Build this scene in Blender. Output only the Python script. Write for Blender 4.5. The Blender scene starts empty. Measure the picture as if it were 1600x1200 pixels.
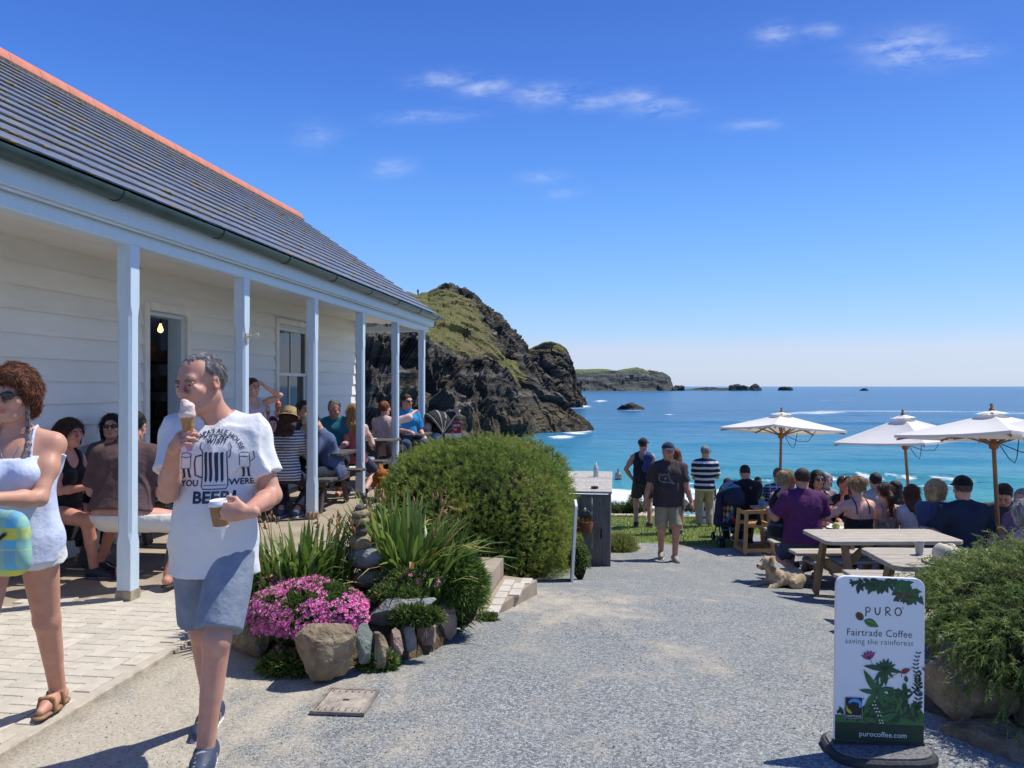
import bpy, bmesh, math, random
import numpy as np
from mathutils import Vector, Matrix
from mathutils.bvhtree import BVHTree
random.seed(7); RNG = np.random.default_rng(7)
R = math.radians
C = bpy.context.scene.collection
SC = bpy.context.scene
# ---------------------------------------------------------------- camera, sky, sun, exposure
F = 1230.0                      # focal length in photo pixels (photo is 1600 wide)
PSI = math.atan(160 / F)        # camera turned left of the building's long direction (+Y)
CAMZ = 1.6
cam_d = bpy.data.cameras.new('camera'); cam = bpy.data.objects.new('camera', cam_d); C.objects.link(cam)
cam_d.sensor_width = 36; cam_d.lens = 36 * F / 1600; cam_d.clip_start = .05; cam_d.clip_end = 60000
cam.location = (0, 0, CAMZ); cam.rotation_euler = (R(90 + .17), 0, PSI)
SC.camera = cam
SC.view_settings.view_transform = 'Standard'; SC.view_settings.look = 'None'
SC.view_settings.gamma = 1; SC.view_settings.use_curve_mapping = False
SC.view_settings.exposure = 0.32
SUN_AZ, SUN_EL = 32.0, 60.0     # azimuth from +X towards +Y, elevation
sd = bpy.data.lights.new('sun', 'SUN'); sun = bpy.data.objects.new('sun', sd); C.objects.link(sun)
sd.energy = 4.1; sd.angle = R(.5); sd.color = (1, .965, .875)
_s = Vector((math.cos(R(SUN_AZ)) * math.cos(R(SUN_EL)), math.sin(R(SUN_AZ)) * math.cos(R(SUN_EL)), math.sin(R(SUN_EL))))
sun.rotation_euler = _s.to_track_quat('Z', 'Y').to_euler()
W = bpy.data.worlds.new('World'); SC.world = W; W.use_nodes = True

class NT:
    """tiny node-tree helper"""
    def __init__(s, tree): s.t = tree; s.n = tree.nodes; s.l = tree.links
    def new(s, typ, **kw):
        n = s.n.new(typ)
        for k, v in kw.items():
            if k == 'inp':
                for a, b in v.items():
                    if hasattr(b, 'is_output') or isinstance(b, bpy.types.NodeSocket): s.l.new(b, n.inputs[a])
                    else: n.inputs[a].default_value = b
            else: setattr(n, k, v)
        return n
    def math(s, op, a, b=None, c=None, clamp=False):
        n = s.n.new('ShaderNodeMath'); n.operation = op; n.use_clamp = clamp
        for i, x in enumerate((a, b, c)):
            if x is None: continue
            if isinstance(x, bpy.types.NodeSocket): s.l.new(x, n.inputs[i])
            else: n.inputs[i].default_value = x
        return n.outputs[0]
    def mix(s, f, a, b, typ='MIX'):
        n = s.n.new('ShaderNodeMix'); n.data_type = 'RGBA'; n.blend_type = typ
        for i, x in ((0, f), (6, a), (7, b)):
            if isinstance(x, bpy.types.NodeSocket): s.l.new(x, n.inputs[i])
            else: n.inputs[i].default_value = x if i == 0 else (*x[:3], 1)
        return n.outputs[2]
    def noise(s, vec, scale, detail=4, rough=.55, dist=0):
        n = s.new('ShaderNodeTexNoise', inp={'Scale': scale, 'Detail': detail, 'Roughness': rough, 'Distortion': dist})
        if vec is not None: s.l.new(vec, n.inputs['Vector'])
        return n.outputs['Fac']
    def ramp(s, f, stops):
        n = s.n.new('ShaderNodeValToRGB'); e = n.color_ramp.elements
        while len(e) < len(stops): e.new(.5)
        for k, (p, c) in enumerate(stops):
            e[k].position = p; e[k].color = (*c[:3], 1) if hasattr(c, '__len__') else (c, c, c, 1)
        s.l.new(f, n.inputs[0]); return n.outputs[0]
    def mapping(s, vec, scale=(1, 1, 1), rot=(0, 0, 0), loc=(0, 0, 0)):
        n = s.new('ShaderNodeMapping', inp={'Scale': scale, 'Rotation': rot, 'Location': loc}); s.l.new(vec, n.inputs['Vector'])
        return n.outputs[0]
    def bump(s, h, strength=.3, dist=.01, normal=None):
        n = s.new('ShaderNodeBump', inp={'Strength': strength, 'Distance': dist}); s.l.new(h, n.inputs['Height'])
        if normal is not None: s.l.new(normal, n.inputs['Normal'])
        return n.outputs[0]

wn = NT(W.node_tree); wn.n.clear()
sky = wn.new('ShaderNodeTexSky', sky_type='NISHITA', sun_disc=False, sun_elevation=R(SUN_EL), sun_rotation=R(90 - SUN_AZ),
             altitude=0, air_density=1.0, dust_density=.6, ozone_density=4.0)
hs = wn.new('ShaderNodeHueSaturation', inp={'Hue': .506, 'Saturation': 1.22, 'Value': 1.0, 'Color': sky.outputs[0]})
tc = wn.new('ShaderNodeTexCoord'); sp = wn.new('ShaderNodeSeparateXYZ'); wn.l.new(tc.outputs['Generated'], sp.inputs[0])
yy = wn.math('MAXIMUM', sp.outputs[1], .05)
aa = wn.math('DIVIDE', sp.outputs[0], yy); ee = wn.math('DIVIDE', sp.outputs[2], yy)
cv = wn.new('ShaderNodeCombineXYZ'); wn.l.new(aa, cv.inputs[0]); wn.l.new(ee, cv.inputs[1])
wisp = wn.noise(wn.mapping(cv.outputs[0], (13, 40, 1), (0, 0, R(-8))), 1.0, 8, .62, .6)
wisp2 = wn.noise(wn.mapping(cv.outputs[0], (60, 130, 1), (0, 0, R(-8))), 1.0, 6, .6, .3)
msk = None
def _dir(u, v):     # photo direction -> (x/y, z/y) in the world
    x = -math.sin(PSI) + math.cos(PSI) * (u - 800) / F; y = math.cos(PSI) + math.sin(PSI) * (u - 800) / F
    return x / y, (604 - v) / F / y
for (u, v, su, sv, am) in ((690, 124, 50, 13, .75), (755, 137, 42, 13, .85), (860, 148, 60, 16, .95), (930, 160, 40, 12, .8), (985, 152, 36, 12, .75),
                       (1035, 168, 50, 13, .8), (670, 182, 70, 9, .7), (610, 262, 34, 14, .55), (495, 210, 36, 20, .4), (1420, 76, 60, 26, 1.0), (1505, 84, 42, 12, .8),
                       (1215, 52, 28, 14, .9), (1283, 48, 32, 10, .7), (1180, 195, 40, 8, .5), (850, 277, 34, 10, .5), (880, 302, 26, 8, .4)):
    a0, e0 = _dir(u, v); sx = su / F * 1.0; sy = sv / F
    q = wn.math('ADD', wn.math('POWER', wn.math('ABSOLUTE', wn.math('DIVIDE', wn.math('SUBTRACT', aa, a0), sx)), 2),
                wn.math('POWER', wn.math('ABSOLUTE', wn.math('DIVIDE', wn.math('SUBTRACT', ee, e0), sy)), 2))
    g = wn.math('MULTIPLY', wn.math('EXPONENT', wn.math('MULTIPLY', q, -1)), am)
    msk = g if msk is None else wn.math('MAXIMUM', msk, g)
cl = wn.math('MULTIPLY', wn.math('SUBTRACT', wn.math('ADD', wisp, wn.math('MULTIPLY', wisp2, .45)), .56), 2.6, clamp=True)
cl = wn.math('MULTIPLY', wn.math('MULTIPLY', cl, msk), .52, clamp=True)
def lin(*c): return tuple(((x / 255 + .055) / 1.055) ** 2.4 if x > 10 else x / 3294 for x in c)
grad = wn.ramp(wn.math('ABSOLUTE', sp.outputs[2]), [(p, lin(*c)) for p, c in ((0, (186, 206, 240)), (.045, (188, 203, 238)), (.068, (160, 200, 248)), (.125, (132, 188, 253)), (.202, (106, 168, 252)), (.277, (84, 145, 240)), (.346, (70, 124, 226)), (.435, (58, 106, 206)), (.75, (40, 82, 176)))])
gn = wn.new('ShaderNodeMix', data_type='RGBA', blend_type='MULTIPLY', inp={0: 1.0, 7: (5.75, 5.65, 5.55, 1)}); wn.l.new(grad, gn.inputs[6]); gn.clamp_result = False
skyc = wn.mix(cl, wn.mix(.80, hs.outputs[0], gn.outputs[2]), (4.6, 5.0, 5.8))
bg = wn.new('ShaderNodeBackground', inp={'Strength': .148, 'Color': skyc})
wo = wn.new('ShaderNodeOutputWorld'); wn.l.new(bg.outputs[0], wo.inputs[0])
SC.cycles.max_bounces = 6; SC.cycles.diffuse_bounces = 4; SC.cycles.glossy_bounces = 3; SC.cycles.transparent_max_bounces = 6
SC.cycles.caustics_reflective = False; SC.cycles.caustics_refractive = False

# ---------------------------------------------------------------- helpers
FW = np.array([-math.sin(PSI), math.cos(PSI), 0.]); RT = np.array([math.cos(PSI), math.sin(PSI), 0.])
def P(u, v, d):         # photo pixel at depth d (metres along the view) -> world point
    return np.array([0, 0, CAMZ]) + d * (FW + RT * ((u - 800) / F)) + np.array([0, 0, (604 - v) / F * d])
_pd = [(-5, 0), (4.3, 0), (5.3, -.12), (6.5, -.245), (7.4, -.32), (9, -.60), (10.5, -.83), (12.2, -1.06), (16.5, -1.32), (18.6, -1.45), (19.6, -1.62), (23, -4.3), (30, -5.1), (52, -5.9), (80, -8), (400, -9)]
def gz(x, y):           # height of the natural ground
    x = np.asarray(x, float); y = np.asarray(y, float)
    z = np.interp(y, [a for a, b in _pd], [b for a, b in _pd])
    w = np.clip((-1.95 - x) / .45, 0, 1) * (y < 7); z = z * (1 - w) - .016 * w - .3 * np.clip((-2.67 - x) / .06, 0, 1) * (y < 17)
    return z - .055 * np.clip(x, 0, 6) * np.clip((y - 1) / 3, 0, 1) * (1 - np.clip((y - 9) / 5, 0, 1))
def yaw_of(phi):        # 0 faces the camera, 90 faces right in the photo, 180 faces away
    v = -FW * math.cos(R(phi)) + RT * math.sin(R(phi)); return math.atan2(-v[0], v[1])
def _hash(ix, iy, iz):
    n = (ix * 374761393 + iy * 668265263 + iz * 1442695041) & 0xffffffff
    n = ((n ^ (n >> 13)) * 1274126177) & 0xffffffff
    n = ((n ^ (n >> 16)) * 2246822519) & 0xffffffff
    return ((n ^ (n >> 15)) & 0xffff) / 65535.0
def vnoise(p):
    p = np.asarray(p, float); i = np.floor(p).astype(np.int64); f = p - i; f = f * f * (3 - 2 * f)
    x, y, z = i[..., 0], i[..., 1], i[..., 2]; fx, fy, fz = f[..., 0], f[..., 1], f[..., 2]
    def L(a, b, t): return a + (b - a) * t
    return L(L(L(_hash(x, y, z), _hash(x + 1, y, z), fx), L(_hash(x, y + 1, z), _hash(x + 1, y + 1, z), fx), fy),
             L(L(_hash(x, y, z + 1), _hash(x + 1, y, z + 1), fx), L(_hash(x, y + 1, z + 1), _hash(x + 1, y + 1, z + 1), fx), fy), fz) * 2 - 1
def blocks(p, seed=0):      # broken-rock offsets: every cell a tilted facet
    p = np.asarray(p, float); i = np.floor(p).astype(np.int64); best = np.full(p.shape[:-1], 9.); second = best.copy(); val = np.zeros_like(best)
    for a in (-1, 0, 1):
        for b in (-1, 0, 1):
            for c in (-1, 0, 1):
                q = i + np.array([a, b, c]); x, y, z = q[..., 0] + seed, q[..., 1], q[..., 2]
                h = [_hash(x, y, z + 57 * k) for k in range(7)]; d = p - q - np.stack(h[:3], -1); r = (d ** 2).sum(-1)
                v = (h[3] - .5) * 1.1 + d[..., 0] * (h[4] - .5) * 1.4 + d[..., 1] * (h[5] - .5) * 1.4 + d[..., 2] * (h[6] - .35) * 1.5
                m = r < best; second = np.where(m, best, np.minimum(second, r)); val = np.where(m, v, val); best = np.where(m, r, best)
    return val - .5 * np.clip(.12 - (np.sqrt(second) - np.sqrt(best)), 0, 1)
def fbm(p, o=4, ridged=False):
    p = np.asarray(p, float); s = 0; a = .5
    for k in range(o):
        n = vnoise(p * 2 ** k + 17.3 * k)
        s = s + a * ((1 - 2 * np.abs(n)) if ridged else n); a *= .5
    return s
def mesh_np(name, v, faces, mats=(), smooth=True, midx=None, parent=None, attrs=None, link=True):
    """faces: list of int arrays (n,k) all with constant k"""
    me = bpy.data.meshes.new(name); v = np.asarray(v, np.float32)
    if not isinstance(faces, (list, tuple)): faces = [faces]
    faces = [np.asarray(f, np.int32) for f in faces if len(f)]
    me.vertices.add(len(v)); me.vertices.foreach_set('co', v.ravel())
    nl = sum(f.size for f in faces); npol = sum(len(f) for f in faces)
    me.loops.add(nl); me.polygons.add(npol)
    me.loops.foreach_set('vertex_index', np.concatenate([f.ravel() for f in faces]))
    tot = np.concatenate([np.full(len(f), f.shape[1], np.int32) for f in faces])
    st = np.zeros(npol, np.int32); st[1:] = np.cumsum(tot)[:-1]
    me.polygons.foreach_set('loop_start', st)
    me.polygons.foreach_set('use_smooth', np.full(npol, smooth))
    for m in (mats if isinstance(mats, (list, tuple)) else [mats]): me.materials.append(m)
    if midx is not None: me.polygons.foreach_set('material_index', np.asarray(midx, np.int32))
    if attrs:
        for k, a in attrs.items():
            at = me.attributes.new(k, 'FLOAT', 'POINT'); at.data.foreach_set('value', np.asarray(a, np.float32))
    me.update(calc_edges=True)
    if not link: return me
    return obj(name, me, parent)
def obj(name, me, parent=None, loc=None, rot=None):
    o = bpy.data.objects.new(name, me); C.objects.link(o)
    if parent is not None: o.parent = parent
    if loc is not None: o.location = loc
    if rot is not None: o.rotation_euler = rot
    return o
def tag(o, label=None, cat=None, group=None, kind=None):
    for k, v in (('label', label), ('category', cat), ('group', group), ('kind', kind)):
        if v: o[k] = v
    return o
def thing(name, label, cat, loc=(0, 0, 0), rz=0, group=None):
    o = bpy.data.objects.new(name, None); C.objects.link(o); o.empty_display_size = .1
    o.location = loc; o.rotation_euler = (0, 0, rz); return tag(o, label, cat, group)
def copy_tree(o, parent=None):
    c = o.copy(); C.objects.link(c)
    if parent is not None: c.parent = parent
    for ch in list(o.children): copy_tree(ch, c)
    return c
class MB:
    """collects simple shapes into one mesh"""
    def __init__(s): s.v = []; s.f = {}; s.n = 0
    def add(s, v, faces):
        v = np.asarray(v, float).reshape(-1, 3)
        for f in faces: s.f.setdefault(len(f), []).append([i + s.n for i in f])
        s.v.append(v); s.n += len(v); return s
    def box(s, c, size, rz=0, Rm=None, ch=0):
        x, y, z = [a / 2 for a in size]
        if ch:
            pr = [(-x + ch, -y), (x - ch, -y), (x, -y + ch), (x, y - ch), (x - ch, y), (-x + ch, y), (-x, y - ch), (-x, -y + ch)]
            v = np.array([(a, b, -z) for a, b in pr] + [(a, b, z) for a, b in pr])
            fs = [tuple(range(7, -1, -1)), tuple(range(8, 16))] + [(i, (i + 1) % 8, 8 + (i + 1) % 8, 8 + i) for i in range(8)]
        else:
            v = np.array([(-x, -y, -z), (x, -y, -z), (x, y, -z), (-x, y, -z), (-x, -y, z), (x, -y, z), (x, y, z), (-x, y, z)])
            fs = [(3, 2, 1, 0), (4, 5, 6, 7), (0, 1, 5, 4), (1, 2, 6, 5), (2, 3, 7, 6), (3, 0, 4, 7)]
        if Rm is None: Rm = rotm(rz=rz)
        return s.add(v @ np.asarray(Rm).T + np.asarray(c, float), fs)
    def bar(s, a, b, w, h, up=(0, 0, 1)):
        a, b = np.array(a, float), np.array(b, float); d = b - a; L = np.linalg.norm(d); d /= L
        sx = np.cross(d, up); sx /= np.linalg.norm(sx); uz = np.cross(sx, d)
        return s.box((a + b) / 2, (w, L, h), Rm=np.stack([sx, d, uz], 1))
    def tube(s, pts, r, n=8, cap=True):
        pts = [np.array(p, float) for p in pts]; rs = r if hasattr(r, '__len__') else [r] * len(pts)
        V = []; prev = None
        for i, p in enumerate(pts):
            d = pts[min(i + 1, len(pts) - 1)] - pts[max(i - 1, 0)]; d = d / (np.linalg.norm(d) + 1e-9)
            a = np.cross(d, (0, 0, 1)) if prev is None else prev - d * np.dot(prev, d)
            if np.linalg.norm(a) < 1e-4: a = np.cross(d, (1, 0, 0))
            a /= np.linalg.norm(a); b = np.cross(d, a); prev = a
            for k in range(n):
                t = 2 * math.pi * k / n; V.append(p + rs[i] * (a * math.cos(t) + b * math.sin(t)))
        fs = [(i * n + k, i * n + (k + 1) % n, (i + 1) * n + (k + 1) % n, (i + 1) * n + k) for i in range(len(pts) - 1) for k in range(n)]
        if cap: fs += [tuple(range(n - 1, -1, -1)), tuple(range((len(pts) - 1) * n, len(pts) * n))]
        return s.add(V, fs)
    def lathe(s, prof, c=(0, 0, 0), n=16, Rm=None):
        V = [(r * math.cos(2 * math.pi * k / n), r * math.sin(2 * math.pi * k / n), z) for r, z in prof for k in range(n)]
        V = np.array(V)
        if Rm is not None: V = V @ np.asarray(Rm).T
        fs = [(i * n + k, i * n + (k + 1) % n, (i + 1) * n + (k + 1) % n, (i + 1) * n + k) for i in range(len(prof) - 1) for k in range(n)]
        return s.add(V + np.asarray(c, float), fs)
    def prism(s, poly, y0, y1, f=lambda a, b, c: (a, c, b)):
        n = len(poly); V = [f(a, b, y0) for a, b in poly] + [f(a, b, y1) for a, b in poly]
        return s.add(V, [tuple(range(n)), tuple(range(2 * n - 1, n - 1, -1))] + [(i, n + i, n + (i + 1) % n, (i + 1) % n) for i in range(n)])
    def me(s, name, mat, smooth=False, bevel=0, autos=None):
        v = np.concatenate(s.v)
        me = mesh_np(name, v, [np.array(f) for f in s.f.values()], mat, smooth, link=False)
        bm = bmesh.new(); bm.from_mesh(me)
        bmesh.ops.recalc_face_normals(bm, faces=bm.faces)
        if bevel: bmesh.ops.bevel(bm, geom=[e for e in bm.edges if len(e.link_faces) == 2 and e.calc_face_angle(0) > .5], offset=bevel, segments=1, affect='EDGES', clamp_overlap=True)
        bm.to_mesh(me); bm.free()
        if smooth and autos: me.set_sharp_from_angle(angle=R(autos))
        return me
    def build(s, name, mat, parent=None, smooth=False, bevel=0, autos=35, loc=None, rot=None):
        return obj(name, s.me(name, mat, smooth, bevel, autos), parent, loc, rot)
def rotm(rx=0, ry=0, rz=0):
    cx, sx, cy, sy, cz, sz = math.cos(rx), math.sin(rx), math.cos(ry), math.sin(ry), math.cos(rz), math.sin(rz)
    return np.array([[cz, -sz, 0], [sz, cz, 0], [0, 0, 1]]) @ np.array([[cy, 0, sy], [0, 1, 0], [-sy, 0, cy]]) @ np.array([[1, 0, 0], [0, cx, -sx], [0, sx, cx]])

# ---------------------------------------------------------------- materials
_mc = {}
def mat(name, col, rough=.6, var=.15, scale=12, bump=0, bscale=80, spec=.5, metal=0, col2=None, stretch=(1, 1, 1), rv=.1, detail=5, sheen=0, sub=0, objvar=0):
    """principled with mottled colour, roughness variation and fine bump, in object space"""
    key = (name,)
    if key in _mc: return _mc[key]
    m = bpy.data.materials.new(name); m.use_nodes = True; t = NT(m.node_tree); b = t.n['Principled BSDF']
    co = t.new('ShaderNodeTexCoord').outputs['Object']
    if objvar:
        rn = t.new('ShaderNodeObjectInfo').outputs['Random']; vm = t.new('ShaderNodeVectorMath', operation='ADD'); t.l.new(co, vm.inputs[0]); cb = t.new('ShaderNodeCombineXYZ')
        t.l.new(t.math('MULTIPLY', rn, 37.0), cb.inputs[0]); t.l.new(t.math('MULTIPLY', rn, 11.0), cb.inputs[1]); t.l.new(cb.outputs[0], vm.inputs[1]); co = vm.outputs[0]
    v = t.mapping(co, stretch)
    n = t.noise(v, scale, detail)
    c2 = col2 if col2 is not None else tuple(max(0, c * (1 - 2.2 * var)) for c in col)
    c1 = col if col2 is not None else tuple(min(1, c * (1 + var)) for c in col)
    cc = t.ramp(n, [(.32, c2), (.68, c1)])
    if objvar:
        hv = t.new('ShaderNodeHueSaturation', inp={'Value': t.math('ADD', 1 - objvar * .55, t.math('MULTIPLY', rn, objvar)), 'Color': cc}); cc = hv.outputs[0]
    t.l.new(cc, b.inputs['Base Color'])
    t.l.new(t.math('ADD', t.math('MULTIPLY', t.math('SUBTRACT', n, .5), rv * 2), rough, clamp=True), b.inputs['Roughness'])
    b.inputs['Specular IOR Level'].default_value = spec; b.inputs['Metallic'].default_value = metal
    if sheen: b.inputs['Sheen Weight'].default_value = sheen
    if sub: b.inputs['Subsurface Weight'].default_value = sub; b.inputs['Subsurface Radius'].default_value = (.012, .005, .003); b.inputs['Subsurface Scale'].default_value = .5
    if bump:
        n2 = t.noise(v, bscale, 4); t.l.new(t.bump(n2, bump, 1.2 / bscale), b.inputs['Normal'])
    _mc[key] = m; return m
def leafmat(name, stops, rough=.5, trans=.35, spec=.3):
    """foliage: colour of each leaf from its own random value 'tint'"""
    if (name,) in _mc: return _mc[(name,)]
    m = bpy.data.materials.new(name); m.use_nodes = True; t = NT(m.node_tree); b = t.n['Principled BSDF']
    a = t.new('ShaderNodeAttribute', attribute_name='tint').outputs['Fac']
    c = t.ramp(a, stops); t.l.new(c, b.inputs['Base Color']); b.inputs['Roughness'].default_value = rough; b.inputs['Specular IOR Level'].default_value = spec
    tr = t.new('ShaderNodeBsdfTranslucent'); t.l.new(c, tr.inputs[0])
    mx = t.new('ShaderNodeMixShader', inp={0: trans}); t.l.new(b.outputs[0], mx.inputs[1]); t.l.new(tr.outputs[0], mx.inputs[2])
    t.l.new(mx.outputs[0], t.n['Material Output'].inputs[0]); _mc[(name,)] = m; return m
def flat(name, col, rough=.6, emit=0, spec=.4):
    if (name,) in _mc: return _mc[(name,)]
    m = bpy.data.materials.new(name); m.use_nodes = True; b = m.node_tree.nodes['Principled BSDF']
    b.inputs['Base Color'].default_value = (*col, 1); b.inputs['Roughness'].default_value = rough; b.inputs['Specular IOR Level'].default_value = spec
    if emit: b.inputs['Emission Color'].default_value = (*col, 1); b.inputs['Emission Strength'].default_value = emit
    _mc[(name,)] = m; return m
def stripemat(name, c1, c2, period, duty=.5, axis=2, c3=None, period3=0, soft=None):
    if (name,) in _mc: return _mc[(name,)]
    m = bpy.data.materials.new(name); m.use_nodes = True; t = NT(m.node_tree); b = t.n['Principled BSDF']
    co = t.new('ShaderNodeTexCoord').outputs['Object']; s = t.new('ShaderNodeSeparateXYZ'); t.l.new(co, s.inputs[0])
    wob = t.math('MULTIPLY', t.noise(co, 6, 2), .02)
    def band(ax, per, dt): return t.math('LESS_THAN', t.math('FRACT', t.math('DIVIDE', t.math('ADD', t.math('ADD', s.outputs[ax], wob), 5), per)), dt)
    c = t.mix(band(axis, period, duty), c2, c1)
    if c3 is not None:
        c = t.mix(t.math('MULTIPLY', band(0, period, duty), .6), c, c3)
        if period3:
            c = t.mix(t.math('MULTIPLY', t.math('MAXIMUM', band(0, period3, .14), band(2, period3, .14)), .7), c, (.7, .72, .75))
    t.l.new(c, b.inputs['Base Color']); b.inputs['Roughness'].default_value = .85; b.inputs['Specular IOR Level'].default_value = .2
    t.l.new(t.bump(t.noise(co, 22, 3), .22, .05), b.inputs['Normal'])
    _mc[(name,)] = m; return m
def cloth(col, name=None):
    name = name or 'cloth_%d_%d_%d' % tuple(int(c * 255) for c in col)
    return mat(name, col, .85, .08, 9, .22, 22, spec=.2, sheen=.15, rv=.05)
def skin(col):
    return mat('skin_%d_%d_%d' % tuple(int(c * 255) for c in col), tuple(min(1, c * k) for c, k in zip(col, (1.05, 1.05, 1.05))), .5, .1, 14, .12, 160, spec=.35, col2=tuple(c * k for c, k in zip(col, (.93, .78, .74))), sub=0, detail=9)
def hairmat(col):
    return mat('hair_%d_%d_%d' % tuple(int(c * 255) for c in col), col, .5, .35, 30, .6, 60, spec=.35, stretch=(2.2, 2.2, .35))
# ================================================================ THE SETTING
# ---- ground: gravel yard, grass, beach in one sheet
def make_ground():
    ys = np.concatenate([np.arange(-6, 2, .5), np.arange(2, 22, .12), np.arange(22, 60, 1.), np.array([70, 90, 130, 200, 300, 420])])
    xs = np.concatenate([-np.array([260, 160, 90, 50, 30, 20, 14, 10]), np.arange(-7, 9, .14), np.array([9.5, 12, 16, 24, 40, 70, 120, 220, 320])])
    X, Y = np.meshgrid(xs, ys, indexing='ij'); Z = gz(X, Y)
    P3 = np.stack([X, Y, Z * 0], -1)
    Z = Z + .012 * fbm(P3 * 1.7, 3) + .25 * fbm(P3 * .35 + 5, 3) * np.clip((Y - 19) / 4, 0, 1)
    nx, ny = X.shape; I = np.arange(nx * ny).reshape(nx, ny)
    q = np.stack([I[:-1, :-1], I[1:, :-1], I[1:, 1:], I[:-1, 1:]], -1).reshape(-1, 4)
    edge = 13.7 + .55 * np.sin(X * 1.3) + .9 * fbm(P3 * .8, 3) - .25 * np.abs(X - .6)      # where gravel gives way to turf
    edge = np.where(X > 2.2, 15.6, edge)
    grass = np.clip((Y - edge) / .35, 0, 1)
    sand = np.clip((Y - 20.5) / 1.5, 0, 1)
    dust = np.exp(-(((X + 2.4) / 1.15) ** 2)) * np.clip((6 - Y) / 1.5, 0, 1) + .8 * np.exp(-((X + .55) / .5) ** 2 - ((Y - 6.6) / .9) ** 2) + .8 * np.exp(-((X + .2) / .7) ** 2 - ((Y - 14) / .9) ** 2)
    m = bpy.data.materials.new('gravel_ground'); m.use_nodes = True; t = NT(m.node_tree); b = t.n['Principled BSDF']
    co = t.new('ShaderNodeTexCoord').outputs['Object']
    vo = t.new('ShaderNodeTexVoronoi', inp={'Scale': 105.0}); t.l.new(co, vo.inputs['Vector'])
    vo2 = t.new('ShaderNodeTexVoronoi', inp={'Scale': 170.0}); t.l.new(co, vo2.inputs['Vector'])
    s1 = t.new('ShaderNodeSeparateColor'); t.l.new(vo.outputs['Color'], s1.inputs[0])
    s2 = t.new('ShaderNodeSeparateColor'); t.l.new(vo2.outputs['Color'], s2.inputs[0])
    chip = t.ramp(s1.outputs[0], [(0, (.045, .05, .058)), (.22, (.12, .13, .138)), (.55, (.238, .252, .252)), (.85, (.385, .40, .385)), (1, (.58, .58, .53))])
    chip2 = t.ramp(s2.outputs[0], [(0, (.11, .117, .117)), (.5, (.235, .246, .24)), (1, (.40, .405, .37))])
    grav = t.mix(.35, chip, chip2)
    big = t.noise(t.mapping(co, (1, 1, 1), (0, 0, .5)), .55, 5, .62); mid = t.noise(t.mapping(co, (1, .55, 1)), 1.9, 5, .62)
    grav = t.mix(t.math('MULTIPLY', t.math('SUBTRACT', mid, .42), 1.5, clamp=True), grav, t.mix(.5, grav, (.36, .355, .34)))
    fines = t.noise(co, 60, 3)
    sandc = t.ramp(fines, [(.3, (.33, .285, .215)), (.5, (.46, .405, .315)), (.7, (.56, .50, .40))])
    du = t.new('ShaderNodeAttribute', attribute_name='dust').outputs['Fac']
    mid2 = t.noise(t.mapping(co, (1, .7, 1), (0, 0, .4)), 6.5, 4, .6)
    sm = t.math('ADD', t.math('ADD', t.math('MULTIPLY', du, .55), t.math('MULTIPLY', t.math('SUBTRACT', mid2, .5), .9)), t.math('ADD', t.math('MULTIPLY', t.math('SUBTRACT', mid, .5), 1.3), t.math('MULTIPLY', t.math('SUBTRACT', big, .5), 1.1)))
    sm = t.math('MULTIPLY', t.math('ADD', t.math('SUBTRACT', sm, .07), t.math('MULTIPLY', t.math('SUBTRACT', s2.outputs[1], .5), .30)), 2.6, clamp=True)
    c = t.mix(t.math('MULTIPLY', sm, .85), grav, sandc)
    ga = t.new('ShaderNodeAttribute', attribute_name='grass').outputs['Fac']
    gs = t.math('MULTIPLY', t.math('SUBTRACT', t.math('ADD', ga, t.math('MULTIPLY', t.math('SUBTRACT', mid, .5), .8)), .4), 4, clamp=True)
    c = t.mix(gs, c, t.ramp(t.noise(co, 9, 5), [(.3, (.10, .15, .03)), (.55, (.17, .22, .05)), (.75, (.30, .27, .12))]))
    sa = t.new('ShaderNodeAttribute', attribute_name='sand').outputs['Fac']
    c = t.mix(sa, c, (.55, .46, .34))
    t.l.new(c, b.inputs['Base Color']); b.inputs['Roughness'].default_value = .9; b.inputs['Specular IOR Level'].default_value = .25
    h = t.math('ADD', t.math('MULTIPLY', vo.outputs['Distance'], -1), t.math('MULTIPLY', vo2.outputs['Distance'], -.4))
    h = t.math('MULTIPLY', h, t.math('SUBTRACT', 1.0, t.math('MULTIPLY', sm, .7)))
    t.l.new(t.bump(h, .9, .006), b.inputs['Normal'])
    o = mesh_np('ground', np.stack([X, Y, Z], -1).reshape(-1, 3), q, m, True, attrs={'grass': grass.ravel(), 'sand': sand.ravel(), 'dust': dust.ravel()})
    tag(o, kind='structure')
make_ground()

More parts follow.
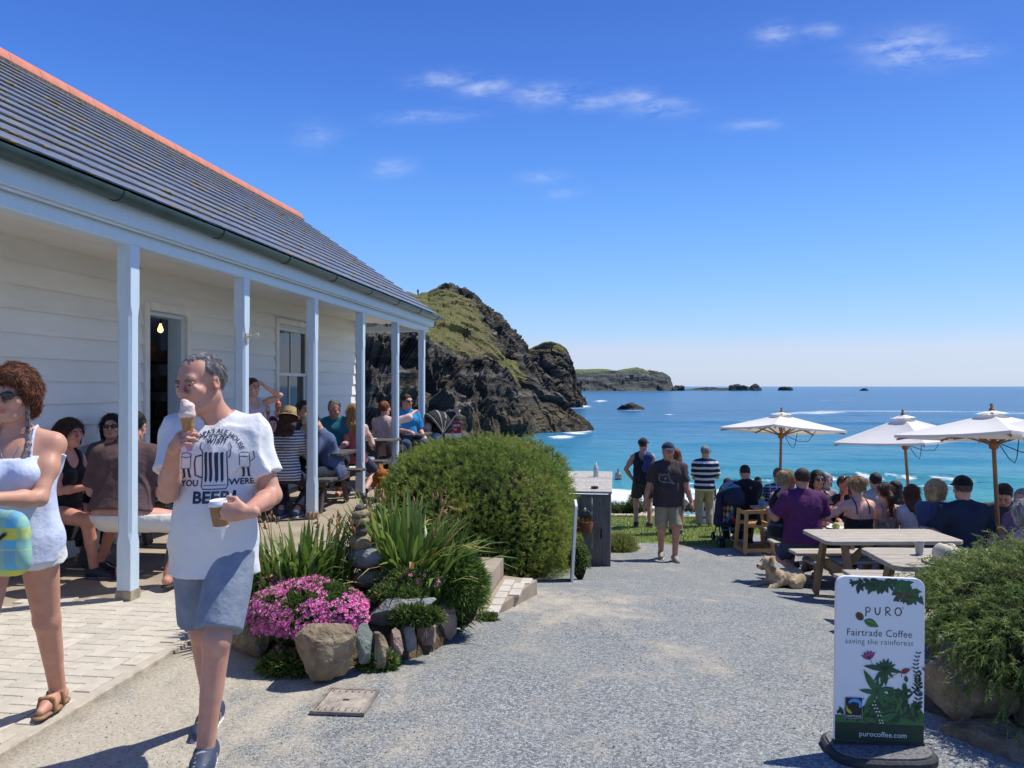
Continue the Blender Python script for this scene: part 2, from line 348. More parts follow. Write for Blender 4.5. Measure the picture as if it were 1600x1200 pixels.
# ---- loose chippings lying on the gravel in the foreground
def loose_stones():
    n = 16000
    y = 2.6 + 6.5 * RNG.random(n) ** 1.5; x = -2.5 + (RNG.random(n)) * (2.5 + .62 * y)
    keep = (RNG.random(n) < np.where(x < -1.4, .35, 1)) & ~((x < -1.0) & (y > 3.9)) & ~((x < -.55) & (y > 5.6)) & (x > -2.55)
    x, y = x[keep], y[keep]; n = len(x); z = gz(x, y)
    base = np.array([(1, 0, 0), (-.5, .8, 0), (-.5, -.8, 0), (.1, .1, .8), (.6, .7, .25)])
    fc = np.array([(0, 4, 3), (4, 1, 3), (1, 2, 3), (2, 0, 3), (0, 2, 4), (2, 1, 4)])
    a = RNG.random(n) * 6.28; s = .0025 + .0042 * RNG.random(n) ** 2
    c, sn = np.cos(a), np.sin(a)
    v = base[None] * s[:, None, None] * (.7 + .6 * RNG.random((n, 5, 1)))
    vx = v[..., 0] * c[:, None] - v[..., 1] * sn[:, None] + x[:, None]; vy = v[..., 0] * sn[:, None] + v[..., 1] * c[:, None] + y[:, None]
    vz = v[..., 2] + z[:, None] - .001
    f = (fc[None] + 5 * np.arange(n)[:, None, None]).reshape(-1, 3)
    m = leafmat('chippings', [(0, (.06, .065, .075)), (.4, (.22, .23, .25)), (.8, (.42, .42, .42)), (1, (.62, .58, .5))], .85, 0)
    o = mesh_np('loose_gravel', np.stack([vx, vy, vz], -1).reshape(-1, 3), f, m, False, attrs={'tint': np.repeat(RNG.random(n), 5)})
    tag(o, 'loose grey stone chippings scattered over the yard in front', 'gravel', kind='stuff')
loose_stones()

# ---- sea
SEA = -5.6
def make_sea():
    nr, na = 620, 300
    d = 36 * (40000 / 36) ** (np.linspace(0, 1, nr)); th = np.linspace(R(-62), R(62), na)
    D, T = np.meshgrid(d, th, indexing='ij')
    X = D * np.sin(T - PSI * .0); Y = D * np.cos(T)
    P3 = np.stack([X, Y, 0 * X], -1)
    near = np.clip(1.25 - D / 380, 0, 1)
    q = np.array([.35, 1, 1])
    ch = .20 * fbm(P3 * np.array([.10, .28, 1]), 4) * near + .09 * fbm(P3 * np.array([.35, .9, 1]) + 9, 3) * np.clip(1.3 - D / 140, 0, 1)
    wob = 4.0 * fbm(np.stack([X * .045, 0 * X, 0 * X], -1) + 3, 3)
    sw = 0 * D
    for dc, a, w in ((51.5, .30, 1.1), (63, .62, 1.5), (80, .42, 2.3), (101, .34, 3), (128, .28, 4), (160, .25, 5)):
        k = fbm(np.stack([X * .06 + dc, 0 * X, 0 * X], -1), 2)
        dd = Y - dc - wob - X * .05
        sw = sw + a * (.55 + .9 * k) * np.where(dd < 0, np.exp(-(dd / (w * .55)) ** 2), np.exp(-(dd / (w * 1.5)) ** 2))
    Z = SEA + ch + sw
    # foam: wash on the beach, lips of the breaking waves, rocks' feet, streaks further out
    n1 = fbm(P3 * np.array([.22, .5, 1]), 5); n2 = fbm(P3 * np.array([.9, 1.6, 1]) + 4, 3)
    foam = np.clip(1.2 - np.abs(Y - 50.5) / 6.5 + .8 * n1, 0, 1)
    foam = foam * (1 - .75 * np.clip((X - 7) / 8, 0, 1))
    dd = Y - 63 - wob - X * .05
    k63 = fbm(np.stack([X * .06 + 63, 0 * X, 0 * X], -1), 2)
    foam = np.maximum(foam, .95 * np.clip((k63 + .12) * 4, 0, 1) * np.exp(-((dd + .9) / .7) ** 2) * (.5 + n2))
    foam = np.maximum(foam, .8 * np.clip(n1 * 2.4 - .35, 0, 1) * np.exp(-((Y - 59.5) / 2.6) ** 2))
    st = fbm(np.stack([X * .012, Y * .06, 0 * X], -1) + 2, 4)
    foam = np.maximum(foam, np.clip((st - .30) * 3, 0, .45) * np.clip((D - 90) / 60, 0, 1) * np.clip((900 - D) / 400, 0, 1))
    for (u, v, hu, hv, a) in ((1275, 645, 62, 3.4, .85), (1205, 657, 95, 2.6, .55), (1340, 660, 80, 2.2, .5), (1420, 648, 70, 2, .35), (938, 627, 13, 2.4, .9), (1045, 648, 12, 1.6, .5), (955, 655, 20, 3, .35), (960, 684, 16, 3, .3), (905, 636, 24, 3.0, .9),
                              (878, 683, 26, 3.4, .95), (905, 676, 30, 3.2, .95), (992, 641, 34, 1.5, .6), (1045, 611, 60, .7, .4), (1150, 609.5, 60, .6, .4), (1000, 611, 90, .7, .5)):
        U = 800 + F * (X * RT[0] + Y * RT[1]) / (X * FW[0] + Y * FW[1]); V = 604 + F * (CAMZ - SEA) / (X * FW[0] + Y * FW[1])
        foam = np.maximum(foam, a * np.exp(-((U - u) / hu) ** 2 * 1.2 - ((V - v - (U - u) * -.02) / hv) ** 2) * (.75 + .9 * n1))
    deep = np.clip((Y - 44 + 10 * fbm(P3 * .02, 3)) / 170, 0, 1)
    I = np.arange(nr * na).reshape(nr, na)
    f = np.stack([I[:-1, :-1], I[:-1, 1:], I[1:, 1:], I[1:, :-1]], -1).reshape(-1, 4)[:, ::-1]
    m = bpy.data.materials.new('sea_water'); m.use_nodes = True; t = NT(m.node_tree); b = t.n['Principled BSDF']
    co = t.new('ShaderNodeTexCoord').outputs['Object']
    de = t.new('ShaderNodeAttribute', attribute_name='deep').outputs['Fac']
    fo = t.new('ShaderNodeAttribute', attribute_name='foam').outputs['Fac']
    pat = t.noise(t.mapping(co, (.011, .05, 1)), 1.0, 6, .6)
    c = t.ramp(de, [(0, (.10, .30, .27)), (.06, (.075, .30, .335)), (.2, (.05, .24, .345)), (.5, (.042, .188, .33)), (1, (.034, .148, .295))])
    c = t.mix(t.math('MULTIPLY', t.math('SUBTRACT', pat, .40), 2.2, clamp=True), c, t.mix(.38, c, (.006, .07, .20)))
    pat2 = t.noise(t.mapping(co, (.16, .75, 1)), 1.0, 5, .65); c = t.mix(t.math('MULTIPLY', t.math('SUBTRACT', pat2, .50), 3.0, clamp=True), c, t.mix(.35, c, (.004, .07, .17)))
    fn = t.noise(t.mapping(co, (.5, 1.1, 1)), 2.2, 6, .65)
    fm = t.math('MULTIPLY', t.math('SUBTRACT', t.math('ADD', fo, t.math('MULTIPLY', t.math('SUBTRACT', fn, .5), .75)), .34), 3.2, clamp=True)
    c = t.mix(fm, c, (.80, .83, .84))
    t.l.new(c, b.inputs['Base Color'])
    t.l.new(t.math('ADD', .16, t.math('MULTIPLY', fm, .6)), b.inputs['Roughness']); b.inputs['IOR'].default_value = 1.14; b.inputs['Specular IOR Level'].default_value = .06
    w1 = t.noise(t.mapping(co, (.45, 1.1, 1), (0, 0, .15)), 1.0, 8, .62); w2 = t.noise(t.mapping(co, (.06, .16, 1), (0, 0, -.1)), 1.0, 6, .65)
    t.l.new(t.bump(t.math('ADD', t.math('MULTIPLY', w1, .35), t.math('MULTIPLY', w2, 2.0)), 1.0, .9), b.inputs['Normal'])
    o = mesh_np('sea', np.stack([X, Y, Z], -1).reshape(-1, 3), f, m, True, attrs={'deep': deep.ravel(), 'foam': foam.ravel()})
    tag(o, kind='structure')
make_sea()

# ---- headlands
def cliffmat(name, rock_lo, rock_hi, g1, g2, lichen=.35, s=1.0):
    m = bpy.data.materials.new(name); m.use_nodes = True; t = NT(m.node_tree); b = t.n['Principled BSDF']
    co = t.new('ShaderNodeTexCoord').outputs['Object']
    st = t.noise(t.mapping(co, (.10 * s, .10 * s, .75 * s), (R(18), R(-38), 0)), 1.0, 8, .66, .4)
    n = t.noise(co, .9 * s, 8, .65); nb = t.noise(co, .11 * s, 4)
    rc = t.ramp(st, [(.32, tuple(c * .35 for c in rock_lo)), (.45, rock_lo), (.58, rock_hi), (.72, tuple(min(1, c * 2.3) for c in rock_hi))])
    rc = t.mix(t.math('MULTIPLY', t.math('SUBTRACT', n, .47), 3, clamp=True), rc, t.mix(.55, rc, (.105, .088, .062)))
    rc = t.mix(t.math('MULTIPLY', t.math('SUBTRACT', t.noise(co, .33 * s, 6, .7), .60), 7 * lichen, clamp=True), rc, (.19, .14, .05))
    # tide zone: barnacles and weed on the lowest rocks
    sp = t.new('ShaderNodeSeparateXYZ'); t.l.new(co, sp.inputs[0])
    tz = t.math('MULTIPLY', t.math('SUBTRACT', t.math('ADD', -2.6, t.math('MULTIPLY', n, 3.0)), sp.outputs[2]), .8, clamp=True)
    rc = t.mix(t.math('MULTIPLY', tz, .75), rc, t.ramp(n, [(.35, (.045, .037, .025)), (.6, (.17, .135, .08))]))
    gc = t.ramp(t.noise(co, .5 * s, 8, .7), [(.32, g1), (.52, g2), (.70, tuple(c * 1.25 for c in g2))])
    gc = t.mix(t.math('MULTIPLY', t.math('SUBTRACT', nb, .50), 5, clamp=True), gc, (.175, .145, .07))
    ga = t.new('ShaderNodeAttribute', attribute_name='grass').outputs['Fac']
    geo = t.new('ShaderNodeNewGeometry'); sn = t.new('ShaderNodeSeparateXYZ'); t.l.new(geo.outputs['Normal'], sn.inputs[0])
    gf = t.math('MULTIPLY', t.math('SUBTRACT', t.math('ADD', ga, t.math('ADD', t.math('MULTIPLY', t.math('SUBTRACT', n, .5), 1.1), t.math('MULTIPLY', t.math('SUBTRACT', sn.outputs[2], .45), .5))), .52), 5, clamp=True)
    t.l.new(t.mix(gf, rc, gc), b.inputs['Base Color']); b.inputs['Roughness'].default_value = .92; b.inputs['Specular IOR Level'].default_value = .2
    h = t.math('ADD', t.math('MULTIPLY', st, 1.0), t.math('MULTIPLY', n, .6))
    t.l.new(t.bump(h, 1.0, 1.1 / s), b.inputs['Normal'])
    return m
def headland(name, cols, NU, NV, amp, ns, m, shear=.6, kind='structure', gully=1.0):
    """cols: (u, [(point, grass weight) ...]) control columns of world points from the foot over the crest to the back"""
    us = np.array([c[0] for c in cols], float); K = len(cols[0][1])
    pts = np.array([[p for p, g in c[1]] for c in cols]); gr = np.array([[g for p, g in c[1]] for c in cols])
    uu = np.linspace(us[0], us[-1], NU); A = np.zeros((NU, K, 3)); G = np.zeros((NU, K))
    for k in range(K):
        for j in range(3): A[:, k, j] = np.interp(uu, us, pts[:, k, j])
        G[:, k] = np.interp(uu, us, gr[:, k])
    L = np.linalg.norm(np.diff(A[:, :-1], axis=1), axis=2).mean(0); L = np.append(L, L.mean() * .5); cum = np.concatenate([[0], np.cumsum(L)]); cum /= cum[-1]
    tt = np.linspace(0, 1, NV); B = np.zeros((NU, NV, 3)); GG = np.zeros((NU, NV))
    for i in range(NU):
        for j in range(3): B[i, :, j] = np.interp(tt, cum, A[i, :, j])
        GG[i] = np.interp(tt, cum, G[i])
    for _ in range(3):
        B[:, 1:-1] = .5 * B[:, 1:-1] + .25 * (B[:, :-2] + B[:, 2:]); B[1:-1] = .5 * B[1:-1] + .25 * (B[:-2] + B[2:]); GG[:, 1:-1] = .5 * GG[:, 1:-1] + .25 * (GG[:, :-2] + GG[:, 2:])
    du = np.gradient(B, axis=0); dv = np.gradient(B, axis=1); N = np.cross(du, dv); N /= np.linalg.norm(N, axis=2, keepdims=True) + 1e-9
    N = np.where((N * np.array([0, -1, .35])).sum(-1, keepdims=True) < 0, -N, N)
    Q = B.copy(); Q[..., 0] += shear * B[..., 2]           # strata lean
    q = Q / ns
    big = fbm(q * np.array([1, 1, .45]), 3, True) * .8
    med = fbm(q * np.array([2.6, 2.6, .9]) + 7, 4, True)
    fin = fbm(q * np.array([7, 7, 4]) + 3, 3)
    rock = 1 - .80 * np.clip(GG * 1.3, 0, 1)
    crk = np.clip(fbm(q * np.array([1.5, 1.5, .32]) + 21, 3, True) - .34, 0, 1)
    Rs = rotm(ry=R(38), rx=R(15)); qs = (B @ Rs) / ns
    bl = blocks(qs * np.array([2.2, 2.2, 1.1]) + .3 * vnoise(q * 2)[..., None], 5) * .75 + blocks(qs * np.array([6.5, 6, 2.6]) + 3, 9) * .36 + blocks(qs * np.array([17, 16, 7]), 3) * .15
    disp = amp * (big * .50 * gully + med * .12 + fin * .10 + bl * .78 - 1.5 * crk) * rock + amp * .035 * bl * (1 - rock) + amp * .07 * fbm(q * 2, 3) * (1 - rock)
    disp[:, -1] = 0
    if name == 'headland': disp = disp * (1 - .7 * np.clip((uu - 775) / 55, 0, 1))[:, None]
    B = B + N * disp[..., None]
    GG = GG + .38 * fbm(q * 1.3 + 1, 4)
    I = np.arange(NU * NV).reshape(NU, NV); f = np.stack([I[:-1, :-1], I[1:, :-1], I[1:, 1:], I[:-1, 1:]], -1).reshape(-1, 4)
    o = mesh_np(name, B.reshape(-1, 3), f, m, False, attrs={'grass': np.clip(GG, 0, 1.2).ravel()})
    return tag(o, kind=kind)
def cols1():
    out = []
    for (u, cv_, cd, ev, ed, fd, gs, gc) in ((470, 450, 200, 500, 112, 72, 1, 1), (560, 452, 200, 503, 112, 82, 1, 1), (610, 455, 203, 508, 113, 88, 1, 1), (640, 458, 205, 517, 115, 92, 1, 1), (668, 459, 206, 532, 118, 96, 1, .8), (683, 450, 206, 540, 119, 98, 1, .5),
                                             (696, 446, 205, 546, 120, 99, 1, .35), (712, 450, 203, 554, 121, 101, 1, .35), (735, 463, 198, 563, 123, 104, .95, .3), (752, 478, 190, 572, 124, 106, 1, .25), (768, 500, 181, 579, 125, 108, 1, .1), (780, 523, 174, 585, 126, 110, .95, .0),
                                             (790, 540, 168, 590, 126, 111, .9, .0), (806, 557, 160, 600, 127, 113, .8, .1), (818, 574, 151, 610, 127, 116, .5, .1), (830, 594, 143, 613, 127, 118, .1, -.1), (844, 616, 137, 632, 126, 120, -.2, -.2), (864, 629, 132, 640, 126, 121, -.3, -.3),
                                             (884, 648, 129, 655, 126, 122.5, -.3, -.3), (902, 660, 127, 664, 125.5, 123.5, -.3, -.3), (917, 675, 125.5, 676, 125, 124.2, -.3, -.3)):
        foot = P(u, 604, fd); foot[2] = SEA - .8; E = P(u, ev, ed); Cr = P(u, cv_, cd)
        low = foot + np.array([0, 1.2, 2.2]); mid = foot * .42 + E * .58 + np.array([0, -2.2, 1.0]) * (1 if u < 840 else .2)
        s1 = E * .66 + Cr * .34; s2 = E * .3 + Cr * .7; s1[2] += .6; s2[2] += .5
        if u > 735 and u < 800: s2[2] -= 1.2
        back = Cr + np.array([2, 25, -6.]); end = Cr + np.array([4, 70, 0]); end[2] = SEA - 1
        gs2 = gs if u < 700 else gs * max(0, (790 - u) / 90) - .1
        out.append((u, [(foot, -.4), (low, -.4), (mid, -.25), (E, .62 * gs), (s1, gs + .2), (s2, gs2 + .25), (Cr, gc + .1), (back, gc), (end, 0)]))
    return out
rk = cliffmat('cliff_rock', (.052, .046, .040), (.130, .113, .092), (.080, .090, .024), (.155, .15, .05))
headland('headland', cols1(), 460, 280, 5.2, 15, rk)
def cols2(sky_, d, fd, g, thick=40, low=2.0):
    out = []
    for (u, v, w) in sky_:
        foot = P(u, 604, fd); foot[2] = SEA - .8; Cr = P(u, v, d); lo = foot + np.array([0, .6, low])
        t = foot * .38 + Cr * .62; t = t + np.array([0, -(d - fd) * .22, 0]); e = foot * .12 + Cr * .88 + np.array([0, -(d - fd) * .05, 0])
        back = Cr + np.array([0, thick * .5, -.12 * abs(Cr[2])]); end = Cr + np.array([0, thick * 1.3, 0]); end[2] = SEA - 1
        out.append((u, [(foot, -.4), (lo, -.4), (t, -.2), (e, g * .55 * w), (Cr, g * w), (back, g * w), (end, 0)]))
    return out
rk2 = cliffmat('stack_rock', (.05, .043, .034), (.12, .10, .075), (.085, .09, .028), (.17, .15, .05), lichen=1.0, s=.7)
headland('rocky_point', cols2(((800, 566, .6), (815, 553, .7), (830, 546, .7), (845, 541, .6), (853, 537.5, .7), (861, 537, .7), (869, 540, .65), (877, 545, .6), (883, 553, .4), (887, 572, .1), (889, 592, 0), (894, 612, -.3), (902, 626, -.3), (910, 634.5, -.3)), 286, 268, .95), 220, 150, 4.2, 22, rk2)
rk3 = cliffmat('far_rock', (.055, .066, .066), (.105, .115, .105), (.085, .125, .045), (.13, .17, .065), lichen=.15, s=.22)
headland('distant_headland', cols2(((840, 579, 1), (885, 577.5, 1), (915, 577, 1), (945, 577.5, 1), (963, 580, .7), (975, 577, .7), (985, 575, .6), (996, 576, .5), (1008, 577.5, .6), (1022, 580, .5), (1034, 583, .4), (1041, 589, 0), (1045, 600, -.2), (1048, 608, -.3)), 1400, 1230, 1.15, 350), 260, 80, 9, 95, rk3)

_ico = {}
def ico(n):
    if n not in _ico:
        bm = bmesh.new(); bmesh.ops.create_icosphere(bm, subdivisions=n, radius=1)
        _ico[n] = (np.array([v.co[:] for v in bm.verts]), np.array([[v.index for v in f.verts] for f in bm.faces])); bm.free()
    return _ico[n]
def rockmesh(name, size, seed, m, sub=4, planes=9, amp=.10, smooth=False, fs=2.2, grass=False, boxy=1.):
    """a broken stone: a ball flattened by random planes, then roughened"""
    rg = np.random.default_rng(seed); v, f = ico(sub); v = np.sign(v) * np.abs(v) ** boxy; v = v / np.linalg.norm(v, axis=1).max() * 1.25 if boxy != 1 else v.copy()
    for _ in range(planes):
        n = rg.normal(size=3); n[2] *= .8; n /= np.linalg.norm(n); h = rg.uniform(.55, .88)
        dd = v @ n - h; v = v - np.where(dd > 0, dd, 0)[:, None] * n * .92
    v = v * np.array(size) * .5 * 1.18
    nn = v / (np.linalg.norm(v, axis=1, keepdims=True) + 1e-9); s = max(size)
    v = v + nn * (amp * s * .5 * fbm(v / s * fs + seed * 3.1, 4) + amp * s * .16 * fbm(v / s * 9 + seed, 3, True))[:, None]
    return mesh_np(name, v, f, m, smooth, link=False, attrs={'grass': np.full(len(v), -.5)} if grass else None)
# islets standing out of the sea
for k, (u0, u1, vt, d, lab) in enumerate(((970, 1012, 634.5, 243, 'low dark islet breaking the surface in the middle of the bay'),
        (1044, 1072, 603.5, 1330, 'low skerry just off the tip of the distant headland'), (1080, 1140, 606, 1350, 'long flat reef between the distant headland and the twin stacks'),
        (1136, 1170, 601.5, 1340, 'broad dark sea stack, wider of the twin stacks on the horizon'), (1166, 1191, 600.5, 1345, 'pointed dark sea stack, taller of the twin stacks on the horizon'),
        (1217, 1237, 603.5, 1380, 'small rounded islet alone beyond the twin sea stacks'), (1345, 1357, 607.5, 1300, 'tiny flat rock furthest out to the right under the horizon'))):
    w = (u1 - u0) / F * d; zt = P(0, vt, d)[2]; c = P((u0 + u1) / 2, 604, d); c[2] = SEA - .3
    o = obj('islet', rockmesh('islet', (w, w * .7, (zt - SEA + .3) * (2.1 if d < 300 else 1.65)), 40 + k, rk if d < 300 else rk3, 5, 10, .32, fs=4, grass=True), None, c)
    tag(o, lab, 'sea rock', 'rocks standing in the sea')
# ================================================================ THE CAFE BUILDING
white = mat('white_boards', (.85, .83, .78), .55, .05, 2.2, .08, 60, spec=.35, stretch=(1, .6, 1.5), col2=(.78, .76, .70), objvar=.08)
cream = mat('cream_trim', (.80, .77, .70), .55, .05, 6, .1, 70)
blue = mat('pale_blue_paint', (.60, .72, .80), .42, .05, 7, .10, 45, stretch=(3, 3, .6), col2=(.55, .67, .76))
slate = mat('slate_tile', (.195, .212, .245), .36, .3, 9, .2, 70, spec=.8, col2=(.125, .138, .165), objvar=.25)
lichen = mat('lichen_edge', (.115, .12, .128), .7, .3, 22, .4, 90, col2=(.20, .125, .03))
gutm = mat('green_gutter', (.035, .075, .07), .38, .12, 6, .05, 60)
terra = mat('ridge_terracotta', (.62, .20, .115), .7, .12, 6, .2, 60, col2=(.48, .15, .09))
conc = mat('terrace_concrete', (.40, .33, .245), .85, .2, 2.2, .2, 90, col2=(.27, .215, .155))
glass = mat('window_glass', (.02, .024, .028), .04, .05, 3, spec=.9, rv=.02)
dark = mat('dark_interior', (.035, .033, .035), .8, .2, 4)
WX, PX = -5.05, -3.64
B = thing('cafe_building', 'white weatherboarded cafe with slate roof and blue-posted verandah', 'building', (WX, 2, 0))
def bo(o): o.location = Vector(o.location) - Vector((WX, 2, 0)); return o     # parts are written in world coordinates
def bb(mb, name, m, par=None, **k):
    o = mb.build(name, m, par or B, **k)
    if par is None or par is B: bo(o)
    return o
YW0, YW1 = 1.6, 14.95
DY0, DY1, DZ = 7.97, 8.72, 2.43         # door opening
WY0, WY1, WZ0, WZ1 = 11.3, 12.62, .98, 2.55   # window opening
# weatherboards, one by one, feather-edged
bh = .205
nb = 14
def board(y0, y1, z0, z1, k):
    mb = MB(); g = .004
    mb.add([(WX, y0, z0), (WX, y1, z0), (WX, y1, z1), (WX, y0, z1), (WX + .036, y0, z0 - .016), (WX + .036, y1, z0 - .016), (WX + .006, y1, z1), (WX + .006, y0, z1)],
           [(0, 3, 2, 1), (4, 5, 6, 7), (0, 1, 5, 4), (3, 7, 6, 2), (0, 4, 7, 3), (1, 2, 6, 5)])
    return bb(mb, 'weatherboard', white)
wall = MB()
wall.box((WX - .06, (YW0 + DY0) / 2, 1.45), (.11, DY0 - YW0, 2.9)); wall.box((WX - .06, (DY1 + WY0) / 2, 1.45), (.11, WY0 - DY1, 2.9))
wall.box((WX - .06, (WY1 + YW1) / 2, 1.45), (.11, YW1 - WY1, 2.9)); wall.box((WX - .06, (DY0 + DY1) / 2, (DZ + 2.9) / 2), (.11, DY1 - DY0, 2.9 - DZ))
wall.box((WX - .06, (WY0 + WY1) / 2, WZ0 / 2), (.11, WY1 - WY0, WZ0)); wall.box((WX - .06, (WY0 + WY1) / 2, (WZ1 + 2.9) / 2), (.11, WY1 - WY0, 2.9 - WZ1))
wall.box(((WX - .115 - 7.75) / 2, YW1 - .06, 1.45), (7.75 + WX - .115, .11, 2.9)); wall.box((-7.8, (YW0 + YW1) / 2, 1.45), (.11, YW1 - YW0, 2.9)); wall.box(((WX - .115 - 7.74) / 2, YW0 + .06, 1.45), (7.74 + WX - .115, .11, 2.9))
wall.prism([(WX - .12, 2.9), (-6.4, 3.85), (-7.7, 2.9)], YW1 - .11, YW1 - .01)
bb(wall, 'wall', white)
for k in range(nb):
    z0 = .02 + k * bh; z1 = z0 + bh + .012
    segs = [(YW0, DY0 - .09), (DY1 + .09, WY0 - .09), (WY1 + .09, YW1 - .07)]
    if z0 + .06 >= DZ + .09: segs = [(YW0, WY0 - .09), (WY1 + .09, YW1 - .07)]
    if z0 + bh <= WZ0 - .05: segs = [s for s in segs]; segs[-2:] = [(segs[-2][0], YW1 - .07)] if segs[-1][0] > WY1 else segs[-2:]
    if z0 + .05 >= WZ1: segs = [(YW0, YW1 - .07)]
    for a, b_ in segs: board(a, b_, z0, min(z1, 2.88), k)
for k in range(nb):     # end wall boards
    z0 = .02 + k * bh
    mb = MB(); mb.add([(WX - .03, YW1 + .0, z0), (-7.8, YW1, z0), (-7.8, YW1, z0 + bh + .012), (WX - .03, YW1, z0 + bh + .012), (WX - .03, YW1 + .026, z0 - .012), (-7.8, YW1 + .026, z0 - .012), (-7.8, YW1 + .008, z0 + bh + .012), (WX - .03, YW1 + .008, z0 + bh + .012)],
                      [(0, 1, 2, 3), (4, 7, 6, 5), (0, 4, 5, 1), (3, 2, 6, 7), (0, 3, 7, 4), (1, 5, 6, 2)]); bb(mb, 'weatherboard', white)
mb = MB(); mb.box((WX + .012, YW1 - .034, 1.46), (.05, .065, 2.84)); mb.box((WX - .012, YW1 + .018, 1.46), (.04, .036, 2.84)); bb(mb, 'corner_board', white)
# door case, open door leaf, dark shop behind
mb = MB(); mb.box((WX + .022, DY0 - .045, DZ / 2 + .04), (.06, .085, DZ + .08)); mb.box((WX + .022, DY1 + .045, DZ / 2 + .04), (.06, .085, DZ + .08)); mb.box((WX + .025, (DY0 + DY1) / 2, DZ + .045), (.066, DY1 - DY0, .085))
bb(mb, 'door_frame', cream)
mb = MB(); mb.box((WX - .09, DY1 - .018, DZ / 2), (.17, .035, DZ - .01)); mb.box((WX - .09, DY0 + .016, DZ / 2), (.17, .03, DZ - .01)); mb.box((WX - .09, (DY0 + DY1) / 2, DZ - .025), (.168, DY1 - DY0 - .07, .04)); bb(mb, 'door_lining', blue)
mb = MB(); mb.bar((WX - .15, DY1 + .0, 1.18), (WX - .36, DY1 + .62, 1.18), .04, 2.3); door = bb(mb, 'door', blue)
mb = MB(); mb.lathe([(.0, 0), (.012, .002), (.012, .03), (.026, .035), (.028, .05), (.015, .062), (0, .063)], n=10, Rm=rotm(rx=R(90))); mb.build('handle', mat('brass', (.5, .42, .3), .3, metal=.9), door, smooth=True, loc=(WX - .39, DY1 + .55, 1.02))
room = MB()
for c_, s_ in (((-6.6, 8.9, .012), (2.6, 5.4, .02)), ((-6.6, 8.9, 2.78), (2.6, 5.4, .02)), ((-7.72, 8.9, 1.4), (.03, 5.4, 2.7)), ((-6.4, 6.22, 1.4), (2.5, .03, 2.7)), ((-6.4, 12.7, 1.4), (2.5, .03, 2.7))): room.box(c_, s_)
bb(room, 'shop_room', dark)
shop = MB()
for k in range(5): shop.box((-6.0, 10.1, .4 + .38 * k), (.9, .3, .03))
for x in (-6.44, -5.56): shop.box((x, 10.1, 1.1), (.03, .3, 2.1))
rack = bb(shop, 'shop_rack', mat('rack_wood', (.09, .07, .055), .7))
for k in range(5):
    for j in range(4):
        g = MB(); hgt = random.uniform(.14, .27); g.box((0, 0, hgt / 2), (random.uniform(.12, .19), .12, hgt)); g.box((0, -.062, hgt * .6), (.08, .006, hgt * .4))
        o = g.build('packet', mat('packet_%d' % ((k * 3 + j) % 5), [(.32, .3, .28), (.15, .17, .2), (.3, .22, .2), (.2, .2, .26), (.26, .27, .22)][(k * 3 + j) % 5], .6), rack, loc=(-6.33 + .21 * j, 10.06, .42 + .38 * k))
mb = MB(); mb.tube([(0, 0, .43), (0, 0, .08)], .006, 6); lamp = thing('pendant_lamp', 'small bare bulb glowing inside the dark shop doorway', 'lamp', (-6.05, 9.88, 2.34)); mb.build('flex', flat('black_flex', (.02, .02, .02)), lamp)
mb = MB(); mb.lathe([(0, 0), (.028, .012), (.036, .04), (.026, .075), (.014, .10), (.014, .12), (0, .12)], n=12); mb.build('bulb', flat('warm_bulb', (1, .50, .12), emit=5), lamp, True, loc=(0, 0, -.02))
# sash window
win = thing('window', None, None, (WX, (WY0 + WY1) / 2, 0)); del_ = None
win.parent = B; win.location = Vector((WX, (WY0 + WY1) / 2, 0)) - Vector((WX, 2, 0))
ww = WY1 - WY0
mb = MB()
mb.box((.022, -ww / 2 - .045, (WZ0 + WZ1) / 2), (.06, .085, WZ1 - WZ0 + .16)); mb.box((.022, ww / 2 + .045, (WZ0 + WZ1) / 2), (.06, .085, WZ1 - WZ0 + .16)); mb.box((.024, 0, WZ1 + .04), (.062, ww, .08)); mb.build('window_frame', cream, win)
mb = MB(); mb.box((.03, 0, WZ0 - .03), (.13, ww + .12, .05)); mb.build('sill', blue, win)
mb = MB(); mb.box((-.08, -ww / 2 + .02, (WZ0 + WZ1) / 2), (.14, .04, WZ1 - WZ0)); mb.box((-.08, ww / 2 - .02, (WZ0 + WZ1) / 2), (.14, .04, WZ1 - WZ0)); mb.box((-.08, 0, WZ1 - .02), (.138, ww - .08, .04)); mb.build('reveal', blue, win)
zm = (WZ0 + WZ1) / 2 + .02
for (x, z0, z1) in ((-.055, zm - .02, WZ1 - .04), (-.085, WZ0, zm + .02)):
    mb = MB(); w2 = ww - .08
    mb.box((x, -w2 / 2 + .025, (z0 + z1) / 2), (.035, .05, z1 - z0)); mb.box((x, w2 / 2 - .025, (z0 + z1) / 2), (.035, .05, z1 - z0)); mb.box((x, 0, z1 - .022), (.034, w2 - .1, .044)); mb.box((x, 0, z0 + .022), (.034, w2 - .1, .044)); mb.box((x, 0, (z0 + z1) / 2), (.03, .022, z1 - z0 - .09))
    mb.build('sash', white, win)
    for s in (-1, 1):
        mb = MB(); mb.box((x - .004, s * (w2 / 4 - .011), (z0 + z1) / 2), (.006, w2 / 2 - .064, z1 - z0 - .09)); mb.build('pane', glass, win)
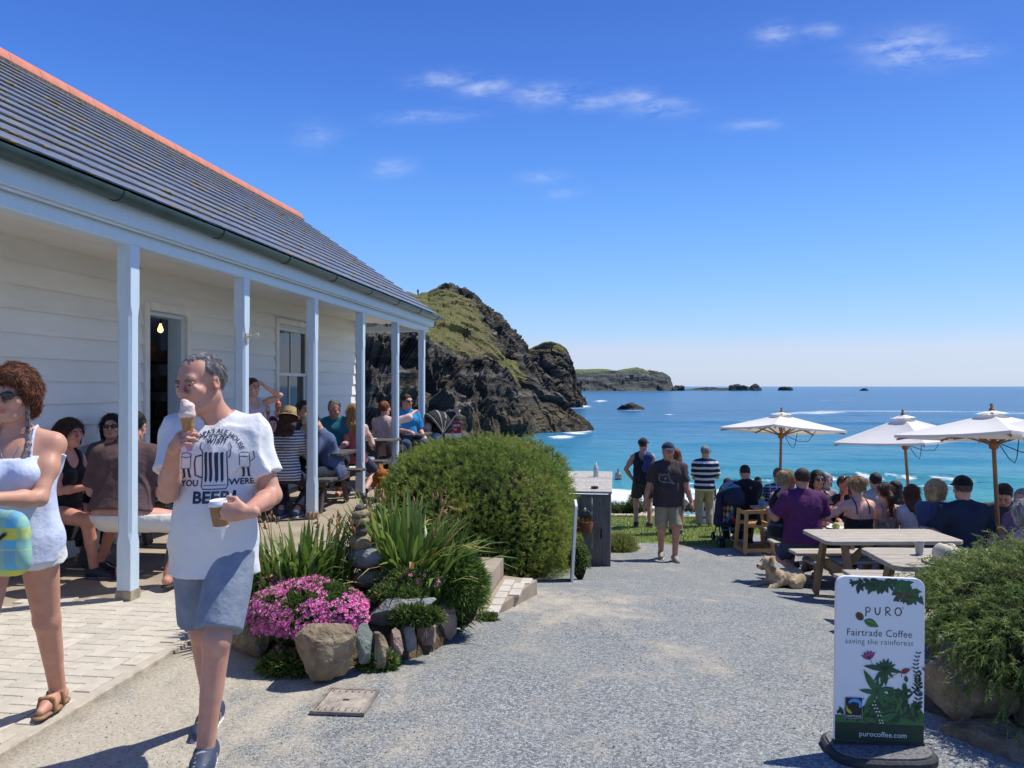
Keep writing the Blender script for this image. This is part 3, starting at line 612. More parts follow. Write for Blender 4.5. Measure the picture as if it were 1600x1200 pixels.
# sloping soffit boards between beam and wall, and the roof structure
for k, y in enumerate(np.arange(1.2, 15.0, 1.72)):
    y1 = min(y + 1.716, 15.08)
    for a, b_ in (((PX + .05, 2.79), (-4.36, 2.83)), ((-4.366, 2.831), (WX + .002, 2.872))):
        mb = MB(); mb.add([(a[0], y, a[1]), (b_[0], y, b_[1]), (b_[0], y1, b_[1]), (a[0], y1, a[1]), (a[0], y, a[1] + .02), (b_[0], y, b_[1] + .02), (b_[0], y1, b_[1] + .02), (a[0], y1, a[1] + .02)],
               [(0, 1, 2, 3), (7, 6, 5, 4), (0, 4, 5, 1), (1, 5, 6, 2), (2, 6, 7, 3), (3, 7, 4, 0)]); bb(mb, 'soffit_board', white)
mb = MB(); mb.box((PX, 8.05, 2.715), (.115, 13.9, .11)); mb.box(((PX + WX) / 2 - .03, 14.94, 2.712), (WX - PX + .19, .09, .105)); bb(mb, 'beam', blue, bevel=.008)
mb = MB(); mb.box((-3.515, 8.08, 2.845), (.03, 14.0, .145)); mb.box((-3.545, 8.08, 2.765), (.028, 13.98, .02)); mb.box((-3.545, 8.08, 2.80), (.03, 13.98, .03)); bb(mb, 'fascia', blue, bevel=.004)
# gutter: half-round channel with joint collars and brackets
GX, GZ, GR = -3.428, 2.955, .066
def half(y0, y1, r, t=.006):
    mb = MB(); n = 9; a = [math.pi + math.pi * i / n for i in range(n + 1)]
    o = [(GX + r * math.cos(q), GZ + r * math.sin(q)) for q in a]; i_ = [(GX + (r - t) * math.cos(q), GZ + (r - t) * math.sin(q)) for q in reversed(a)]
    return mb.prism(o + i_, y0, y1)
mb = half(1.1, 15.2, GR); mb.prism([(GX + GR * math.cos(q), GZ + GR * math.sin(q)) for q in np.linspace(math.pi, 2 * math.pi, 10)], 15.195, 15.21); gut = bb(mb, 'gutter', gutm, smooth=True)
for y in np.arange(2.26, 15.2, 1.41): half(y - .03, y + .03, GR + .008, .007).build('gutter_collar', gutm, gut, smooth=True)
# roof: deck, slates, ridge tiles
A0 = np.array([-3.40, 2.975]); A1 = np.array([-6.40, 5.06]); RL = np.linalg.norm(A1 - A0); ud = (A1 - A0) / RL; un = np.array([-ud[1], ud[0]]) * -1
if un[1] < 0: un = -un
YR0, YR1 = 1.2, 15.15
mb = MB(); a = A0 + ud * .02 - un * .055; b_ = A1 - un * .055; mb.prism([tuple(a), tuple(b_), tuple(b_ - un * .05), tuple(a - un * .05)], YR0, YR1 - .03)
c_ = (-9.4, 2.975); mb.prism([(A1[0] - .03, A1[1] - .06), (c_[0], c_[1]), (c_[0], c_[1] - .05), (A1[0] - .03, A1[1] - .11)], YR0, YR1 - .03); bb(mb, 'roof_deck', slate)
NC = 16; ex = RL / NC; tw = .305
def slab(c0, y0, w, t=.017, jig=0):
    """one slate: lower edge at c0 along the slope"""
    L = ex + .05 if c0 + ex + .05 < RL else RL - c0
    p0 = A0 + ud * (c0 + jig) + un * (.024); p1 = A0 + ud * (c0 + L) + un * .002
    q0 = p0 - un * t; q1 = p1 - un * t * .6
    return [(p0[0], y0, p0[1]), (p0[0], y0 + w, p0[1]), (p1[0], y0 + w, p1[1]), (p1[0], y0, p1[1]), (q0[0], y0, q0[1]), (q0[0], y0 + w, q0[1]), (q1[0], y0 + w, q1[1]), (q1[0], y0, q1[1])]
SF = [(0, 1, 2, 3), (4, 7, 6, 5), (0, 4, 5, 1), (1, 5, 6, 2), (2, 6, 7, 3), (3, 7, 4, 0)]
allsl = []
for k in range(NC):
    y = YR0 - (tw / 2 if k % 2 else 0)
    while y < YR1 - .02:
        a = max(y, YR0) + .0015; w = min(y + tw, YR1) - a - .0015
        if w > .03:
            d = 3.4 + ex * k; vis = y + .3 > 3.2 + 4.2 * k / NC
            allsl.append(((y + 100 if not vis else y) + .5 * k * ex, k * ex + random.uniform(-.004, .004), a, w, k))
        y += tw
allsl.sort(); rest = MB(); sm = {}
slm2 = mat('slate_tile_blue', (.17, .20, .25), .34, .3, 9, .2, 70, spec=.8, col2=(.115, .132, .17)); slm3 = mat('slate_tile_brown', (.19, .19, .195), .42, .3, 9, .2, 70, spec=.7, col2=(.125, .124, .124), objvar=.25)
roofp = [slate, slate, slm2, slm3, slate, slm2]
rests = {}
for i, (_, c0, a, w, k) in enumerate(allsl):
    v = slab(c0, a, w, .0125 + random.uniform(-.002, .003), 0)
    mi = random.choice(roofp)
    if i < 295: bb(MB().add(v, SF), 'slate', mi)
    else: rests.setdefault(mi.name, (mi, MB()))[1].add(v, SF)
rm = MB(); mats_ = []; idx = []
vv = []; ff = []; n0 = 0
for nm, (mi, q) in rests.items():
    va = np.concatenate(q.v); fa = np.array(q.f[4]) + n0; vv.append(va); ff.append(fa); idx += [len(mats_)] * len(fa); mats_.append(mi); n0 += len(va)
o = mesh_np('slate_courses', np.concatenate(vv), ff, mats_, False, idx, B); bo(o); o['kind'] = 'stuff'
bm = bmesh.new(); bm.from_mesh(o.data); bmesh.ops.recalc_face_normals(bm, faces=bm.faces); bm.to_mesh(o.data); bm.free()
# lichen and moss cushions along the slate edges
lv = MB(); rg = np.random.default_rng(5)
for k in range(NC):
    for _ in range(46):
        y = rg.uniform(3.5, 15.1); p = A0 + ud * (k * ex + .001) + un * .016; s = rg.uniform(.006, .016) * (1 + (rg.random() > .85))
        L = s * rg.uniform(1.5, 6)
        lv.lathe([(0, .9), (.7, .6), (1, 0), (.7, -.6), (0, -.9)], (0, 0, 0), 5); lv.v[-1] = lv.v[-1] * np.array([s * .8, L, s * .55]) + np.array([p[0], y, p[1]])
o = bb(lv, 'lichen_tufts', mat('roof_lichen', (.36, .22, .04), .95, .3, 30, .5, 80, col2=(.12, .11, .055)), smooth=True); o['kind'] = 'stuff'
y = YR0
while y < YR1 - .1:
    y1 = min(y + .445, YR1 + .02); mb = MB(); n = 6
    pr = [(A1[0] + .19 * math.cos(q), A1[1] - .085 + .16 * math.sin(q)) for q in np.linspace(R(8), R(172), n + 1)]
    pr = [(pr[0][0] + .01, pr[0][1] - .03)] + pr + [(pr[-1][0] - .01, pr[-1][1] - .03)]
    pi = [(A1[0] + (x - A1[0]) * .9, A1[1] - .085 + (z - A1[1] + .085) * .88) for x, z in reversed(pr)]
    mb.prism(pr + pi, y + .003, y1 - .003); bb(mb, 'ridge_tile', terra, smooth=True); y += .445
mb = MB(); mb.bar((A1[0] + .2, YR0, A1[1] - .125), (A1[0] + .2, YR1, A1[1] - .125), .04, .05); bb(mb, 'ridge_mortar', mat('mortar', (.16, .13, .10), .95, .3, 30, .6, 60))
mb = MB(); mb.bar((A0[0] - .05, YR1 + .0, A0[1] - .035), (A1[0], YR1, A1[1] - .035), .03, .05); bb(mb, 'verge', mat('verge_mortar', (.22, .19, .14), .95, .35, 14, .8, 40))
# verandah posts with stop-chamfers
def postmesh():
    mb = MB(); w = .056
    lev = [(0.07, .003), (.42, .003), (.50, .02), (2.13, .02), (2.21, .003), (2.66, .003)]; V = []
    for z, c in lev:
        V += [(-w + c, -w, z), (w - c, -w, z), (w, -w + c, z), (w, w - c, z), (w - c, w, z), (-w + c, w, z), (-w, w - c, z), (-w, -w + c, z)]
    fs = [(8 * i + k, 8 * i + (k + 1) % 8, 8 * i + 8 + (k + 1) % 8, 8 * i + 8 + k) for i in range(len(lev) - 1) for k in range(8)] + [tuple(range(7, -1, -1)), tuple(range(40, 48))]
    return mb.add(V, fs)
pm = postmesh().me('post', blue); pb = MB().box((0, 0, .034), (.125, .125, .07)).me('post_foot', mat('post_stone', (.38, .33, .24), .9, .2, 12, .3, 60))
for i in range(-1, 6):
    o = obj('post', pm, B, (PX - WX, 5.52 + 1.826 * i - 2, 0)); obj('post_foot', pb, o)
mb = MB(); mb.tube([(0, 0, 0), (.02, -.02, 0), (.09, -.02, .012), (.12, -.02, .028), (.122, -.02, .0)], .009, 7); mb.box((-.002, -.015, -.02), (.02, .05, .1)); o = mb.build('hook', mat('hook_metal', (.62, .58, .42), .4, metal=.6), B, True); o.location = (PX - WX + .058, 5.52 + 1.826 - 2, 2.09)
# ---- terrace slab, stamped-brick paving, steps
ter = MB()
def poly(pts, z0, z1): ter.prism(pts, z0, z1, lambda a, b, c: (a, b, c))
poly([(-9, -2), (-2.64, -2), (-2.64, 5.6), (-2.64, 7.2), (-2.64, 17.2), (-9, 17.2)], -1.8, -.006)
poly([(-2.638, 5.7), (-1.06, 5.66), (-1.03, 7.3), (-2.638, 7.3)], -1.5, -.006)
T = ter.build('terrace', conc); pb_ = MB(); pb_.box((-3.145, 4.3, -.012), (1.0, 3.3, .018)); tag(pb_.build('paving_bed', mat('mortar_bed', (.50, .45, .37), .9, .12, 14, .3, 110, col2=(.42, .37, .30))), kind='structure'); tag(T, kind='structure')
brickm = mat('stamped_brick', (.58, .525, .44), .85, .12, 14, .3, 110, col2=(.49, .435, .355), objvar=.10)
brickm2 = mat('stamped_brick_pale', (.60, .545, .46), .85, .12, 14, .3, 110, col2=(.49, .435, .355), objvar=.10)
brickm3 = mat('stamped_brick_grey', (.55, .50, .42), .85, .12, 14, .3, 110, col2=(.46, .41, .335), objvar=.10)
def brickme(l, w, nm, m): return MB().box((0, 0, -.012), (l - .006, w - .006, .026)).me(nm, m, bevel=.003)
BL, BW = .2, .1
bmeshes = [brickme(BL, BW, 'brick', m) for m in (brickm, brickm2, brickm3)]
def herring(x0, x1, y0, y1, par, zt, limit, skip=None):
    n = 0; s = BW
    for i in range(-60, 90):
        for j in range(-60, 90):
            # herringbone lattice: horizontal brick at cells (c, r) with (c - r) mod 4 == 0, vertical with == 3
            k = (i - j) % 4
            if k not in (0, 3): continue
            if k == 0: cx, cy, rz = (i + 1) * s, (j + .5) * s, 0
            else: cx, cy, rz = (i + .5) * s, (j + 0.0 + 1) * s - s * 0, R(90)
            if k == 3: cy = j * s + s
            X, Y = x0 + cx, y0 + cy
            hx, hy = (.1, .05) if rz == 0 else (.05, .1)
            if X - hx < x0 - .001 or X + hx > x1 + .001 or Y - hy < y0 - .001 or Y + hy > y1 + .001: continue
            if skip and skip(X, Y): continue
            o = obj('brick', random.choice(bmeshes), par, (X, Y, zt + random.uniform(-.0012, .0012)), (0, 0, rz + random.uniform(-.006, .006))); n += 1
            if n >= limit: return n
    return n
n1 = herring(-4.42, -2.66, 2.9, 5.5, T, .0035, 235, lambda x, y: x < -3.3 - .0 and y < 3.3)
n2 = herring(-2.62, -1.07, 5.95, 7.05, T, .0035, 60, lambda x, y: x < -1.8)
mb = MB(); mb.box((-2.648, 4.2, -.02), (.02, 3.4, .05)); mb.build('kerb_strip', mat('kerb_concrete', (.5, .44, .35), .9, .15, 12, .3, 80), T)
st = MB(); st.prism([(-1.055, 5.95), (-.99, 5.93), (-.70, 7.15), (-1.02, 7.28)], -.9, -.165, lambda a, b, c: (a, b, c)); st2 = st.build('lower_step', conc); tag(st2, kind='structure')
herr = [(x, y) for x in (-.93, -.83) for y in np.arange(6.3, 7.1, .2)]
for (x, y) in [(-.945, 6.16), (-.945, 6.37), (-.945, 6.58), (-.945, 6.79), (-.945, 7.0), (-.84, 6.68), (-.84, 6.89), (-.79, 7.08)]:
    obj('brick', random.choice(bmeshes), st2, (x, y, -.156), (0, 0, R(90)))
# inspection cover let into the gravel
ic = thing('manhole_cover', 'sand-dusted square metal inspection cover set in the gravel', 'manhole cover', (*P(541, 1125, 3.98)[:2], float(gz(P(541, 1125, 3.98)[0], 3.9)) + .006), R(2))
mb = MB(); mb.box((0, 0, .004), (.235, .27, .012)); mb.build('cover_plate', mat('rusty_plate', (.46, .40, .31), .85, .2, 18, .4, 70, col2=(.24, .20, .17)), ic, bevel=.003)
mb = MB()
for s in (-1, 1): mb.box((s * .128, 0, .004), (.016, .30, .016)); mb.box((0, s * .145, .004), (.24, .016, .015))
for k in range(7): mb.box((-.1 + .034 * k, .115, .0115), (.006, .03, .006)); mb.box((-.1 + .034 * k, -.115, .0115), (.006, .03, .006))
mb.build('cover_frame', mat('cover_metal', (.26, .22, .19), .7, .2, 20, .3, 60), ic)
mb = MB(); mb.box((0, 0, .011), (.03, .012, .006)); mb.build('lifting_slot', flat('slot_dark', (.05, .045, .04)), ic)
# ================================================================ FIGURES: smooth-union distance fields meshed with surface nets
def nrm(v): v = np.asarray(v, float); return v / (np.linalg.norm(v) + 1e-9)
class SDF:
    def __init__(s): s.p = []
    def rc(s, a, b, ra, rb, k=.02, cut=None, sub=False, flat=None): s.p.append(('rc', np.asarray(a, float), np.asarray(b, float), ra, rb, k, cut, sub, flat)); return s
    def el(s, c, r, Rm=None, k=.02, cut=None, sub=False): s.p.append(('el', np.asarray(c, float), np.asarray(r, float), Rm, 0, k, cut, sub, None)); return s
    def mesh(s, h, cuts=(), disp=None):
        lo = np.full(3, 1e9); hi = np.full(3, -1e9); bs = []
        for p in s.p:
            if p[0] == 'rc': l = np.minimum(p[1] - p[3], p[2] - p[4]); u = np.maximum(p[1] + p[3], p[2] + p[4])
            else:
                e = p[2] if p[3] is None else np.sqrt(((np.asarray(p[3]) * p[2]) ** 2).sum(1)); l = p[1] - e; u = p[1] + e
            bs.append((l, u))
            if not p[7]: lo = np.minimum(lo, l); hi = np.maximum(hi, u)
        lo -= 3 * h + .012; hi += 3 * h + .012
        n = np.ceil((hi - lo) / h).astype(int) + 1
        ax = [lo[i] + h * np.arange(n[i]) for i in range(3)]
        D = np.full(n, .5, np.float32)
        for p, (l, u) in zip(s.p, bs):
            k = p[5]; pad = k + 2.5 * h + (.012 if disp else 0)
            i0 = np.clip(np.floor((l - pad - lo) / h).astype(int), 0, n - 1); i1 = np.clip(np.ceil((u + pad - lo) / h).astype(int) + 1, 1, n)
            if (i1 <= i0).any(): continue
            sl = tuple(slice(a, b) for a, b in zip(i0, i1))
            x = ax[0][sl[0]][:, None, None].astype(np.float32); y = ax[1][sl[1]][None, :, None].astype(np.float32); z = ax[2][sl[2]][None, None, :].astype(np.float32)
            if p[0] == 'rc':
                a, b = p[1], p[2]; ba = b - a; L2 = float(ba @ ba) + 1e-9
                t = np.clip(((x - a[0]) * ba[0] + (y - a[1]) * ba[1] + (z - a[2]) * ba[2]) / L2, 0, 1)
                dx = x - a[0] - t * ba[0]; dy = y - a[1] - t * ba[1]; dz = z - a[2] - t * ba[2]
                if p[8] is not None:      # flattened section: (axis, factor)
                    f, w = p[8]; f = np.asarray(f); q = dx * f[0] + dy * f[1] + dz * f[2]; e = (1 / w - 1)
                    dx = dx + q * e * f[0]; dy = dy + q * e * f[1]; dz = dz + q * e * f[2]
                    d = (np.sqrt(dx * dx + dy * dy + dz * dz) - (p[3] + (p[4] - p[3]) * t)) * min(1, w)
                else: d = np.sqrt(dx * dx + dy * dy + dz * dz) - (p[3] + (p[4] - p[3]) * t)
            else:
                c, r = p[1], p[2]; dx, dy, dz = x - c[0], y - c[1], z - c[2]
                if p[3] is not None:
                    Rm = np.asarray(p[3]); dx, dy, dz = [dx * Rm[0, j] + dy * Rm[1, j] + dz * Rm[2, j] for j in range(3)]
                k0 = np.sqrt((dx / r[0]) ** 2 + (dy / r[1]) ** 2 + (dz / r[2]) ** 2); k1 = np.sqrt((dx / r[0] ** 2) ** 2 + (dy / r[1] ** 2) ** 2 + (dz / r[2] ** 2) ** 2) + 1e-6
                d = k0 * (k0 - 1) / k1
                d = np.where(k0 < 1e-3, -r.min(), d)
            for (q, m) in (p[6] or ()):
                m = nrm(m); d = np.maximum(d, (x - q[0]) * m[0] + (y - q[1]) * m[1] + (z - q[2]) * m[2])
            d = d.astype(np.float32); S = D[sl]
            if p[7]:
                g = np.clip(.5 + .5 * (S + d) / k, 0, 1) if k > 1e-4 else 1.0
                # smooth maximum of S and -d
                hh = np.clip(.5 - .5 * (S + d) / max(k, 1e-4), 0, 1); D[sl] = S * (1 - hh) + (-d) * hh + k * hh * (1 - hh)
            else:
                hh = np.clip(.5 + .5 * (S - d) / max(k, 1e-4), 0, 1); D[sl] = S * (1 - hh) + d * hh - k * hh * (1 - hh)
        if disp is not None or cuts:
            idx = np.argwhere(np.abs(D) < .03)
            if len(idx):
                pp = lo + idx * h; dv = D[tuple(idx.T)]
                if disp is not None: dv = dv - disp(pp)
                D[tuple(idx.T)] = dv
            for (q, m) in cuts:
                m = nrm(m); pl = (ax[0][:, None, None] - q[0]) * m[0] + (ax[1][None, :, None] - q[1]) * m[1] + (ax[2][None, None, :] - q[2]) * m[2]
                D = np.maximum(D, pl.astype(np.float32))
        return nets(D, lo, h)
def nets(D, lo, h):
    s = D < 0
    c = [s[i:s.shape[0] - 1 + i, j:s.shape[1] - 1 + j, k:s.shape[2] - 1 + k] for i in (0, 1) for j in (0, 1) for k in (0, 1)]
    al = c[0].copy(); an = c[0].copy()
    for q in c[1:]: al &= q; an |= q
    act = an & ~al; idx = np.argwhere(act)
    num = np.full(act.shape, -1, np.int32); num[act] = np.arange(len(idx))
    off = np.array([(i, j, k) for i in (0, 1) for j in (0, 1) for k in (0, 1)])
    vals = np.stack([D[tuple((idx + o).T)] for o in off], 1)
    acc = np.zeros((len(idx), 3)); cnt = np.zeros(len(idx))
    for a in range(8):
        for b in range(a + 1, 8):
            if np.abs(off[a] - off[b]).sum() != 1: continue
            va, vb = vals[:, a], vals[:, b]; m = (va < 0) != (vb < 0)
            t = np.where(m, va / np.where(m, va - vb, 1), 0)
            acc += np.where(m[:, None], off[a] + t[:, None] * (off[b] - off[a]), 0); cnt += m
    V = lo + (idx + acc / np.maximum(cnt, 1)[:, None]) * h
    Fs = []
    for ax in range(3):
        sl0 = [slice(None)] * 3; sl1 = [slice(None)] * 3; sl0[ax] = slice(0, -1); sl1[ax] = slice(1, None)
        e = s[tuple(sl0)] != s[tuple(sl1)]; b, cc = [(1, 2), (2, 0), (0, 1)][ax]
        ii = np.argwhere(e); ii = ii[(ii[:, b] > 0) & (ii[:, cc] > 0) & (ii[:, b] < act.shape[b]) & (ii[:, cc] < act.shape[cc])]
        ob = np.zeros(3, int); ob[b] = 1; oc = np.zeros(3, int); oc[cc] = 1
        q = np.stack([num[tuple((ii - ob - oc).T)], num[tuple((ii - oc).T)], num[tuple(ii.T)], num[tuple((ii - ob).T)]], 1)
        fl = s[tuple(ii.T)]
        q = np.where(fl[:, None], q, q[:, ::-1]); Fs.append(q[(q >= 0).all(1)])
    return V, np.concatenate(Fs)
def two_bone(a, t, l1, l2, pole):
    a, t = np.asarray(a, float), np.asarray(t, float); d = t - a; L = np.linalg.norm(d); d = d / L
    if L > (l1 + l2) * .999: L = (l1 + l2) * .999; t = a + d * L
    x = (l1 ** 2 - l2 ** 2 + L ** 2) / (2 * L); hgt = math.sqrt(max(l1 ** 2 - x ** 2, 0))
    p = np.asarray(pole, float); p = p - d * (p @ d); p = nrm(p)
    return a + d * x + p * hgt, t
def blades(B_, D_, L, Wd, bend, tint, rg, mid=.5):
    n = len(B_); D_ = D_ / (np.linalg.norm(D_, axis=1, keepdims=True) + 1e-9)
    S_ = np.cross(D_, rg.normal(size=(n, 3))); S_ /= np.linalg.norm(S_, axis=1, keepdims=True) + 1e-9
    L = np.broadcast_to(L, (n,))[:, None]; Wd = np.broadcast_to(Wd, (n,))[:, None]; bd = np.broadcast_to(bend, (n,))[:, None] * np.array([[0, 0, -1.]])
    a = B_ - S_ * Wd * .5; b = B_ + S_ * Wd * .5; M = B_ + D_ * L * mid + bd * L * mid ** 2; c = M + S_ * Wd * .42; d = M - S_ * Wd * .42; t = B_ + D_ * L + bd * L
    V = np.stack([a, b, c, d, t], 1).reshape(-1, 3); k = np.arange(n)[:, None] * 5
    return V, (k + [0, 1, 2, 3]), (k + [3, 2, 4]), np.repeat(tint, 5)
NP_ = [0]
HEADY = {'body', 'hair', 'cap', 'peak', 'sunglasses', 'eyebrows', 'lips', 'tongue', 'stubble'}
def person(label, u, d, phi, H=1.75, feet=None, head=None, ground=None, pose='stand', sex='m', bulk=1., belly=0., lean=0., side=0., twist=0., hy=0., hp=0., hr=0.,
           sk=(.60, .36, .265), hair=('short', (.05, .035, .025)), top=None, bot=None, shoe=None, cap=None, hat=None, glasses=None, hl=None, hrr=None, el_l=None, el_r=None,
           fl=None, fr=None, kl=None, kr=None, toe_l=0, toe_r=0, h=.011, face=1, group=None, curl=(.5, .7), pn_l=None, pn_r=None, hd_l=None, hd_r=None, extras=None, mouth=0, seath=.45, nofeet=False, hs=1.07, hfw=0., shw=1., bust=None, collar=.0, cat='person', base=None):
    """builds one person. local frame: +Y ahead of the person, +X to the person's right, metres for a 1.75 m body, scaled to H."""
    S = H / 1.75; sit = pose == 'sit'
    f = sex == 'f'
    pel = np.array([0, 0, .925 if not sit else seath / S + .095])
    if base is not None: loc = np.array(base, float)
    else:
        w = P(u, 604, d)
        if feet is not None: z = P(u, feet, d)[2]
        elif head is not None: z = P(u, head, d)[2] - S * ((pel[2] + .82 * math.cos(R(lean * .8))) if sit else 1.745)
        else: z = float(gz(w[0], w[1])) if ground is None else ground
        loc = np.array([w[0], w[1], z])
    root = thing('person', label, cat, tuple(loc), yaw_of(phi), group)
    Rt = rotm(0, 0, 0) @ rotm(ry=R(side)) @ rotm(rx=-R(lean)) @ rotm(rz=R(twist))
    Rp = rotm(rz=R(twist * .3)) @ rotm(rx=-R(lean * .35))
    up = Rt @ np.array([0, 0, 1]); fw = Rt @ np.array([0, 1, 0]); rt = Rt @ np.array([1, 0, 0])
    sw = (.158 if f else .182) * shw
    def T(x, y, z): return pel + rt * x + fw * y + up * z          # torso frame
    nb = T(0, -.012, .525); sh = {s: T(s * sw * (1 + .25 * (bulk - 1)), -.01, .452) for s in (-1, 1)}
    Rh = Rt @ rotm(rz=R(hy)) @ rotm(ry=R(hr)) @ rotm(rx=R(hp))
    hc = nb + (.55 * up + .45 * (Rh @ np.array([0, 0, 1]))) * .165 + (Rh @ np.array([0, .028 + hfw, 0]))
    def Hd(x, y, z): return hc + Rh @ np.array([x, y, z], float)
    hip = {s: pel + Rp @ np.array([s * (.088 if not f else .09), 0, -.02]) for s in (-1, 1)}
    an = {}; kn = {}
    for s, tg, pk in ((-1, fl, kl), (1, fr, kr)):
        if tg is None: tg = (s * .10, 0 if not sit else .40, .085)
        pole = pk if pk is not None else ((s * .15, 1, .1) if not sit else (s * .25, .5, 1))
        kn[s], an[s] = two_bone(hip[s], tg, .425, .43, pole)
    el_ = {}; wr = {}
    for s, tg, pk in ((-1, hl, el_l), (1, hrr, el_r)):
        if tg is None: tg = T(s * (.245 + .06 * (bulk - 1)), .05, -.07) if not sit else T(s * .10, .36, .16)
        else: tg = np.asarray(tg, float)
        pole = pk if pk is not None else ((s * .5, -1, -.2) if not sit else (s * .38, -.45, -.9))
        el_[s], wr[s] = two_bone(sh[s], tg, .285, .255, pole)
    b = bulk; sp = (b - 1) * .5 + 1
    def HS(V):      # head size
        q = (V - hc) @ Rh; w = np.clip((q[:, 2] + .17) / .09, 0, 1)
        if pose == 'sit': w = w * (np.linalg.norm(V - hc, axis=1) < .42)
        c = Hd(0, -.01, -.10); return c + (V - c) * (1 + (hs - 1) * w[:, None])
    def torso(g, e, k=.05, body=True):
        """torso volumes grown by e"""
        g.el(pel + Rp @ np.array([0, -.005, 0]), ((.168 if not f else .178) * b + e, .118 * b + e, .12 + e), Rp, k)
        g.el(T(0, .005, .17), ((.142 if not f else .128) * b + e, (.102 if not f else .095) * b + e, .16 + e), Rt, k)
        g.el(T(0, .0, .345), ((.162 if not f else .145) * b + e, (.112 if not f else .10) * b + e, .17 + e), Rt, k)
        if belly: g.el(T(0, .045 + .25 * belly, .10), (.13 * b + e, .07 + belly + e, .145 + e), Rt, k)
        if f if bust is None else bust:
            for s in (-1, 1): g.el(T(s * .07, .085 * b, .315), (.068 + e, .06 + e, .062 + e), Rt, .03)
        elif body or 1:
            for s in (-1, 1): g.el(T(s * .075, .062 * b, .375), (.085 + e, .055 + e, .07 + e), Rt, .05)
        for s in (-1, 1):
            g.el(T(s * .09, -.062 * b, .38), (.085 + e, .05 + e, .11 + e), Rt, .05)
            g.rc(sh[s] - up * .012, sh[-s] * .35 + sh[s] * .65 - up * .02, (.058 if not f else .05) * sp + e, .07 * sp + e, .05)
            g.rc(nb - up * .0, sh[s] + up * .018, (.052 if not f else .044) + e, (.040 if not f else .034) * sp + e, .045)
    # ---------------- body (one continuous surface)
    g = SDF(); gH = SDF(); torso(g, 0)
    g.rc(nb - up * .03, hc - Rh @ np.array([0, .022, .055]), (.058 if not f else .048) * (.6 + .4 * b), (.056 if not f else .046), .03)
    for s in (-1, 1):
        am = (1 if not f else .86) * (.5 + .5 * b)
        g.rc(sh[s], el_[s], .053 * am, .041 * am, .035); g.el(sh[s] * .55 + el_[s] * .45 + up * .0, (.05 * am, .05 * am, .05 * am), None, .05)
        fm = el_[s] * .68 + wr[s] * .32
        g.rc(el_[s], fm, .041 * am, .043 * am, .02); g.rc(fm, wr[s], .043 * am, .0285 * am, .02)
        lm = (1 if not f else 1.02) * (.45 + .55 * b)
        g.rc(hip[s], kn[s], .088 * lm, .057 * lm, .05); g.rc(kn[s], an[s], .053 * lm, .038 * lm, .025)
        sd = nrm(an[s] - kn[s]); bk = nrm(np.cross(np.cross(sd, nrm(kn[s] - hip[s]) + np.array([0, 1e-3, 0])), sd)) * -1
        td = nrm(kn[s] - hip[s]); bkd = nrm(-(td - sd * (td @ sd))) if np.linalg.norm(td - sd * (td @ sd)) > .15 else np.array([0, -1., 0])
        g.rc(kn[s] + (an[s] - kn[s]) * .12 + bkd * .014, kn[s] + (an[s] - kn[s]) * .52 + bkd * .012, .046 * lm, .034 * lm, .03)
        g.el(kn[s] - bkd * .012, (.044 * lm, .044 * lm, .05 * lm), None, .03)
        ty = R(toe_l if s < 0 else toe_r); fd = np.array([math.sin(ty), math.cos(ty), 0])
        if not nofeet:
            ft = an[s] + np.array([0, 0, -.045])
            g.rc(ft - fd * .045, ft + fd * .09 - np.array([0, 0, .004]), .034, .034, .03); g.rc(ft + fd * .08 - np.array([0, 0, .008]), ft + fd * .165 - np.array([0, 0, .016]), .034, .02, .03)
        # hand
        gh = g if h > .0088 else gH
        hd = nrm(wr[s] - el_[s]); q = hd_l if s < 0 else hd_r
        if q is not None: hd = nrm(q)
        pn = pn_l if s < 0 else pn_r
        if pn is None: pn = np.array([-s, 0, 0]) if not sit else np.array([0, 0, -1.])
        pn = nrm(np.asarray(pn, float) - hd * (np.asarray(pn, float) @ hd)); lat = np.cross(pn, hd) * (-s)     # towards the thumb
        W0 = wr[s]; hs_ = 1.0 if not f else .9
        Rm = np.stack([lat, hd, pn], 1)
        if gh is gH: gh.rc(W0 - (W0 - el_[s]) * .0 - hd * .025, W0 + hd * .02, .0275 * am, .029 * am, .012)
        gh.el(W0 + hd * .05 * hs_, (.040 * hs_, .055 * hs_, .017 * hs_), Rm, .015)
        c1, c2 = curl
        for q_, (fx, fl_, fr_) in enumerate(((.029, .078, .0092), (.0095, .088, .0095), (-.010, .082, .009), (-.028, .064, .0082))):
            o0 = W0 + hd * (.088 - .004 * abs(q_ - 1)) * hs_ + lat * fx * hs_
            d1 = hd * math.cos(c1) + pn * math.sin(c1); d2 = hd * math.cos(c1 + c2) + pn * math.sin(c1 + c2); d3 = hd * math.cos(c1 + 1.7 * c2) + pn * math.sin(c1 + 1.7 * c2)
            p1 = o0 + d1 * fl_ * .45 * hs_; p2 = p1 + d2 * fl_ * .32 * hs_; p3 = p2 + d3 * fl_ * .22 * hs_
            gh.rc(o0 - hd * .012, p1, fr_ * 1.05 * hs_, fr_ * hs_, .005); gh.rc(p1, p2, fr_ * hs_, fr_ * .92 * hs_, .004); gh.rc(p2, p3, fr_ * .92 * hs_, fr_ * .8 * hs_, .004)
        t0 = W0 + hd * .022 * hs_ + lat * .024 * hs_; t1 = t0 + (hd * .6 + lat * .62 + pn * .45) * .042 * hs_; t2 = t1 + (hd * .85 + lat * .12 + pn * .55) * .034 * hs_
        gh.rc(t0, t1, .014 * hs_, .0115 * hs_, .012); gh.rc(t1, t2, .0112 * hs_, .0088 * hs_, .005)
    # head
    fz = .96 if f else 1
    g.el(Hd(0, -.014, .032), (.0765 * fz, .096, .086), Rh, .03); g.el(Hd(0, .022, -.045), (.060 * fz, .066, .074), Rh, .03)
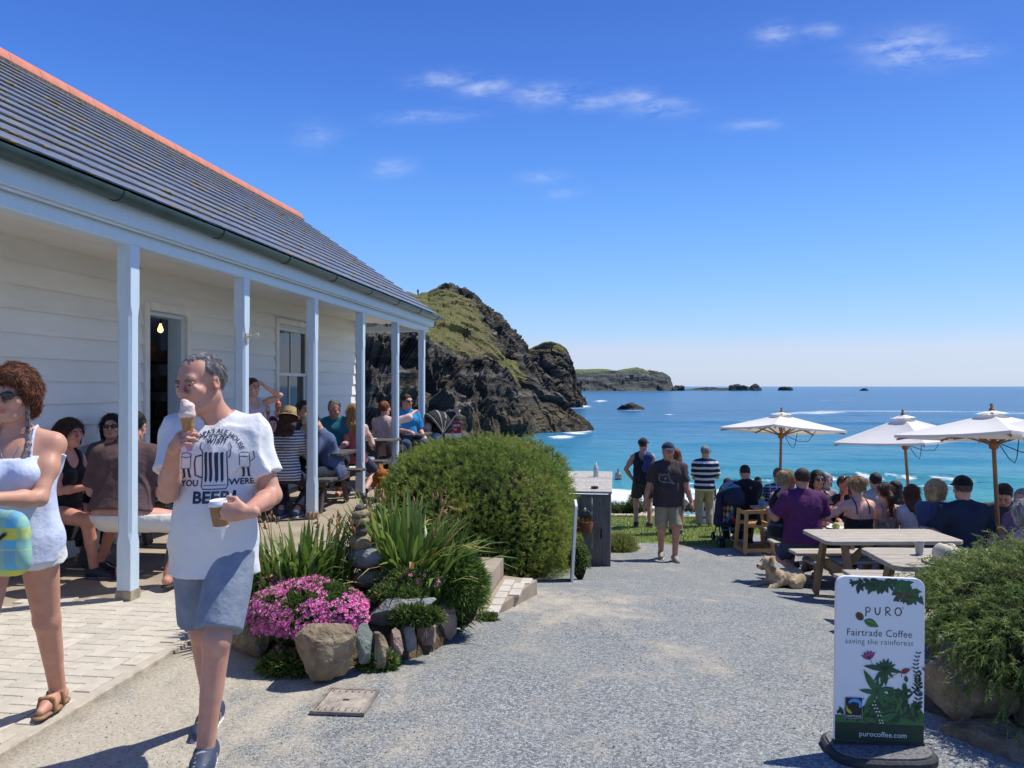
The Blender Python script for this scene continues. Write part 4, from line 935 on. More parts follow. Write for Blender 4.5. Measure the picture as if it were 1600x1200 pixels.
    g.rc(Hd(-.018, .062, -.095), Hd(.018, .062, -.095), .02, .02, .025); g.rc(Hd(-.045, -.012, -.06), Hd(-.028, .045, -.088), .026 * fz, .022 * fz, .02); g.rc(Hd(.045, -.012, -.06), Hd(.028, .045, -.088), .026 * fz, .022 * fz, .02)
    g.rc(Hd(-.034, .074, .026), Hd(.034, .074, .026), .015, .015, .018)
    for s in (-1, 1):
        g.el(Hd(s * .033, .094, .004), (.018, .015, .012), Rh, .012, sub=True)
        g.rc(Hd(s * .019, .0895, .0085), Hd(s * .034, .0925, .0115), .0042, .0045, .004); g.rc(Hd(s * .034, .0925, .0115), Hd(s * .049, .081, .0085), .0045, .004, .004); g.rc(Hd(s * .020, .0885, -.003), Hd(s * .047, .081, -.004), .0042, .0042, .004)
        g.el(Hd(s * .04, .062, -.026), (.026, .024, .022), Rh, .02)
        g.el(Hd(s * .079 * fz, -.006, -.006), (.010, .022, .033), Rh @ rotm(rz=R(s * -16)), .008); g.el(Hd(s * .086 * fz, -.002, -.006), (.006, .010, .016), Rh, .005, sub=True)
        g.el(Hd(s * .0125, .100, -.030), (.011, .011, .010), Rh, .007)
    g.rc(Hd(0, .088, .018), Hd(0, .112, -.022), .0085, .0125, .010)
    if mouth:
        g.el(Hd(0, .090, -.066 - .008 * mouth), (.021, .03, .011 + .012 * mouth), Rh, .006, sub=True)
        g.rc(Hd(-.018, .084, -.051), Hd(.018, .084, -.051), .0075, .0075, .008); g.rc(Hd(-.018, .080, -.086 - .014 * mouth), Hd(.018, .080, -.086 - .014 * mouth), .009, .009, .01)
    else:
        g.rc(Hd(-.020, .083, -.058), Hd(.020, .083, -.058), .0075, .0075, .008); g.rc(Hd(-.017, .082, -.069), Hd(.017, .082, -.069), .0085, .0085, .008); g.rc(Hd(-.022, .096, -.0635), Hd(.022, .096, -.0635), .003, .003, .003, sub=True)
    def emit(g, name, m, hh=h, cuts=(), disp=None, par=root, smooth=True):
        V, Fc = g.mesh(hh, cuts, disp)
        if len(V) == 0: return None
        if name in HEADY: V = HS(V)
        return mesh_np(name, V * S, Fc, m, smooth, parent=par)
    V, Fc = g.mesh(h if h > .008 else h * .72); V = HS(V)
    if gH.p: V2, F2 = gH.mesh(.0045); Fc = np.concatenate([Fc, F2 + len(V)]); V = np.concatenate([V, V2])
    mesh_np('body', V * S, Fc, skin(sk), True, parent=root)
    bvh = []
    def onskin(p, dr, lift=.004):       # push a point onto the body along dr
        if not bvh: bvh.append(BVHTree.FromPolygons([tuple(x) for x in V], [tuple(int(i) for i in x) for x in Fc]))
        dr = nrm(dr); h_ = bvh[0].ray_cast(Vector(np.asarray(p) + dr * .5), Vector(-dr))[0]
        return np.array(h_) + dr * lift if h_ is not None else np.asarray(p, float)
    sd_ = NP_[0]; NP_[0] += 1
    def wr_fn(amp, sc, dirs=(1, 1, .6)):
        Rd = rotm(ry=.5 * math.sin(sd_ * 1.7), rx=.2)
        def fn(pp):
            q = (pp @ Rd) * sc * np.array(dirs) * .62 + sd_ * 5.1; q = q + .8 * vnoise(q * .7 + 3)[:, None]
            return amp * .62 * (np.clip(1 - 2.2 * np.abs(vnoise(q)), 0, 1) ** 2 + .45 * fbm(q * 1.9 + 2, 2) - .15)
        return fn
    # ---------------- clothes
    def shirt(kind, m, e, amp=.018, sleeve=.55, hem=-.09, neck=.062, straps=False, loose=.0, long=False, drop=.0, hm=None):
        g = SDF(); torso(g, e, .05)
        if loose:
            r0 = (.158 if not f else .142) * b + e; r1 = (.166 if not f else .172) * b + e + loose
            g.rc(T(0, belly * .3, .17), T(0, belly * .3, hem - .16), r0, r1, .05, flat=(fw, .72 + belly * 2))
        if sleeve:
            for s in (-1, 1):
                q = sh[s] + (el_[s] - sh[s]) * min(sleeve, 1); ex_ = nrm(el_[s] - sh[s])
                am = (1 if not f else .86) * (.5 + .5 * b)
                g.rc(sh[s], q + ex_ * .03, .056 * am + e, .050 * am + e + .004 + loose * .3, .035, cut=[(q, ex_)] if sleeve <= 1 else None)
                if sleeve > 1:
                    q2 = el_[s] + (wr[s] - el_[s]) * (sleeve - 1); e2 = nrm(wr[s] - el_[s])
                    g.rc(el_[s], q2 + e2 * .03, .045 * am + e, .036 * am + e, .03, cut=[(q2, e2)])
        if straps:
            for s in (-1, 1): g.el(sh[s] + rt * s * .045 + up * .03, (.075, .2, .13), Rt, .02, sub=True)
            g.el(T(0, .10, .52), (.085, .13, .13), Rt, .02, sub=True); g.el(T(0, -.12, .54), (.085, .12, .12), Rt, .02, sub=True)
        else:
            g.rc(nb + fw * .014 - up * .012, nb + up * .2, neck, neck + .03, .008, sub=True)
        return emit(g, kind, m, cuts=[(T(0, 0, hem), -up)], disp=wr_fn(amp, 9))
    def camisole(m, e=.014, top_z=.40, hem=-.06, loose=.02, straps=True, name='camisole'):
        g = SDF(); torso(g, e, .05)
        g.rc(T(0, 0, .22), T(0, 0, hem - .16), .135 * b + e, .166 * b + e + loose, .05, flat=(fw, .74))
        if pose == 'sit': pass
        o = emit(g, name, m, cuts=[(T(0, 0, hem), -up), (T(0, .10, top_z), up + fw * .35), (T(0, -.10, top_z - .02), up - fw * .25)], disp=wr_fn(.009, 9))
        if straps:
            g = SDF()
            for s in (-1, 1):
                pts = [onskin(T(s * .086, 0, .38), fw * math.cos(q) + up * math.sin(q), .003) for q in np.linspace(-.25, 3.4, 14)]
                for a, c in zip(pts[:-1], pts[1:]): g.rc(a, c, .0075, .0075, .004)
            emit(g, 'strap', m, .0055, par=root)
        return o
    def legs(m, e, length, waist=.11, name='trousers', wide=0.):
        g = SDF(); g.el(pel + Rp @ np.array([0, -.005, 0]), ((.168 if not f else .178) * b + e, .118 * b + e, .125 + e), Rp, .05)
        g.el(pel + Rp @ np.array([0, 0, .09]), ((.150 if not f else .142) * b + e, .108 * b + e, .12), Rp, .05)
        lm = (1 if not f else 1.02) * (.45 + .55 * b)
        for s in (-1, 1):
            tdir = nrm(kn[s] - hip[s]); t1 = min(length, 1.); q = hip[s] + (kn[s] - hip[s]) * t1
            r1 = (.088 + (.057 - .088) * t1) * lm
            g.rc(hip[s], q + (tdir * .04 if length <= 1 else 0), .09 * lm + e, r1 + e + wide, .010, cut=[(q, tdir)] if length <= 1 else None)
            if length > 1:
                sd = nrm(an[s] - kn[s]); q2 = kn[s] + (an[s] - kn[s]) * (length - 1)
                td = nrm(kn[s] - hip[s]); rr = td - sd * (td @ sd); bkd = nrm(-rr) if np.linalg.norm(rr) > .15 else np.array([0, -1., 0])
                g.rc(kn[s], kn[s] * .5 + q2 * .5 + bkd * .008, .058 * lm + e, .054 * lm + e, .03); g.rc(kn[s] * .5 + q2 * .5 + bkd * .008, q2 + sd * .02, .054 * lm + e, .042 * lm + e + wide, .02, cut=[(q2, sd)])
        wc = pel + Rp @ np.array([0, 0, waist])
        return emit(g, name, m, cuts=[(wc, Rp @ np.array([0, 0, 1.]))], disp=wr_fn(.008, 8, (1, 1, .8)))
    def skirt(m, z1, r, name='skirt'):
        g = SDF(); g.rc(pel + up * .08, pel - np.array([0, 0, z1]) , .13 * b + .02, r, .05, cut=[(pel - np.array([0, 0, z1]), (0, 0, -1))]); return emit(g, name, m, disp=wr_fn(.012, 7, (1, 1, .3)))
    if top:
        k, m = top[0], top[1]; m = m if isinstance(m, bpy.types.Material) else cloth(m); kw = top[2] if len(top) > 2 else {}
        if k == 'tee': kw = {'e': .018, 'loose': .012, **kw}; so = shirt('shirt', m, **kw)
        elif k == 'tank': so = shirt('vest', m, **{'e': .014, 'sleeve': 0, 'straps': True, 'loose': .01, **kw})
        elif k == 'long': so = shirt('jumper', m, **{'e': .018, 'sleeve': 1.9, 'loose': .012, **kw})
        elif k == 'cami': so = camisole(m, **kw)
    else: so = None
    if bot:
        k, m = bot[0], bot[1]; m = m if isinstance(m, bpy.types.Material) else cloth(m); kw = bot[2] if len(bot) > 2 else {}
        if k == 'shorts': bo_ = legs(m, **{'e': .018, 'length': .86, 'name': 'shorts', 'wide': .016, **kw})
        elif k == 'short': bo_ = legs(m, **{'e': .018, 'length': .30, 'name': 'shorts', 'wide': .02, **kw})
        elif k == 'long': bo_ = legs(m, **{'e': .014, 'length': 1.88, 'name': 'trousers', 'wide': .008, **kw})
        elif k == 'skirt': bo_ = skirt(m, **kw)
    if shoe and not nofeet:
        k, c = shoe[0], shoe[1]; m = c if isinstance(c, bpy.types.Material) else mat('shoe_%d_%d_%d' % tuple(int(x * 255) for x in c), c, .6, .1, 20, .2, 90)
        sm_ = flat('shoe_sole', (.62, .60, .56), .7) if len(shoe) < 3 else flat('sole_%d_%d_%d' % tuple(int(x * 255) for x in shoe[2]), shoe[2], .7)
        for s in (-1, 1):
            ty = R(toe_l if s < 0 else toe_r); fd = np.array([math.sin(ty), math.cos(ty), 0]); ft = an[s] + np.array([0, 0, -.045]); dn = np.array([0, 0, -.04])
            g = SDF()
            if k == 'trainer':
                g.rc(ft - fd * .045 + (0, 0, .004), ft + fd * .06, .046, .044, .03); g.rc(ft + fd * .06 - (0, 0, .004), ft + fd * .168 - (0, 0, .014), .044, .031, .03); g.rc(ft - fd * .05 + (0, 0, .03), an[s] + fd * .01 + (0, 0, -.012), .038, .043, .02, cut=[(an[s] + (0, 0, -.002), (0, 0, 1))])
                up_ = emit(g, 'shoe', m, min(h, .009), cuts=[(ft + dn * .62, (0, 0, -1))])
                if h < .008:
                    lt = np.cross(fd, (0, 0, 1.)); g = SDF()
                    for k_ in range(4): c_ = ft + fd * (.052 + .021 * k_) + (0, 0, .043 - .0075 * k_); g.rc(c_ - lt * .022, c_ + lt * .022 + fd * .012, .0042, .0042, .003)
                    g.rc(an[s] + fd * .058 + (0, 0, -.004), ft + fd * .12 + (0, 0, .010), .017, .014, .01, flat=((0, 0, 1.), .6)); emit(g, 'laces', flat('lace', (.30, .30, .33), .8), .004, par=up_)
                    for sg in (-1, 1):
                        g = SDF(); o_ = ft + lt * sg * .042 + fd * .02; a_, b2, c2, d2 = [o_ + fd * x_ + np.array([0, 0, z_]) for x_, z_ in ((-.018, -.016), (-.012, .018), (.014, -.018), (.02, .014))]
                        g.rc(a_, b2, .005, .005, .002); g.rc(b2, c2, .005, .005, .002); g.rc(c2, d2, .005, .005, .002); emit(g, 'shoe_letter', flat('shoe_white', (.72, .72, .70), .6), .003, par=up_)
            else: up_ = None
            g = SDF(); g.rc(ft - fd * .05 + dn, ft + fd * .06 + dn, .041, .043, .01, flat=((0, 0, 1.), .34)); g.rc(ft + fd * .06 + dn, ft + fd * .172 + dn, .043, .034, .01, flat=((0, 0, 1.), .34))
            so_ = emit(g, 'sole', sm_ if k == 'trainer' else m, min(h, .008), par=up_ or root)
            if k == 'sandal':
                g = SDF()
                lt = np.cross(fd, (0, 0, 1.))
                for t_, w_ in ((.105, .041), (.02, .045)):
                    c_ = ft + fd * t_
                    pts = [c_ + lt * w_ + dn * .7, c_ + lt * w_ * .72 + (0, 0, .026), c_ + (0, 0, .040 - t_ * .12), c_ - lt * w_ * .72 + (0, 0, .026), c_ - lt * w_ + dn * .7]
                    for a, c2 in zip(pts[:-1], pts[1:]): g.rc(a, c2, .011, .011, .006)
                emit(g, 'sandal_strap', m, min(h, .008), par=so_ or root)
    # ---------------- hair, hats, glasses, eyes
    if hair:
        k, c = hair[0], hair[1]; hm = hairmat(c); g = SDF()
        facecut = [(Hd(0, .066, .066), Rh @ np.array([0, .78, -.62]))]
        st_ = lambda a, sc: (lambda pp: a * fbm(((pp - hc) @ Rh) * sc * np.array([1, 1, .35]) + sd_, 3, True) - a * .35)
        if k == 'short': g.el(Hd(0, -.018, .036), (.085, .103, .093), Rh, .02, cut=facecut); dsp = st_(.007, 26)
        elif k == 'crop': g.el(Hd(0, -.018, .034), (.0815, .099, .0885), Rh, .02, cut=[(Hd(0, .062, .072), Rh @ np.array([0, .80, -.60]))]); dsp = st_(.004, 40)
        elif k == 'receding':
            g.el(Hd(0, -.022, .034), (.083, .098, .089), Rh, .02, cut=[(Hd(0, .050, .076), Rh @ np.array([0, .66, -.75]))])
            for s in (-1, 1): g.el(Hd(s * .052, .070, .070), (.030, .050, .036), Rh, .012, sub=True)
            dsp = st_(.009, 38)
        elif k == 'bob':
            g.el(Hd(0, -.02, .034), (.094, .108, .098), Rh, .02, cut=[(Hd(0, .078, .055), Rh @ np.array([0, .90, -.42]))])
            for s in (-1, 1): g.rc(Hd(s * .078, .008, .03), Hd(s * .076, .005, -.085), .034, .030, .03)
            for s in (-.6, 0, .6): g.rc(Hd(s * .07, -.085, .02), Hd(s * .075, -.085, -.09), .042, .036, .03)
            dsp = st_(.010, 20)
        elif k == 'curly':
            g.el(Hd(0, -.02, .040), (.093, .108, .098), Rh, .02, cut=[(Hd(0, .078, .060), Rh @ np.array([0, .90, -.42]))])
            for s in (-1, 1): g.rc(Hd(s * .080, .0, .02), Hd(s * .072, -.03, -.070), .032, .028, .03)
            for s in (-.6, .0, .6): g.rc(Hd(s * .07, -.085, .02), Hd(s * .06, -.075, -.08), .045, .034, .03)
            g.rc(Hd(-.05, .068, .082), Hd(.065, .058, .075), .026, .028, .03)
            dsp = lambda pp: .020 * fbm(pp * 22 + sd_, 3, True) - .006
        elif k in ('long', 'pony', 'bun'):
            g.el(Hd(0, -.018, .034), (.087, .104, .095), Rh, .02, cut=[(Hd(0, .070, .06), Rh @ np.array([0, .86, -.5]))])
            if k == 'long':
                bkv = T(0, -.13 * b, .36); L_ = hair[2] if len(hair) > 2 else .5
                for s in (-1, -.45, .1, .5, 1):
                    e_ = T(s * .095, -.115 * b + .02 * abs(s), .46 - .42 * L_)
                    g.rc(Hd(s * .07, -.06 + .05 * abs(s), .01), T(s * .09, -.085 * b, .50), .036, .036, .03); g.rc(T(s * .09, -.085 * b, .50), e_, .036, .02, .03)
            elif k == 'pony':
                p0, p1, p2 = Hd(0, -.115, .03), Hd(0, -.165, -.05), T(.01, -.15 * b, .38)
                g.rc(p0, p1, .03, .04, .02); g.rc(p1, p2, .04, .018, .02)
            else:
                g.el(Hd(.01, -.10, .055), (.062, .052, .055), Rh, .015); g.rc(Hd(-.05, -.075, -.02), Hd(.03, -.105, -.02), .03, .03, .02)
            dsp = st_(.009, 22)
        elif k == 'fringe': pass
        ho = emit(g, 'hair', hm, h, disp=dsp)
        if ho is not None and h < .0098:
            HV = np.array([v.co[:] for v in ho.data.vertices]) / S; rg = np.random.default_rng(sd_ + 5); ns = 9000 if h < .008 else 1800
            p = HV[rg.integers(len(HV), size=ns)]; nn_ = (p - hc); nn_ /= np.linalg.norm(nn_, axis=1, keepdims=True)
            dn = -(Rh @ np.array([0, .35, 1.])) if k not in ('curly',) else np.array([0, 0, -.35])
            tg = dn + rg.normal(size=(ns, 3)) * (.30 if k not in ('curly',) else .55); tg -= nn_ * (tg * nn_).sum(1, keepdims=True) * (.97 if k not in ('crop', 'receding', 'short') else .72)
            Ls_ = {'long': .075, 'pony': .06, 'bun': .05, 'bob': .055, 'curly': .026}.get(k, .017)
            v_, q_, t_, a_ = blades(p + nn_ * .0005, tg + nn_ * .06, Ls_ * (.5 + rg.random(ns)), .0016 if h < .008 else .0028, .10, rg.random(ns), rg)
            c3 = np.array(c); sm_ = leafmat('strands_%d_%d_%d' % tuple(int(x * 255) for x in c), [(0, tuple(c3 * .6)), (.5, tuple(c3)), (1, tuple(np.minimum(c3 * 1.5 + .01, 1)))], .5, 0, .3)
            mesh_np('hair_strands', v_ * S, [q_, t_], sm_, False, parent=ho, attrs={'tint': a_})['kind'] = 'stuff'
    if cap:
        m = cap[0] if isinstance(cap[0], bpy.types.Material) else cloth(cap[0]); g = SDF(); bd = -1 if (len(cap) > 1 and cap[1] == 'back') else 1
        Rc = Rh @ rotm(rx=R(6))
        g.el(Hd(0, -.016, .040), (.092, .111, .098), Rc, .01, cut=[(Hd(0, 0, .040), -(Rc @ np.array([0, .0, 1.])))])
        g.el(Hd(0, -.016, .137), (.01, .01, .006), Rh, .004)
        co = emit(g, 'cap', m, min(h, .01)); g = SDF()
        g.el(Hd(0, bd * .098, .042), (.075, .082, .010), Rh @ rotm(rx=R(-12)), .01, cut=[(Hd(0, bd * .06, 0), Rh @ np.array([0, -bd, 0.]))]); emit(g, 'peak', m, min(h, .008), par=co or root)
    if glasses:
        g = SDF(); zz = .006 if glasses != 'up' else .105; yo = .101 if glasses != 'up' else .045; Rg = Rh if glasses != 'up' else Rh @ rotm(rx=R(50))
        for s in (-1, 1): g.el(Hd(s * .034, yo, zz), (.029, .007, .020), Rg, .004)
        g.rc(Hd(-.012, yo + .004, zz + .005), Hd(.012, yo + .004, zz + .005), .004, .004, .004)
        if glasses != 'up':
            for s in (-1, 1): g.rc(Hd(s * .062, yo - .006, zz + .006), Hd(s * .084, 0, zz + .012), .0045, .004, .004)
        emit(g, 'sunglasses', mat('dark_lens', (.012, .012, .015), .12, .05, spec=.7), min(h, .005))
    if face and not glasses or glasses == 'up':
        for s in (-1, 1):
            V, Fc = ico(2); o = mesh_np('eye', HS(Hd(s * .032, .0765, .003) + V * .0125) * S, Fc, flat('eye_white', (.42, .38, .35), .3), True, parent=root)
            o2 = mesh_np('iris', HS(Hd(s * .032, .0850, .0025) + V * .0062) * S, Fc, flat('eye_iris', (.03, .035, .045), .2), True, parent=o)
        if hair and face:
            g = SDF()
            for s in (-1, 1): g.rc(Hd(s * .014, .0925, .021), Hd(s * .034, .0915, .0265), .0038, .0038, .003); g.rc(Hd(s * .034, .0915, .0265), Hd(s * .054, .079, .021), .0038, .0025, .003)
            emit(g, 'eyebrows', hairmat(tuple(c * .6 for c in hair[1])), .0036)
    if face and not mouth:
        g = SDF(); g.rc(Hd(-.017, .0905, -.0585), Hd(.017, .0905, -.0585), .0035, .0035, .004); g.rc(Hd(-.014, .0905, -.068), Hd(.014, .0905, -.068), .0042, .0042, .004); emit(g, 'lips', skin(tuple(c * k_ for c, k_ in zip(sk, (.9, .62, .62)))), .004)
    ctx = dict(root=root, S=S, T=T, Hd=Hd, Rh=Rh, Rt=Rt, wr=wr, el=el_, sh=sh, kn=kn, an=an, hip=hip, pel=pel, shirt=so, hc=hc, emit=emit, loc=loc, onskin=onskin, nb=nb, up=up, fw=fw, rt=rt, b=b)
    if hat == 'trilby':
        mb = MB(); Rq = Rh @ rotm(rx=R(-6)); cpos = Hd(0, -.015, .062)
        mb.lathe([(.0, .105), (.05, .112), (.085, .10), (.098, .03), (.102, 0), (.15, -.022), (.152, -.026), (.10, -.008), (.09, .0)], cpos, 24, Rq); mb.v[-1] *= S
        ht = mb.build('straw_hat', mat('straw', (.62, .45, .22), .9, .3, 60, .6, 160, col2=(.40, .27, .12)), root, True)
        mb = MB(); mb.lathe([(.1015, .006), (.1035, .006), (.101, .036), (.0985, .036)], cpos, 24, Rq); mb.v[-1] *= S; mb.build('hat_band', cloth((.50, .33, .15)), ht, True)
    return ctx
def wpt(ctx, p):        # local (unscaled) point -> world
    o = ctx['root']; p = np.asarray(p, float) * ctx['S']; a = o.rotation_euler.z
    return np.array(o.location) + rotm(rz=a) @ p
# ================================================================ PRINT: flat lettering and drawings laid on surfaces
class Print:
    def __init__(s): s.v = []; s.f = []; s.m = []; s.mats = []; s.n = 0
    def mi(s, m):
        if m not in s.mats: s.mats.append(m)
        return s.mats.index(m)
    def tri(s, v2, tris, m, z=0):
        for t in tris: s.f.append([int(i) + s.n for i in t]); s.m.append(s.mi(m))
        s.v += [(x, y, z) for x, y in v2]; s.n += len(v2)
    def poly(s, pts, m, z=0):
        from mathutils.geometry import tessellate_polygon
        s.tri(pts, tessellate_polygon([[Vector((x, y, 0)) for x, y in pts]]), m, z)
    def ell(s, cx, cy, rx, ry, m, z=0, n=18, rot=0):
        c, q = math.cos(rot), math.sin(rot)
        s.poly([(cx + rx * math.cos(t) * c - ry * math.sin(t) * q, cy + rx * math.cos(t) * q + ry * math.sin(t) * c) for t in np.linspace(0, 2 * math.pi, n, endpoint=False)], m, z)
    def stroke(s, pts, w, m, z=0, taper=False, closed=False):
        pts = np.array(pts, float)
        if closed: pts = np.vstack([pts, pts[:1]])
        d = np.gradient(pts, axis=0); d /= np.linalg.norm(d, axis=1, keepdims=True) + 1e-9; n = np.stack([-d[:, 1], d[:, 0]], 1)
        ww = np.full(len(pts), w / 2)
        if taper: ww = ww * np.linspace(1, .25, len(pts))
        L = pts + n * ww[:, None]; Q = pts - n * ww[:, None]; k = len(pts)
        s.tri(np.vstack([L, Q]), [t for i in range(k - 1) for t in ((i, i + 1, k + i + 1), (i, k + i + 1, k + i))], m, z)
    def leaf(s, x, y, ang, L, w, m, vein=None, z=0, bend=0):
        t = np.linspace(0, 1, 8); cx = L * t; cy = bend * L * t * t; hw = w * np.sin(np.pi * t ** .8) * .5
        up_ = [(a, b_ + h_) for a, b_, h_ in zip(cx, cy, hw)]; dn = [(a, b_ - h_) for a, b_, h_ in zip(cx, cy, hw)][::-1]
        c, q = math.cos(ang), math.sin(ang); tr = lambda P_: [(x + a * c - b_ * q, y + a * q + b_ * c) for a, b_ in P_]
        if vein is not None: s.poly(tr([(a, b_ + h_ * .25 + .0012) for (a, b_), h_ in zip(up_, hw)] + [(a, b_ - .0012) for a, b_ in dn]), vein, z)
        s.poly(tr(up_ + dn[1:-1]), m, z + .0002)
        if vein is not None: s.stroke(tr(list(zip(cx[:-1], cy[:-1]))), .0016, vein, z + .0004)
    def text(s, txt, x, y, size, m, align='CENTER', z=0, sx=1., spacing=1., bold=0., fn=None, shear=0):
        cu = bpy.data.curves.new('tmp_text', 'FONT'); cu.body = txt; cu.size = size; cu.align_x = align; cu.space_character = spacing; cu.offset = bold; cu.resolution_u = 3; cu.shear = shear
        o = bpy.data.objects.new('tmp_text', cu); C.objects.link(o); dg = bpy.context.evaluated_depsgraph_get(); dg.update()
        me = bpy.data.meshes.new_from_object(o.evaluated_get(dg)); me.calc_loop_triangles()
        v2 = [(v.co.x * sx, v.co.y) for v in me.vertices]; v2 = [(x + a, y + b_) for a, b_ in v2] if fn is None else [fn(a, b_) for a, b_ in v2]
        s.tri(v2, [t.vertices[:] for t in me.loop_triangles], m, z)
        bpy.data.objects.remove(o); bpy.data.curves.remove(cu); bpy.data.meshes.remove(me)
    def build(s, name, fn, parent, sub=0):
        """fn maps (n,3) print coordinates (x right, y up, z lift) to local points"""
        me = bpy.data.meshes.new(name); me.from_pydata(s.v, [], s.f)
        for m in s.mats: me.materials.append(m)
        me.polygons.foreach_set('material_index', s.m)
        if sub:
            bm = bmesh.new(); bm.from_mesh(me)
            for _ in range(4):
                es = [e for e in bm.edges if e.calc_length() > sub]
                if not es: break
                bmesh.ops.subdivide_edges(bm, edges=es, cuts=1); bmesh.ops.triangulate(bm, faces=bm.faces)
            bm.to_mesh(me); bm.free()
        co = np.zeros(len(me.vertices) * 3); me.vertices.foreach_get('co', co); co = fn(co.reshape(-1, 3))
        me.vertices.foreach_set('co', np.asarray(co, np.float32).ravel()); me.update()
        return obj(name, me, parent)
def on_chest(ctx, z0, x0=0., lift=.0025, y0=.6):
    """projects print coordinates onto the front of a person's shirt"""
    me = ctx['shirt'].data; S = ctx['S']
    bv = BVHTree.FromPolygons([v.co[:] for v in me.vertices], [p.vertices[:] for p in me.polygons])
    T = ctx['T']; fw = ctx['fw']
    def fn(co):
        out = []
        for x, y, z in co:
            o = (T(-(x + x0), 0, z0 + y)) * S
            h_, n, i, d_ = bv.ray_cast(Vector(o + fw * y0), Vector(-fw))
            out.append(np.array(h_) + fw * (lift + z) if h_ is not None else o + fw * .1)
        return np.array(out)
    return fn
# ================================================================ PLANTS, STONES, FURNITURE
def G(u, v, dz=0.):     # photo pixel -> point on the ground
    d = 5.0
    for _ in range(40):
        p = P(u, v, d); z = float(gz(p[0], p[1])) + dz; d = .5 * d + .5 * (CAMZ - z) * F / (v - 604)
    p = P(u, v, d); p[2] = float(gz(p[0], p[1])) + dz; return p
def foliage(name, parts, m, parent=None):
    V = []; Q = []; T_ = []; A = []; n = 0
    for v, q, t, a in parts: V.append(v); Q.append(q + n); T_.append(t + n); A.append(a); n += len(v)
    return mesh_np(name, np.concatenate(V), [np.concatenate(Q), np.concatenate(T_)], m, False, parent=parent, attrs={'tint': np.concatenate(A)})
def mound(name, label, cat, c, r, ex, n, L, W_, m, core, seed, lump=.10, zmin=-1, bend=.15, upb=.35, spread=.75, rz=0, group=None, ls=2.2, spray=.12, per=34):
    rg = np.random.default_rng(seed)
    root = thing(name, label, cat, (c[0], c[1], c[2]), rz, group)
    def surf(d):
        s = (np.abs(d[:, 0] / r[0]) ** ex + np.abs(d[:, 1] / r[1]) ** ex + np.abs(d[:, 2] / r[2]) ** ex) ** (-1 / ex)
        p = d * s[:, None]; lm = 1 + lump * fbm(p * ls + seed, 4) * 1.6
        return p * lm[:, None]
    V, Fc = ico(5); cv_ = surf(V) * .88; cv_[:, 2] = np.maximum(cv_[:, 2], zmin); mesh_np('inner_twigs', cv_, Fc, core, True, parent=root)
    ns = n // per; d = rg.normal(size=(ns, 3)); d /= np.linalg.norm(d, axis=1, keepdims=True)
    d = d * np.array(r); d /= np.linalg.norm(d, axis=1, keepdims=True)
    p = surf(d); p = p[p[:, 2] > zmin]; ns = len(p); p = p * (1 - .15 * rg.random(ns) ** 1.3)[:, None]
    nn = p / (np.array(r) ** 2); nn /= np.linalg.norm(nn, axis=1, keepdims=True)
    S_ = nn * .7 + np.array([0, 0, upb]) + rg.normal(size=(ns, 3)) * .42 * spread; S_ /= np.linalg.norm(S_, axis=1, keepdims=True)
    clump = fbm(p * 3.2 + 11, 3); sl = spray * (.5 + .9 * rg.random(ns)) * (1 + .5 * (clump > .12)); st = np.clip(.48 + .6 * clump + .14 * rg.normal(size=ns), 0, 1)
    t_ = rg.random((ns, per)); q_ = p[:, None] + S_[:, None] * (t_ * sl[:, None])[..., None] - np.array([0, 0, 1.]) * (bend * 1.6 * t_ ** 2 * sl[:, None])[..., None]
    D_ = (S_[:, None] * .75 + rg.normal(size=(ns, per, 3)) * .5 - np.array([0, 0, bend]) * t_[..., None]).reshape(-1, 3); p = q_.reshape(-1, 3); n = len(p)
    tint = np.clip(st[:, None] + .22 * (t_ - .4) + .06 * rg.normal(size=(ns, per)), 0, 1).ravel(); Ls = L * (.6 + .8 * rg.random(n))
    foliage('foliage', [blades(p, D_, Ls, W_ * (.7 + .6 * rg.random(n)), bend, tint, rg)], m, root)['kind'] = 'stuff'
    return root
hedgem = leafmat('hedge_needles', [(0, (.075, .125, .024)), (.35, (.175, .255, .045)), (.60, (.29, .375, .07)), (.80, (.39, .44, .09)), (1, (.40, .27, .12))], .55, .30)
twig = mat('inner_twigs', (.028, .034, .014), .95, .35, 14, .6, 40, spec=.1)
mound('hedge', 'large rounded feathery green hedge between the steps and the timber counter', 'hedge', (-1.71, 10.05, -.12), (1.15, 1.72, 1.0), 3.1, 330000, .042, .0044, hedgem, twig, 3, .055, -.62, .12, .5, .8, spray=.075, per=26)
# grass stems poking out of the hedge top
rg = np.random.default_rng(9)
pp = np.stack([rg.uniform(-2.5, -1.0, 60), rg.uniform(8.9, 10.4, 60), np.full(60, .72)], 1)
o = foliage('tall_grass', [blades(pp, np.stack([rg.normal(0, .3, 60), rg.normal(0, .3, 60), np.ones(60)], 1), rg.uniform(.15, .38, 60), .010, .3, rg.random(60), rg)], leafmat('tall_grass', [(0, (.10, .20, .03)), (1, (.30, .36, .08))], .5, .4)); tag(o, 'long pale grass blades sprouting out of the hedge top', 'grass', kind='stuff')
bushm = leafmat('bush_needles', [(0, (.05, .09, .022)), (.4, (.125, .19, .045)), (.7, (.23, .30, .075)), (1, (.36, .37, .12))], .55, .32)
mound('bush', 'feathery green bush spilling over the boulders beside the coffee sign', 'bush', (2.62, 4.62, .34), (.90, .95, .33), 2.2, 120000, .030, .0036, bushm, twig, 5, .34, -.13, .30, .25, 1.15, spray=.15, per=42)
mound('bush', 'wispy lower arm of bush hanging beside the edge of the coffee sign', 'bush', (2.16, 4.16, .28), (.36, .36, .27), 2.1, 34000, .030, .0036, bushm, twig, 6, .34, -.13, .35, .05, 1.25, spray=.14, per=42)
